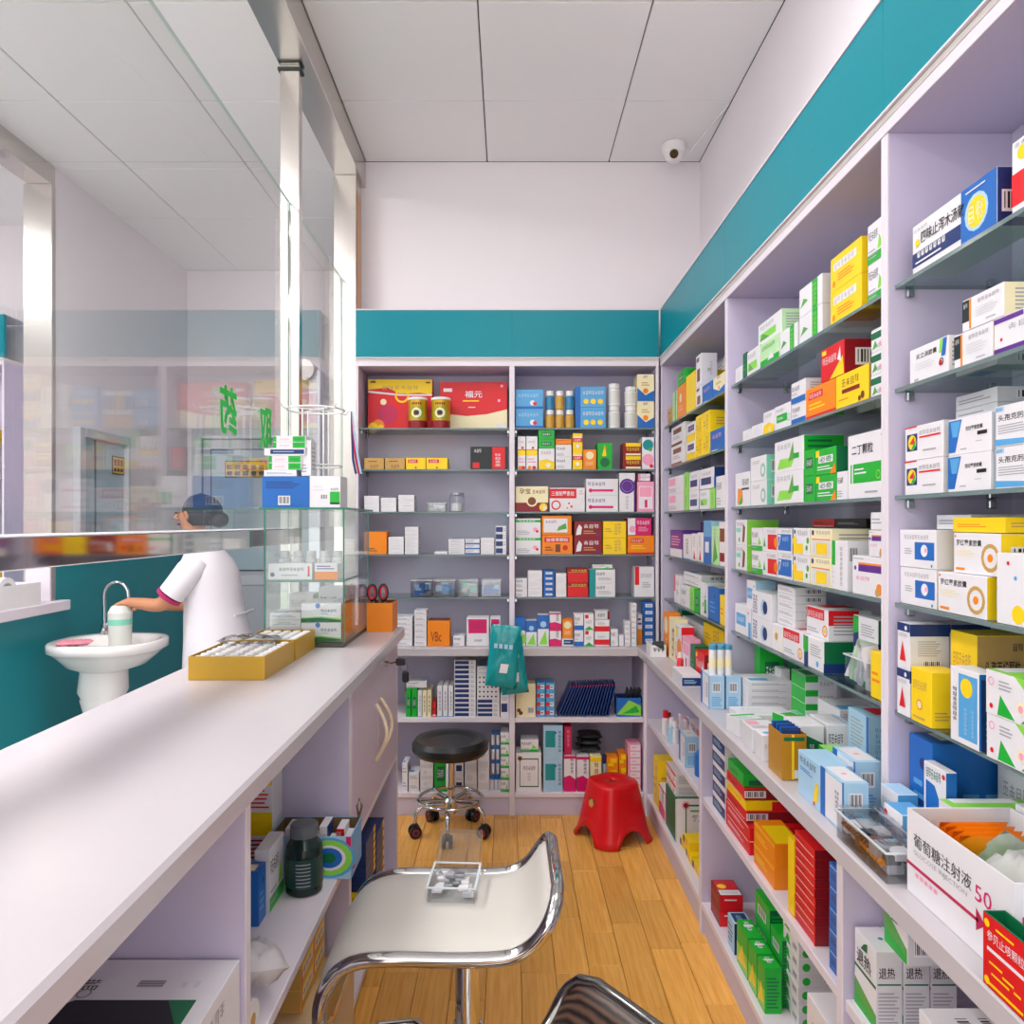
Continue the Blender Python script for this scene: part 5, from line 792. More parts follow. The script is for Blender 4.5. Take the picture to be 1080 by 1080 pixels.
q=MB(); q.face([(-a,-b-.0004,.01),(a,-b-.0004,.005),(a,-b-.0004,.05),(0,-b-.0004,.075)],pc('L')); q.face([(-a*.6,-b-.0008,.012),(a*.9,-b-.0008,.02),(a*.6,-b-.0008,.05),(0,-b-.0008,.03)],pc('G')); q.build('print',t)
for k in range(5):
    q=MB(); q.bbox((-.002,-.03,0),(.002,.03,.12),pc('Z'),.0006); o=q.build('sachet',t,(-a*.5+k*.018,.0,.004)); o.rotation_euler=(0,.25,0)
# vials with blue caps, bottom shelf
for k,(px,lv) in enumerate([(515,0),(519,0),(523,0),(526.8,0),(520,1),(525,1),(520,2),(525,2),(520,3),(525,3)]):
    yy2=LBF+.02+(.02 if lv else 0); bottle('vial',f'small white vial with blue cap, {("bottom","second","third","top")[lv]} layer, {ORDN[k if lv==0 else k%2]} from left, beside green striped boxes','vial',back_x(px,yy2)+(.0 if lv==0 else .0),yy2+.012,.1025+lv*.066,.0075,.066,pc('W'),pc('B'),None,'blue capped vials',.95,.72)
yy=LBF+.03
# dark plastic packs on the bottom shelf stack
for k in range(3):
    xx=(back_x(609,yy)+back_x(634,yy))/2; t=thing('foil_pack',f'black foil pack lying flat, {("lowest","middle","topmost")[k]} of three above cream cartons','pack',(xx+.004*k,yy+.06,.102+.166+k*.028),0,'black foil packs'); pillow('pouch',.11,.1,.026,BLK,t,(0,0,.014),rot=(PI/2,0,0),seed=20+k)
t=thing('tube_bottle','slim pale bottle with navy cap between yellow and orange packs','bottle',(back_x(637.5,LBF+.03),LBF+.03,.1025)); q=MB(); q.lathe([(.009,0),(.0095,.004),(.0095,.12)],(0,0,0),pc('X'),12); q.build('body',t); q=MB(); q.lathe([(.008,.12),(.008,.16)],(0,0,0),pc('N'),12); q.build('cap',t)

# surveillance dome
t=thing('security_camera','white dome security camera in the ceiling corner','camera',(.775,3.50,ZR))
q=MB(); q.lathe([(.046,-.045),(.054,-.03),(.056,-.002)],(0,0,0),WHITEP,24); q.build('housing',t)
q=MB(); q.lathe([(.001,-.088),(.022,-.083),(.038,-.07),(.045,-.052),(.045,-.044)],(0,0,0),WHITEP,24); bl=q.build('ball',t)
q=MB(); n=20
c0=Vector((-.008,-.038,-.062)); dr=Vector((-.15,-.85,-.5)).normalized(); u_=dr.orthogonal().normalized(); w_=dr.cross(u_)
q.add([c0+dr*.014+(u_*math.cos(2*PI*j/n)+w_*math.sin(2*PI*j/n))*.019 for j in range(n)]+[c0-dr*.01+(u_*math.cos(2*PI*j/n)+w_*math.sin(2*PI*j/n))*.022 for j in range(n)],[tuple(range(n))]+[(j,(j+1)%n,n+(j+1)%n,n+j) for j in range(n)],mat('lens_black','#0d1512',0.08)); q.build('lens',bl)
q=MB(); q.tube([(.05,0,-.025),(.075,-.01,-.04),(.10,-.05,-.012),(.155,-.35,-.006)],.004,WHITEP,6); q.build('cable',t)

# ------------------------------------------------------------------ seats
def bar_stool(label,loc,rz,top,rim,zs=.53,tr=.0135,tm=None):
    t=thing('bar_stool',label,'stool',loc,rz)
    prof=[(-.265,-.16),(-.262,-.10),(-.25,-.055),(-.225,-.022),(-.185,-.004),(-.12,0),(-.02,-.002),(.06,0),(.10,.008),(.132,.03),(.155,.062),(.175,.10)]
    fine=[]
    for i in range(len(prof)-1):
        for k in range(3):
            p0=prof[max(i-1,0)];p1=prof[i];p2=prof[i+1];p3=prof[min(i+2,len(prof)-1)];u=k/3
            fine.append(tuple(.5*((2*p1[c])+(-p0[c]+p2[c])*u+(2*p0[c]-5*p1[c]+4*p2[c]-p3[c])*u*u+(-p0[c]+3*p1[c]-3*p2[c]+p3[c])*u**3) for c in (0,1)))
    fine.append(prof[-1]); n=len(fine); arc=[0]
    for i in range(1,n): arc.append(arc[-1]+math.hypot(fine[i][0]-fine[i-1][0],fine[i][1]-fine[i-1][1]))
    def hd(i):
        R=.075; d=min(arc[i],arc[-1]-arc[i]); R2=R if arc[i]<arc[-1]/2 else .06
        return .165-(R2*(1-math.sqrt(max(0,1-((R2-d)/R2)**2))) if d<R2 else 0)
    m=10; up=[];dn=[]; nor=[]
    for i in range(n):
        a=fine[max(i-1,0)];b=fine[min(i+1,n-1)]; tx,tz=b[0]-a[0],b[1]-a[1]; l=math.hypot(tx,tz); nor.append((-tz/l,tx/l))
    for i in range(n):
        for j in range(m+1):
            v=j/m*2-1; y=v*hd(i)*.975; th=.016*(1-abs(v)**6)*min(1,min(arc[i],arc[-1]-arc[i])/.02+.15)
            up.append((fine[i][0]+nor[i][0]*th,y,zs+fine[i][1]+nor[i][1]*th)); dn.append((fine[i][0]-nor[i][0]*.012,y,zs+fine[i][1]-nor[i][1]*.012))
    f=lambda i,j:i*(m+1)+j; q=MB()
    q.add(up,[(f(i,j),f(i+1,j),f(i+1,j+1),f(i,j+1)) for i in range(n-1) for j in range(m)],top,True)
    q.build('seat',t); q=MB()
    q.add(dn,[(f(i,j),f(i,j+1),f(i+1,j+1),f(i+1,j)) for i in range(n-1) for j in range(m)],rim,True); q.build('seat_shell',t)
    q=MB(); loop=[(fine[i][0]-nor[i][0]*.002,-hd(i),zs+fine[i][1]-nor[i][1]*.002) for i in range(n)]+[(fine[i][0]-nor[i][0]*.002,hd(i),zs+fine[i][1]-nor[i][1]*.002) for i in range(n-1,-1,-1)]
    q.tube(loop,tr,tm or CHROME,10,True); q.build('chrome_rim',t)
    q=MB(); q.lathe([(.03,.04),(.03,.30),(.025,.302),(.025,zs-.03)],(0,0,0),CHROME,20); q.build('column',t)
    q=MB(); q.bbox((-.09,-.09,zs-.036),(.09,.09,zs-.0165),BLACKP,.004); q.build('seat_plate',t)
    q=MB(); q.lathe([(.19,0),(.195,.008),(.18,.018),(.05,.035),(.03,.045)],(0,0,0),CHROME,32); q.build('base_disc',t)
    q=MB(); q.tube([(-.02,-.025,.22),(-.12,-.12,.22),(-.2,-.11,.22),(-.22,0,.22),(-.2,.11,.22),(-.12,.12,.22),(-.02,.025,.22)],.011,CHROME,8); q.build('footrest',t)
    return t
CREAMV=mat('cream_vinyl','#d6d1ca',0.38,noise=0.02,scale=18)
ws=bar_stool('cream padded bar stool with chrome rim beside the counter',(-.085,1.515,0),0,CREAMV,CHROMED)
BRST=mat('brown_striped_vinyl','#2c211d',0.4,noise=0); nt=BRST.node_tree; wv=nt.nodes.new('ShaderNodeTexWave'); tc=nt.nodes.new('ShaderNodeTexCoord'); wv.inputs['Scale'].default_value=38; wv.bands_direction='X'; wv.inputs['Distortion'].default_value=1.5
cr=nt.nodes.new('ShaderNodeValToRGB'); cr.color_ramp.elements[0].color=lin('#14100f'); cr.color_ramp.elements[1].color=lin('#5a4034'); nt.links.new(tc.outputs['Object'],wv.inputs[0]); nt.links.new(wv.outputs[0],cr.inputs[0]); nt.links.new(cr.outputs[0],nt.nodes['Principled BSDF'].inputs['Base Color'])
bar_stool('dark brown striped bar stool with its low back at the frame bottom',(.052,.925,0),.63,BRST,BRST,tr=.009,tm=CHROMED)
# tray of foil packs on the cream stool
zz=.5475; t=thing('blister_tray','clear plastic tray of silver packs lying on the cream stool','tray',(-.115,1.565,zz),-.06)
q=MB(); T=.0015; a,b,h=.048,.055,.03
for s,e in (((-a,-b,0),(a,b,T)),((-a,-b,T),(a,-b+T,h)),((-a,b-T,T),(a,b,h)),((-a,-b+T,T),(-a+T,b-T,h)),((a-T,-b+T,T),(a,b-T,h))): q.box(s,e,CLEAR)
q.build('shell',t)
q=MB()
for s,e in (((-a-.004,-b-.004,h),(a+.004,-b+.001,h+.002)),((-a-.004,b-.001,h),(a+.004,b+.004,h+.002)),((-a-.004,-b,h),(-a+.001,b,h+.002)),((a-.001,-b,h),(a+.004,b,h+.002))): q.box(s,e,mat('rim_plastic','#d5dbe0',0.25))
q.build('rim',t)
lid=MB()
for s,e in (((-a,0,0),(a,.002,.075)),((-a,-.014,0),(-a+T,0,.075)),((a-T,-.014,0),(a,0,.075)),((-a,-.014,.0735),(a,0,.075))): lid.box(s,e,CLEAR)
o=lid.build('lid',t,(0,b+.004,h+.002)); o.rotation_euler=(-1.1,0,0)
rg=random.Random(5); q=MB()
for k in range(26):
    cx,cy,cz=rg.uniform(-.034,.034),rg.uniform(-.044,.044),T+rg.uniform(0,.02); s=rg.uniform(.006,.011); q.bbox((cx-s,cy-s*.7,cz),(cx+s,cy+s*.7,cz+.008),rg.choice((STEELT,pc('S'),pc('A'),pc('W'))),.0015)
tag(q.build('contents',t),kind='stuff')
# black work stool on castors
t=thing('work_stool','round black swivel stool on chrome castor base','stool',(-.25,3.165,0),.35)
q=MB(); q.lathe([(.10,.335),(.15,.343),(.162,.36),(.162,.385),(.148,.404),(.125,.402),(.095,.392),(.03,.389),(.0005,.389)],(0,0,0),RUB,36); q.build('seat',t)
q=MB(); q.lathe([(.012,.10),(.012,.2),(.02,.2),(.02,.328),(.05,.332),(.05,.337)],(0,0,0),CHROME,16); q.build('column',t)
q=MB(); q.tube([(.135*math.cos(2*PI*k/36),.135*math.sin(2*PI*k/36),.148) for k in range(36)],.0075,CHROME,8,True); q.build('foot_ring',t)
q=MB(); q.lathe([(.026,.085),(.03,.09),(.03,.14),(.022,.15)],(0,0,0),CHROME,18); q.build('hub',t)
for k in range(5):
    an=2*PI*k/5-PI/2-.35; ca,sa=math.cos(an),math.sin(an)
    q=MB(); q.tube([(r*ca,r*sa,z) for r,z in ((.02,.125),(.09,.13),(.125,.125),(.145,.105),(.152,.075),(.152,.062))],.0095,CHROME,8); lg=q.build('leg',t)
    q=MB(); q.tube([(.02*ca,.02*sa,.142),(.132*ca,.132*sa,.148)],.006,CHROME,6); q.build('spoke',t)
    c=MB(); cx,cy=.152*ca,.152*sa; tx,ty=-sa,ca
    for sgn in (-1,1):
        pts=[Vector((cx+tx*sgn*.007,cy+ty*sgn*.007,.026)),Vector((cx+tx*sgn*.021,cy+ty*sgn*.021,.026))]; c.tube(pts,.026,BLACKP,16)
        c.tube([Vector((cx+tx*sgn*.021,cy+ty*sgn*.021,.026)),Vector((cx+tx*sgn*.0225,cy+ty*sgn*.0225,.026))],.014,pc('I'),12)
        c.tube([Vector((cx+tx*sgn*.0225,cy+ty*sgn*.0225,.026)),Vector((cx+tx*sgn*.0235,cy+ty*sgn*.0235,.026))],.010,BLACKP,12)
    c.bbox((cx-.012,cy-.012,.03),(cx+.012,cy+.012,.062),BLACKP,.006); c.build('castor',lg)
# red moulded stool
t=thing('plastic_stool','small red moulded plastic stool in the corner','stool',(.437,3.14,0),PI/4-.30)
def sq(hw,an,e=3.2):
    c,s=math.cos(an),math.sin(an); r=(abs(c)**e+abs(s)**e)**(-1/e); return hw*r*c,hw*r*s
N=96; q=MB(); cols=[]
for i in range(N):
    an=2*PI*i/N; side=((an+PI/4)%(PI/2))-PI/4; ar=max(0,1-(side/.44)**2)**.5*.062
    col=[]
    for k in range(9):
        zb=.004+ar; z=zb+(.225-zb)*k/8; hw=.138-.044*(z/.225)
        if k==0: hw+=.010
        if k==1: hw+=.001
        col.append((*sq(hw,an),z))
    col+= [(*sq(.091,an),.233),(*sq(.082,an),.237),(*sq(.05,an,3),.237),(*sq(.016,an,2),.236),(*sq(.012,an,2),.222)]
    cols.append(col)
K=len(cols[0]); q.add([p for c in cols for p in c],[(i*K+k,((i+1)%N)*K+k,((i+1)%N)*K+k+1,i*K+k+1) for i in range(N) for k in range(K-1)],REDP,True)
sh=q.build('shell',t); md=sh.modifiers.new('wall','SOLIDIFY'); md.thickness=.004; md.offset=-1
q=MB()
for (u,v,r) in ((0,0,.016),(.016,.012,.009),(-.012,.016,.008)): 
    n=12; an=-PI*.78; nn=[]
    for j in range(n):
        z=.155+v+r*math.sin(2*PI*j/n); xx,yy=(u+r*math.cos(2*PI*j/n)),-(.1385-.044*(z/.225)+.0012); nn.append((-(.1385-.044*(z/.225)+.0012),-xx,z))
    q.face(nn,pc('F' if v==0 else 'H'))
q.build('sticker',t)
# ------------------------------------------------------------------ on the serving counter
def cbox(design,x,y,w,h,d,desc,place,order,z,n=1,rz=0):
    for k in range(n): put(design,w,h/n-.0005,d,(x,y,z+.0003+k*h/n),rz,desc,place,order,k,n)
CX0,CX1,CY0,CY1,CZ=-.745,-.50,2.26,2.655,1.365
t=thing('glass_display_case','small glass display case with two levels on the counter end','display case',((CX0+CX1)/2,CY0,ZK)); L2=t.location.copy()
CG=glass('case_glass',(0.95,0.975,0.965),0.02); CE=mat('case_glass_edge','#2f7a63',0.2)
def gp(name,a,b,edges): q=MB(); q.box(tuple(a[i]-L2[i] for i in range(3)),tuple(b[i]-L2[i] for i in range(3)),CG,CE,edges); return q.build(name,t)
gp('side_pane',(CX0,CY0,ZK+.014),(CX0+.005,CY1,CZ-.006),('front','back')); gp('side_pane',(CX1-.005,CY0,ZK+.014),(CX1,CY1,CZ-.006),('front','back'))
gp('front_pane',(CX0+.005,CY0,ZK+.014),(CX1-.005,CY0+.005,CZ-.006),('left','right'))
gp('top_pane',(CX0-.012,CY0-.012,CZ-.006),(CX1+.012,CY1+.012,CZ),('front','back','left','right')); gp('inner_shelf',(CX0+.006,CY0+.006,1.138),(CX1-.006,CY1-.004,1.144),('front','right'))
q=MB(); q.bbox((CX0-L2.x,CY0-L2.y,.001),(CX1-L2.x,CY1-L2.y,.014),mat('case_base','#4c5348',0.35,0.5),.001); q.build('base',t)
CP='display case'
zi=ZK+.0145; zs=1.1445; zt_=CZ+.0005
cbox('white_bar',-.735,2.285,.095,.088,.1,'printed white box',f'{CP} floor',1,zi,4); cbox('wave_green',-.636,2.275,.122,.118,.16,'white carton with green wave',f'{CP} floor',2,zi,2)
cbox('lime_white',-.725,2.45,.08,.13,.08,'white and lime carton at back',f'{CP} floor',3,zi); cbox('white_lines',-.63,2.46,.10,.15,.1,'tall white carton at back',f'{CP} floor',4,zi)
cbox('thermo',-.737,2.275,.135,.05,.06,'white carton with thermometer print',f'{CP} upper level',5,zs); cbox('orange_blue',-.595,2.275,.07,.05,.06,'white box with orange panels',f'{CP} upper level',6,zs)
for k in range(5): bottle('vial_bottle',f'white vial bottle, {("first","second","third","fourth","fifth")[k]} from left behind the thermometer carton','bottle',-.715+.042*k,2.375,zs,.0185,.085,pc('W'),pc('S'),None,'vial bottles in the display case',.8,.76)
cbox('blue_carton',-.755,2.275,.143,.095,.12,'blue carton with bar code',f'top of {CP}',7,zt_); cbox('white_greentop',-.610,2.275,.094,.097,.1,'white carton with green corner',f'top of {CP}',8,zt_)
z1=zt_+.0955; cbox('white_bar',-.752,2.282,.10,.02,.09,'flat white box',f'top of {CP}',9,z1); cbox('white_greenends',-.738,2.285,.10,.044,.09,'white box with green ends',f'top of {CP}',10,z1+.0203,2); cbox('blue_band',-.752,2.285,.125,.022,.09,'flat white box with blue band',f'top of {CP}',11,z1+.0646); cbox('white_greenends',-.725,2.287,.10,.038,.09,'top white box with green ends',f'top of {CP}',12,z1+.0869,2)
cbox('white_lines',-.640,2.292,.03,.11,.06,'slim upright white box',f'top of {CP}',13,zt_+.0975)
# little plant-like green packet behind
# white wire rack with lanyards
t=thing('wire_rack','white wire display rack with hanging lanyards on the display case','rack',(-.655,2.52,zt_)); WIRE=mat('white_wire','#eeeeee',0.35)
for nm,z,r in (('lower_ring',.145,.085),('upper_ring',.335,.095),('base_ring',.004,.07)):
    q=MB(); q.tube([(r*math.cos(2*PI*k/24),r*math.sin(2*PI*k/24),z) for k in range(24)],.0032,WIRE,6,True); q.build(nm,t)
for k in range(4):
    a=PI/4+k*PI/2; q=MB(); q.tube([(.05*math.cos(a),.05*math.sin(a),.004),(.05*math.cos(a),.05*math.sin(a),.335)],.0032,WIRE,6); q.build('upright',t)
    q=MB(); q.tube([(.095*math.cos(a),.095*math.sin(a),.335),(.118*math.cos(a),.118*math.sin(a),.33),(.128*math.cos(a),.128*math.sin(a),.345)],.0026,WIRE,6); q.build('hook',t)
q=MB(); 
for sx in (-.05,.05): q.tube([(sx,-.05,.335),(-sx,.05,.335)],.0026,WIRE,6)
tag(q.build('cross_wire',t))
for k,(c,dx) in enumerate((('N',.0),('I',.010),('X',.018))):
    q=MB(); q.tube([(.118,.02,.332),(.119+dx*.3,.018,.27),(.123+dx,.016,.17),(.133+dx,.016,.12)],.0042,pc(c),6); q.build('lanyard',t)
# orange box with scissors
t,a,b=open_box('scissor_box','orange open carton with scissors at the counter end',-.495,-.405,2.585,2.70,ZK+.0005,.10,pc('O'),pc('H'))
q=MB()
for dx in (.0,.02,.035): q.bbox((-.03+dx,-.02+dx*.5,.004),(-.024+dx,-.005+dx*.5,.115),pc('F'),.001)
q.build('tube_pack',t)
s=thing('scissors','scissors with black and red handles standing in the orange carton','scissors',(-.465,2.63,ZK+.004))
for k,(dx,c,c2) in enumerate(((-.018,BLACKP,pc('R')),(.02,pc('R'),BLACKP))):
    q=MB(); q.tube([(dx+.017*math.cos(2*PI*j/18)*.8,-.004+.006*k,.128+.027*math.sin(2*PI*j/18)) for j in range(18)],.0055,BLACKP,8,True); hd_=q.build('handle',s)
    q=MB(); q.tube([(dx+.0135*math.cos(2*PI*j/18)*.8,-.0085+.006*k,.128+.022*math.sin(2*PI*j/18)) for j in range(18)],.0032,pc('R'),6,True); q.build('grip_lining',hd_)
    q=MB(); q.tube([(dx*.5,-.002+.005*k,.104),(-dx*.3,.0+.004*k,.06),(-dx*.35,.0+.003*k,.004)],[.006,.005,.002],BLACKP if k==0 else STEELT,6); q.build('blade',s)
# gold card trays full of white vials
CARDG=mat('gold_card','#b98f1a',0.42,noise=0.03,scale=20); CARDI=mat('gold_card_inner','#a07c1c',0.5)
VB=MB(); VB.lathe([(.0135,0),(.014,.002),(.014,.03),(.009,.036),(.009,.038),(.0115,.0385),(.0115,.05),(.01,.052)],(0,0,0),WHITEP,12); vme=VB.mesh('vial')
VB2=MB(); VB2.lathe([(.0135,0),(.014,.002),(.014,.03),(.009,.036),(.009,.038),(.0115,.0385),(.0115,.05),(.01,.052)],(0,0,0),WHITEP,12,[WHITEP]*5+[pc('W'),pc('K')]); vme2=VB2.mesh('vial')
for k,(x0,x1,y0,y1,lb) in enumerate(((-.772,-.588,1.79,2.035,'front gold card tray full of white vials on the counter'),(-.742,-.586,2.045,2.245,'rear gold card tray of white vials against the display case'))):
    open_box('card_tray',lb,x0,x1,y0,y1,ZK+.0005,.057,CARDG,CARDI,T=.003,cat='tray')
    nx=5; ny=7 if k==0 else 6
    for i in range(nx):
        for j in range(ny):
            o=link('white_vial',vme,None,(x0+.02+(x1-x0-.04)*i/(nx-1),y0+.02+(y1-y0-.04)*j/(ny-1),ZK+.004),0)
            tag(o,f'small white capped vial, {ORDN[i]} from left, {ORDN[j]} row, {("front","rear")[k]} gold tray','vial',f'white vials in the {("front","rear")[k]} gold tray')
o=pillow('clear_wrap',.16,.12,.02,CLEAR,None,(-.70,2.02,ZK+.062),rot=(PI/2-.1,0,.1),seed=3,wr=.006); tag(o,'crumpled clear plastic wrap lying over the vials','plastic wrap')

# ------------------------------------------------------------------ hall: sink, tap, person, sill tray
CER=mat('white_ceramic','#f3eeec',0.12,noise=0.01)
def rr(ax,ay,an,e=3.2):
    c,s=math.cos(an),math.sin(an); r=(abs(c)**e+abs(s)**e)**(-1/e); return ax*r*c,ay*r*s
t=thing('pedestal_sink','white ceramic pedestal sink on the teal wall','sink',(-1.955,3.64,0))
def loft(rings,m,N=40,e=2.5):
    q=MB(); vs=[]
    for (ax,ay,ox,oy,z) in rings:
        for i in range(N): x,y=rr(ax,ay,2*PI*i/N,e); vs.append((x+ox,y+oy,z))
    q.add(vs,[(k*N+i,k*N+(i+1)%N,(k+1)*N+(i+1)%N,(k+1)*N+i) for k in range(len(rings)-1) for i in range(N)],m,True)
    q.face(vs[-N:],m); return q
loft([(.10,.10,-.02,0,.60),(.17,.15,-.01,0,.625),(.215,.205,0,0,.675),(.243,.232,0,0,.70),(.255,.245,0,0,.705),(.255,.245,0,0,.742),(.247,.237,0,0,.748),(.205,.18,.02,0,.746),(.185,.16,.02,0,.72),(.13,.11,.02,0,.66),(.04,.04,.01,0,.65)],CER).build('basin',t)
q=loft([(.125,.115,-.03,0,0),(.12,.11,-.03,0,.03),(.085,.08,-.03,0,.12),(.085,.08,-.03,0,.40),(.10,.092,-.03,0,.46),(.095,.088,-.03,0,.47),(.11,.10,-.03,0,.50),(.10,.10,-.025,0,.605)],CER,32); q.build('pedestal',t)
f=thing('tap','chrome gooseneck tap on the sink','tap',(-2.075,3.815,.7495))
q=MB(); q.lathe([(.022,0),(.022,.015),(.016,.03),(.016,.05)],(0,0,0),CHROME,16); q.build('base',f)
q=MB(); pts=[(0,0,.045),(0,0,.20)]+[(.065-.065*math.cos(PI*k/10),-.015*k/10,.20+.065*math.sin(PI*k/10)) for k in range(1,11)]+[(.132,-.015,.165)]; q.tube(pts,.0085,CHROME,10); q.build('spout',f)
q=MB(); q.tube([(.012,0,.04),(.03,-.03,.05),(.045,-.055,.06)],.006,CHROME,8); q.build('lever',f)
PCL=mat('pink_cloth','#d98a9b',0.8,noise=0.25,scale=25)
o=pillow('wash_cloth',.15,.09,.018,PCL,None,(-2.03,3.475,.759),rot=(PI/2,0,.3),seed=31,wr=.006); tag(o,'crumpled pink cloth on the sink edge','cloth')
# person washing a jug: body is one skinned mesh, clothes and hair are its children
SKIN=mat('skin','#c98a66',0.55,noise=0.04,scale=14); COAT=mat('white_coat','#e9e4ea',0.75,noise=0.03,scale=10); CUFF=mat('pink_cuff','#b01e63',0.6); HAIR=mat('dark_hair','#23262f',0.55); CAPB=mat('navy_cap','#1a2740',0.8)
def skinned(name,pts,edges,m,par,root=0,sub=2):
    me=bpy.data.meshes.new(name); me.from_pydata([p[:3] for p in pts],edges,[]); o=link(name,me,par); me.materials.append(m)
    md=o.modifiers.new('skin','SKIN'); md.use_smooth_shade=True
    for i,p in enumerate(pts):
        v=me.skin_vertices[0].data[i]; v.radius=(p[3],p[4] if len(p)>4 else p[3]); v.use_root=(i==root)
    s=o.modifiers.new('sub','SUBSURF'); s.levels=sub; s.render_levels=sub; return o
def rings(name,par,rs,m,N=28,caps=True):
    """garment as a stack of oval rings: (cx, cy, z, rx, ry)"""
    q=MB(); vs=[(cx+rx*math.cos(2*PI*i/N),cy+ry*math.sin(2*PI*i/N),z) for cx,cy,z,rx,ry in rs for i in range(N)]
    q.add(vs,[(k*N+i,k*N+(i+1)%N,(k+1)*N+(i+1)%N,(k+1)*N+i) for k in range(len(rs)-1) for i in range(N)],m,True)
    if caps: q.face(vs[:N][::-1],m); q.face(vs[-N:],m)
    return q.build(name,par)
P0=thing('person','person in a white short-sleeved coat and navy cap washing up at the sink','person',(-1.50,3.80,0))
# local frame: x to the person's back (they face -x), y away from the camera
body=[(0,0,.78,.08,.09),(-.01,0,.95,.08,.09),(-.03,0,1.08,.08,.10),(-.05,0,1.17,.05,.06),(-.075,0,1.225,.045),(-.10,0,1.27,.05),(-.118,0,1.335,.078,.070),(-.118,0,1.40,.072,.068),
      (-.04,-.155,1.115,.045),(-.12,-.19,.985,.042),(-.19,-.195,.915,.038),(-.30,-.17,.925,.03),(-.355,-.155,.93,.024),(-.385,-.15,.925,.03,.018),
      (-.04,.155,1.115,.045),(-.10,.19,.95,.042),(-.22,.14,.88,.036),(-.34,.02,.90,.028),(-.375,-.02,.90,.028,.018),
      (0,-.085,.72,.08),(-.01,-.09,.43,.055),(.02,-.09,.22,.046),(.03,-.09,.08,.036),(-.06,-.095,.035,.032),
      (0,.085,.72,.08),(-.01,.09,.43,.055),(.02,.09,.22,.046),(.03,.09,.08,.036),(-.06,.095,.035,.032)]
ed=[(0,1),(1,2),(2,3),(3,4),(4,5),(5,6),(6,7),(2,8),(8,9),(9,10),(10,11),(11,12),(12,13),(2,14),(14,15),(15,16),(16,17),(17,18),(0,19),(19,20),(20,21),(21,22),(22,23),(0,24),(24,25),(25,26),(26,27),(27,28)]
def fingers(bi,base,sy):
    for k in range(4):
        y0=base[1]+(k-1.5)*.011; i=len(body); body.append((base[0]-.02,y0,base[2]-.002*k,.0085)); body.append((base[0]-.045+.003*abs(k-1),y0+sy*.004,base[2]-.012,.0078)); body.append((base[0]-.055+.003*abs(k-1),y0+sy*.006,base[2]-.034,.007)); ed.extend([(bi,i),(i,i+1),(i+1,i+2)])
    i=len(body); body.append((base[0]+.0,base[1]+sy*.024,base[2]-.008,.0095)); body.append((base[0]-.022,base[1]+sy*.036,base[2]-.024,.0085)); ed.extend([(bi,i),(i,i+1)])
fingers(13,(-.385,-.15,.925),1); fingers(18,(-.375,-.02,.90),-1)
bo=skinned('body',body,ed,SKIN,P0)
co=rings('coat',P0,[(.02,0,.50,.175,.20),(.02,0,.60,.17,.195),(.02,0,.72,.165,.19),(.0,0,.84,.145,.175),(-.005,0,.90,.138,.17),(-.015,0,1.0,.135,.175),(-.025,0,1.08,.13,.18),(-.04,0,1.13,.115,.17),(-.05,0,1.17,.09,.13),(-.06,0,1.20,.068,.08)],COAT)
for y,e in ((-1,(-.138,-.193,.970)),(1,(-.112,.192,.935))):
    q=MB(); q.tube([(-.035,y*.13,1.12),(-.06,y*.165,1.08),(-.10,y*.185,1.02),e],[.062,.068,.064,.062],COAT,16); sl=q.build('sleeve',P0)
    q=MB(); d=.013; q.tube([(e[0]-.001,e[1],e[2]+.001),(e[0]-d,e[1],e[2]-d)],.0645,CUFF,16); q.build('cuff',sl)
q=MB(); q.tube([(.148,-.13,.86),(.158,0,.86),(.148,.13,.86)],.006,pc('S'),6); q.build('coat_tie',co)
for y in (-1,1): rings('trouser_leg',P0,[(.025,y*.09,.085,.075,.07),(.02,y*.09,.25,.075,.07),(-.005,y*.09,.45,.08,.075),(0,y*.085,.62,.095,.088)],COAT,20)
for y in (-.093,.093): skinned('shoe',[(.05,y,.042,.042),(-.03,y,.04,.044),(-.10,y,.032,.034)],[(0,1),(1,2)],BLACKP,P0,1,1)
def ell(name,par,c,r,m,zlo=-1.0,tilt=0,n=20):
    q=MB(); pr=[]; K=10
    for k in range(K+1): s=zlo+(1-zlo)*k/K; pr.append((max(.001,math.sqrt(max(0,1-s*s))),s))
    vs=[(c[0]+r[0]*a*math.cos(2*PI*j/n)*1.0+tilt*b,c[1]+r[1]*a*math.sin(2*PI*j/n),c[2]+r[2]*b) for a,b in pr for j in range(n)]
    q.add(vs,[(k*n+j,k*n+(j+1)%n,(k+1)*n+(j+1)%n,(k+1)*n+j) for k in range(K) for j in range(n)],m,True); return q.build(name,par)
ell('hair',P0,(-.075,0,1.375),(.088,.090,.095),HAIR,-.75)
ell('hair_bun',P0,(.02,0,1.335),(.045,.05,.042),HAIR)
ell('cap',P0,(-.060,0,1.385),(.092,.092,.082),CAPB,-.25,-.012)
for y in (-.032,.032): ell('eye',bo,(-.183,y,1.368),(.008,.009,.006),HAIR,-1,0,10)
fc=MB(); fc.tube([(-.186,0,1.375),(-.205,0,1.345),(-.188,0,1.336)],[.006,.011,.008],SKIN,8); fc.build('nose',bo)
fc=MB(); fc.tube([(-.183,-.02,1.312),(-.190,0,1.310),(-.183,.02,1.312)],.005,pc('E'),6); fc.build('mouth',bo)
for y in (-.074,.074):
    fc=MB(); fc.tube([(-.115,y,1.335),(-.11,y*1.06,1.355),(-.122,y*1.06,1.375)],[.008,.012,.008],SKIN,8); fc.build('ear',bo)
t=thing('wash_jug','translucent white plastic jug held over the sink','jug',(-1.905,3.645,.70))
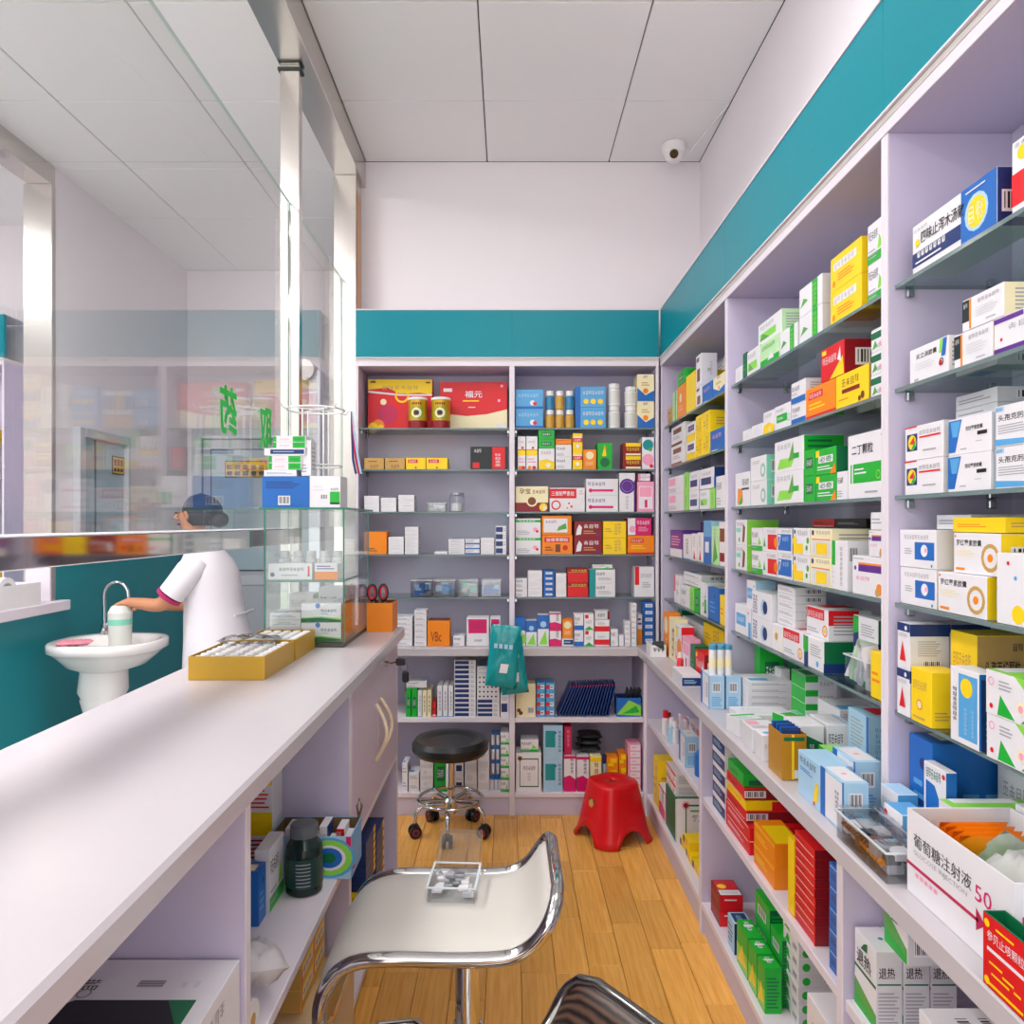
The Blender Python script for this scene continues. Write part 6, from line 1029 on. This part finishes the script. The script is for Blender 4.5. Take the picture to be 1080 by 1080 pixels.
q=MB(); q.lathe([(.045,0),(.05,.006),(.055,.18),(.04,.21),(.03,.215)],(0,0,0),mat('milky_plastic','#d9dcd6',0.35),24); q.build('body',t)
q=MB(); q.lathe([(.051,.09),(.0555,.15)],(0,0,0),pc('Q'),24); q.build('label_band',t)
# white tray and roll on the sill of the opening
t,a,b=open_box('sill_tray','white plastic tray on the sill of the opening',XH-.14,XH+.03,2.9,3.56,ZS+.0005,.105,WHITEP,pc('W'),T=.004,cat='tray')
t=thing('tape_roll','white roll of tape standing in the sill tray','roll',(XH-.055,3.42,ZS+.006))
q=MB(); n=28
for r0,r1,m_ in ((.065,.040,WHITEP),(.040,.034,pc('A'))):
    for x in (-.02,.02): q.add([(x,r*math.cos(2*PI*j/n),.066+r*math.sin(2*PI*j/n)) for r in (r0,r1) for j in range(n)],[(j,(j+1)%n,n+(j+1)%n,n+j) for j in range(n)],m_)
q.add([(x,.065*math.cos(2*PI*j/n),.066+.065*math.sin(2*PI*j/n)) for x in (-.02,.02) for j in range(n)],[(j,(j+1)%n,n+(j+1)%n,n+j) for j in range(n)],WHITEP,True)
q.add([(x,.034*math.cos(2*PI*j/n),.066+.034*math.sin(2*PI*j/n)) for x in (-.02,.02) for j in range(n)],[(j,n+j,n+(j+1)%n,(j+1)%n) for j in range(n)],pc('A'),True); q.build('roll_body',t)

# ------------------------------------------------------------------ under the counter (fronts face the aisle)
R90=PI/2
def ub(design,xf,y0,y1,z,h,d,desc,place,order,n=1):
    for k in range(n): put(design,y1-y0,h/n-.0005,d,(xf,y0,z+.0003+k*h/n),R90,desc,place,order,k,n)
DES['big_white']=('WW',[('T','p',((0,.07),(.82,.07),(.82,.54),(.79,.60),(.0,.60)),'K'),('T','p',((.7,.07),(.82,.07),(.82,.18)),'D'),('T','b',.87,.22,.905,.36),('T','c',.86,.50,.91,.56,2,'K'),('T','o',.845,.53,.03,'A'),('T','l',.87,.08,.9,.18,2,'S'),('F','l',.5,.1,.9,.7,5,'A'),('F','c',.6,.76,.9,.88,4,'A')])
ub('big_white',-.412,.60,1.138,.48,.172,.36,'large white carton with dark lid print','near shelf under the counter',1)
SH='shelf under the counter'
put('label_red_yellow',.062,.12,.08,(-.70,1.79,.4804),0,'red and yellow labelled carton',SH,2,0,2); put('label_red_yellow',.062,.12,.08,(-.70,1.79,.6008),0,'red and yellow labelled carton',SH,2,1,2); put('label_red_yellow',.062,.12,.08,(-.632,1.79,.4804),0,'red and yellow labelled carton',SH,3,0,2); put('label_red_yellow',.062,.12,.08,(-.632,1.79,.6008),0,'red and yellow labelled carton',SH,3,1,2)
ub('dark_lid',-.60,1.62,1.72,.48,.07,.09,'dark carton with green print',SH,4); ub('white_green',-.515,1.60,1.70,.48,.135,.032,'white and green upright carton',SH,5); ub('blue_solid',-.52,1.545,1.592,.48,.115,.05,'slim blue carton',SH,6)
bx,by=-.468,1.70
t=thing('supplement_jar','dark green supplement jar with grey lid on the counter shelf','jar',(bx,by,.4805)); DKJ=mat('dark_jar','#0e2623',0.18)
q=MB(); q.lathe([(.036,0),(.041,.004),(.042,.09),(.040,.105),(.028,.122),(.027,.128)],(0,0,0),DKJ,28); q.build('body',t)
q=MB(); q.lathe([(.030,.126),(.031,.128),(.031,.15),(.028,.154)],(0,0,0),mat('grey_lid','#5d646b',0.4),28); q.build('lid',t)
q=MB(); q.lathe([(.0424,.02),(.0424,.085)],(0,0,0),mat('dark_label','#1a3a3a',0.3),28); lb_=q.build('label_band',t)
q=MB()
for k in range(7): z=.026+k*.008; q.add([(.0429*math.cos(a_),.0429*math.sin(a_),zz) for zz in (z,z+.0022) for a_ in [-1.75+.07*j for j in range(12)]],[(j,j+1,12+j+1,12+j) for j in range(11)],pc('A'))
q.build('small_print',lb_)
t,a,b=open_box('swirl_carton','open carton with blue and green swirl full of small boxes',-.565,-.372,1.752,1.872,.4805,.10,pc('X'),mat('kraft_inside','#7a6040',0.7))
q=MB(); y=-b-.0005
for r,c,e in ((.048,'U',0),(.042,'L',.0003),(.030,'W',.0006),(.024,'B',.0009),(.012,'D',.0012)):
    n=18; q.face([(.045+r*1.3*math.cos(2*PI*j/n),y-e,.05+r*math.sin(2*PI*j/n)) for j in range(n)],pc(c))
q.face([(.085,y-.0015,.085),(a,y-.0015,.075),(a,y-.0015,.1),(.085,y-.0015,.1)],pc('M')); q.face([(a+.0005,-b,0),(a+.0005,b,0),(a+.0005,b,.1),(a+.0005,-b,.1)],pc('U')); q.build('print',t)
q=MB(); q.tube([(a-.004,b-.01,.10),(a+.004,b-.012,.13),(a-.002,b-.014,.15),(a-.008,b-.012,.13),(a-.004,b-.01,.10)],.003,CHROMED,6); q.build('clip',t)
rg=random.Random(4)
for k in range(9):
    w_,h_,d_=.03,.075+.006*(k%3)+.02*(k%2),.03; x=-.558+.0205*k; put(rg.choice(['white_red','white_blue','plain','blue_stack','white_lines','seal']),.019,h_,.06,(x,1.765+.02*(k%2),.484),0,f'small box standing in the swirl carton','shelf under the counter',20+k)
t=thing('tan_carton','tan cardboard carton with red lettering on the counter floor','box',(-.62,1.60,.0705)); KR=mat('kraft_card','#d9bd93',0.65,noise=0.05,scale=12); KRD=mat('kraft_dark','#c19a63',0.65,noise=0.05,scale=12)
q=MB(); q.bbox((0,0,0),(.235,.25,.172),KR,.002); bdy=q.build('body',t)
q=MB(); q.face([(.004,-.0006,.002),(.231,-.0006,.002),(.231,-.0006,.17),(.004,-.0006,.17)],KRD)
for k in range(9): x=.02+.014*k; q.face([(x,-.001,.07+.006*k),(x+.004,-.001,.07+.006*k),(x+.004,-.001,.15),(x,-.001,.15)],pc('H'))
for k in range(3): 
    for (p0,q0,p1,q1) in ((0,.82,1,1),(0,.42,1,.56),(.42,0,.58,1)): z=.13-.03*k; q.face([(.175+.024*p0,-.001,z+.024*q0),(.175+.024*p1,-.001,z+.024*q0),(.175+.024*p1,-.001,z+.024*q1),(.175+.024*p0,-.001,z+.024*q1)],pc('I'))
for k in range(2):
    for (p0,q0,p1,q1) in ((0,.82,1,1),(0,.42,1,.56),(.42,0,.58,1)): y=.03+.03*k; q.face([(.19+.022*p0,y+.022*q0,.1725),(.19+.022*p1,y+.022*q0,.1725),(.19+.022*p1,y+.022*q1,.1725),(.19+.022*p0,y+.022*q1,.1725)],pc('I'))
q.build('print',bdy)
for c in range(2): ub('wine_tile',-.455,1.63+.105*c,1.73+.105*c,.0705+.1725,.20,.12,'small yellow tile-patterned box','tan carton under the counter',30+c,4)
LS='floor under the counter doors'
ub('herb_red',-.415,2.10,2.27,.07,.075,.1,'white and maroon herb carton',LS,40); ub('yellow_blue_pile',-.417,2.11,2.25,.1455,.11,.08,'yellow packet',LS,41,6); ub('navy_yellow_pile',-.412,2.14,2.29,.2562,.14,.08,'navy packet',LS,42,6); ub('navy_yellow_pile',-.412,2.31,2.45,.07,.28,.06,'navy upright packet',LS,43,9)
t=thing('paper_roll','white paper roll lying at the counter shelf edge','roll',(-.46,1.205,.4808)); q=MB(); q.tube([(-.05,0,.032),(.045,0,.032)],.0315,WHITEP,20); q.build('roll_body',t); q=MB(); q.tube([(.0451,0,.032),(.0456,0,.032)],.012,pc('F'),14); q.build('core',t)
o=pillow('plastic_bag',.13,.12,.05,glass('bag_film',(0.9,0.88,0.9),0.0,0.45,haze=(0.5,'#ece8ea')),None,(-.47,1.31,.545),rot=(PI/2-.2,.2,.6),seed=12,wr=.012); tag(o,'crumpled translucent plastic bag on the counter shelf','bag')
# ------------------------------------------------------------------ special pieces on the right worktop and base cabinets
t,a,b=open_box('leaflet_tray','white open box of dark sachets in the worktop corner',.588,.652,3.09,3.19,ZT+.0005,.05,pc('W'),pc('S'))
q=MB(); 
for k in range(3): 
    for (p0,q0,p1,q1) in ((0,.82,1,1),(0,.42,1,.56),(.42,0,.58,1)): x=-.022+.016*k; q.face([(x+.012*p0,-b-.0004,.022+.016*q0),(x+.016*p1,-b-.0004,.022+.016*q0),(x+.016*p1,-b-.0004,.022+.016*q1),(x+.016*p0,-b-.0004,.022+.016*q1)],pc('K'))
q.build('print',t)
for k in range(5): q=MB(); q.bbox((-.024,-.004,0),(.024,.004,.05),mat('sachet_grey','#2f3a36',0.3),.001); o=q.build('sachet',t,(.004,-.03+.014*k,.012)); o.rotation_euler=(.5,0,.15*(k-2))
t=thing('spray_bottle','small red bottle with white cap on the far right worktop','bottle',(.625,2.72,ZT)); q=MB(); q.lathe([(.011,0),(.012,.003),(.012,.06),(.006,.066)],(0,0,0),mat('red_bottle','#f0404a',0.25),14); q.build('body',t); q=MB(); q.lathe([(.007,.066),(.007,.085)],(0,0,0),WHITEP,12); q.build('cap',t)
for k,(dx,dy) in enumerate(((0,0),(.024,.0),(.048,0),(.012,.026),(.036,.026))):
    t=thing('tube_carton',f'white tube with blue top, {("left front","middle front","right front","left rear","right rear")[k]} of the bundle','tube',(.616+dx,2.255+dy,ZT+.1005),0,'bundle of blue topped tubes'); q=MB(); q.lathe([(.011,0),(.011,.075)],(0,0,0),pc('W'),12); q.build('body',t); q=MB(); q.lathe([(.0115,.075),(.0115,.088),(.009,.09)],(0,0,0),mat('dusty_blue','#4d93b3',0.5),12); q.build('cap',t); q=MB(); q.lathe([(.0113,.02),(.0113,.05)],(0,0,0),pc('C'),12); q.build('label_band',t)
# amber open box of blue sachets
AMB=mat('amber_card','#b9821c',0.25,noise=0.12,scale=14)
t,a,b=open_box('amber_box','amber open box of blue sachets at the worktop edge',.592,.645,1.615,1.70,ZT+.0005,.10,AMB,pc('H'))
q=MB(); q.face([(-a*.2,-b-.0004,.002),(0,-b-.0004,.002),(0,-b-.0004,.099),(-a*.2,-b-.0004,.099)],pc('Y')); q.face([(-a+.004,-b-.0008,.085),(a-.004,-b-.0008,.085),(a-.004,-b-.0008,.093),(-a+.004,-b-.0008,.093)],pc('D')); q.face([(0,-b-.0008,.004),(a*.9,-b-.0008,.004),(a*.9,-b-.0008,.022),(0,-b-.0008,.022)],pc('W')); q.build('print',t)
for k in range(6): q=MB(); q.bbox((-.02,-.002,0),(.02,.002,.105),pc('B' if k%2 else 'N'),.0006); o=q.build('sachet',t,(0,-b+.012+.012*k,.004)); o.rotation_euler=(-.08,0,.1*(k%3-1))
# clear tray of blister packs
def clear_tray(label,x0,x1,y0,y1,z,h,seed,cols,fh=.8):
    return bin_(label,x0,x1,y0,y1,z,h,None,h*fh,name='pill_tray',seed=seed,cols=cols,n=34)
t=clear_tray('clear plastic tray of blister packs on the worktop edge',.583,.65,1.15,1.325,ZT+.0005,.05,41,('A','S','H','X','Z'))
q=MB(); 
for k in range(6): q.tube([(-.026+.001*k,-.06+.014*k,.020),(-.026+.001*k,-.052+.014*k,.020)],.0052,pc('O'),8)
for k in range(9): q.tube([(-.027,-.02+.011*k,.030),(-.027,-.014+.011*k,.030)],.0045,pc('H'),8)
q.build('pill_strip',t)
lid=pillow('lid_film',.07,.17,.012,CLEAR,t,(0,0,.058),rot=(PI/2,0,0),seed=8,wr=.003)
# clear bin of sachets on the fifth shelf, middle bay
t=bin_('clear bin of white and green sachets on fifth shelf, middle right bay',.722,.757,1.488,1.60,S5+.0005,.065,None,.05,seed=77,cols=('W','S','D','W'),name='clear_bin',n=18)
for k in range(5): pillow('sachet',.035,.085,.006,(pc('W'),pc('S'),pc('W'),pc('J'),pc('W'))[k],t,(.002*k-.004,-.04+.02*k,.055),rot=(.2,.12*(k-2),-.3+.1*k),seed=60+k,wr=.002,n=6)
# glucose carton, open, used as a bin
GX,GY0,GY1=.607,.895,1.135
t,a,b=open_box('glucose_carton','white open glucose injection carton used as a bin on the worktop',GX,.765,GY0,GY1,ZT+.0005,.125,pc('W'),pc('S'),T=.003)
q=MB(); x=-a-.0006; L_=GY1-GY0
def gt(st,u0,v0,u1,v1,c):
    v,f,tw,th=text_mesh(st); q.add([(x,b-(u0+(u1-u0)*px/tw)*L_,(v0+(v1-v0)*py/th)*.125) for px,py in v],f,pc(c))
gt('葡萄糖注射液',.08,.60,.66,.76,'Z'); gt('GLUCOSE INJECTION',.08,.49,.62,.56,'A'); gt('50',.69,.55,.83,.72,'M'); gt('%',.845,.55,.885,.62,'P'); q.face([(x,b,.042*1),(x,b-.72*L_,.042),(x,b-.72*L_,.047),(x,b,.047)][::-1],pc('I'))
for k in range(5): q.face([(x,b-(.10+.05*k)*L_,.031),(x,b-(.135+.05*k)*L_,.031),(x,b-(.135+.05*k)*L_,.037),(x,b-(.10+.05*k)*L_,.037)][::-1],pc('P'))
q.face([(x,b-.70*L_,.03),(x,b-.78*L_,.045),(x,b-.70*L_,.06)],pc('I')); n=12
q.add([(x,b-.93*L_+r*math.cos(2*PI*j/n),.072+r*math.sin(2*PI*j/n)) for r in (.008,.0065) for j in range(n)],[(j,(j+1)%n,n+(j+1)%n,n+j) for j in range(n)],pc('A'))
q.face([(-a+.01,-b-.0006,.05),(.0,-b-.0006,.05),(.0,-b-.0006,.085),(-a+.01,-b-.0006,.085)],pc('M')); q.build('print',t)
gx=(GX+.765)/2; gy=(GY0+GY1)/2
for k in range(4): o=pillow('orange_sachet',.10,.075,.012,pc('O'),None,(GX+.075+.0*k,GY1-.03-.016*k,ZT+.085),rot=(.35,0,0),seed=90+k,wr=.0015,n=6); tag(o,f'orange sachet standing in the glucose carton, {("rearmost","second from rear","third from rear","front")[k]}','sachet','orange sachets in the glucose carton')
o=pillow('lime_sachet',.09,.07,.012,pc('L'),None,(GX+.06,GY0+.115,ZT+.078),rot=(.9,.1,.25),seed=95,wr=.0015,n=6); tag(o,'lime green sachet lying in the glucose carton','sachet')
o=pillow('silver_sachet',.06,.065,.012,mat('silver_paper','#b9bdb6',0.4,noise=0.2,scale=60),None,(GX+.085,GY0+.15,ZT+.095),rot=(.5,.6,.15),seed=96,wr=.002,n=6); tag(o,'silver grey sachet sticking up in the glucose carton','sachet')
o=pillow('plastic_bag',.12,.10,.06,glass('bag_film',(0.9,0.88,0.9),0.0,0.45,haze=(0.5,'#ece8ea')),None,(GX+.08,GY0+.055,ZT+.10),rot=(PI/2-.3,.15,.3),seed=97,wr=.008); tag(o,'crumpled clear plastic bag in the glucose carton','bag')
# red cough granule box, open, dark green inside
t,a,b=open_box('granule_box','red open granule box with yellow print in front of the glucose carton',.577,.603,.826,.905,ZT+.0005,.088,pc('D'),pc('D'),T=.0015)
q=MB(); x=-a-.0006; q.face([(x,b,.001),(x,-b,.001),(x,-b,.0875),(x,b,.0875)][::1],pc('R')); x-=.0004
def rt(st,u0,v0,u1,v1,c):
    v,f,tw,th=text_mesh(st); q.add([(x,b-(u0+(u1-u0)*px/tw)*2*b,(v0+(v1-v0)*py/th)*.088) for px,py in v],f,pc(c))
rt('参贝止咳颗粒',.10,.66,.92,.80,'W')
for (u0,v0,u1,v1,c) in ((.10,.52,.92,.57,'W'),(.3,.86,.7,.89,'Y'),(.15,.36,.45,.39,'Y'),(.45,.30,.7,.33,'Y'),(.2,.22,.6,.25,'Y'),(.7,.24,.85,.27,'Y'),(.1,.06,.9,.10,'Y')): q.face([(x,b-u0*2*b,v0*.088),(x,b-u1*2*b,v0*.088),(x,b-u1*2*b,v1*.088),(x,b-u0*2*b,v1*.088)],pc(c))
for (u,v) in ((.1,.88),(.1,.1)): n=12; q.face([(x-.0002,b-u*2*b+.005*math.cos(2*PI*j/n),v*.088+.005*math.sin(2*PI*j/n)) for j in range(n)],pc('Y'))
q.build('print',t)
# far base cabinet: bottles and packets
for k,(px,c1,c2) in enumerate(((702,'W','R'),(705,'W','E'),(708.5,'X','W'),(712,'W','W'))):
    xx=LF+.02+.012*(k%2); y=right_y(px,xx); bottle('ointment_bottle',f'small pale bottle, {("first","second","third","fourth")[k]} from the corner, shelf of the far base cabinet','bottle',xx,y,.4405,.016,.10-.01*(k%2),pc(c1),pc(c2),None,'small bottles in the far base cabinet',.7,.7)
for k in range(6):
    y=3.10-.045*k; o=link('blister_card',carton(.035,.085,.008,'white_red' if k%2 else 'pink_tag'),None,(LF+.075+.02*(k%2),y,.4405),-PI/2); tag(o,f'small red and white packet, {ORDN[k]} from the corner, far base cabinet shelf','packet','red and white packets in the far base cabinet')
t=thing('blue_bottle','blue squeeze bottle with white cap above the blue carton','bottle',(LF+.045,2.585,.4405)); q=MB(); q.lathe([(.028,0),(.03,.004),(.03,.075),(.012,.095)],(0,0,0),pc('B'),16); q.build('body',t); q=MB(); q.lathe([(.011,.095),(.011,.12)],(0,0,0),WHITEP,12); q.build('cap',t)
for k,(y,z,rz) in enumerate(((2.82,.1035,.15),(2.725,.1035,-.1),(2.77,.1345,.1),(2.63,.1035,.12))):
    o=link('snack_packet',carton(.085,.03,.07,'yellow_blue_pile'),None,(LF+.018,y,z),-PI/2+rz*.3); tag(o,f'yellow packet lying before the green carton, {("left","middle","upper","right")[k]} one','packet','yellow packets in the far base cabinet')
t=thing('powder_bag','white and green printed bag standing in the far base cabinet','bag',(LF+.05,2.475,.1035)); o=pillow('bag_body',.085,.15,.05,pc('W'),t,(0,0,.077),rot=(0,0,-PI/2),seed=50,wr=.004)
q=MB(); q.face([(-.0265,.03,.11),(-.0265,-.03,.10),(-.02,-.03,.135),(-.02,.03,.14)],pc('D')); q.build('print',t); q=MB(); q.face([(-.027,.01,.05),(-.027,-.02,.06),(-.027,-.02,.07),(-.027,.01,.06)],pc('K')); q.build('print',t)
# ------------------------------------------------------------------ labels of the cartons
ORD=['first','second','third','fourth','fifth','sixth','seventh','eighth','ninth','tenth','eleventh','twelfth','thirteenth']
def stackpos(k,n):
    if n==1: return ''
    if n==2: return 'upper of two' if k else 'lower of two'
    if k==n-1: return f'topmost of {n}'
    if k==0: return f'lowest of {n}'
    return f'{ORD[k]} from bottom'
from collections import defaultdict
grp=defaultdict(list)
for it in ITEMS: grp[(it[1],it[2])].append(it)
for (desc,place),L_ in grp.items():
    orders=sorted({i[3] for i in L_})
    for (o,d,p,od,k,n,cat) in L_:
        bits=[desc]
        if len(orders)>1:
            c=orders.index(od); bits.append({2:('left one','right one'),}.get(len(orders),[f'{ORD[j]} from left' for j in range(10)])[c])
        sp=stackpos(k,n)
        if sp: bits.append(sp)
        bits.append(place); tag(o,', '.join(bits),cat)
        if len(L_)>1: o['group']=f'{desc}, {place}'
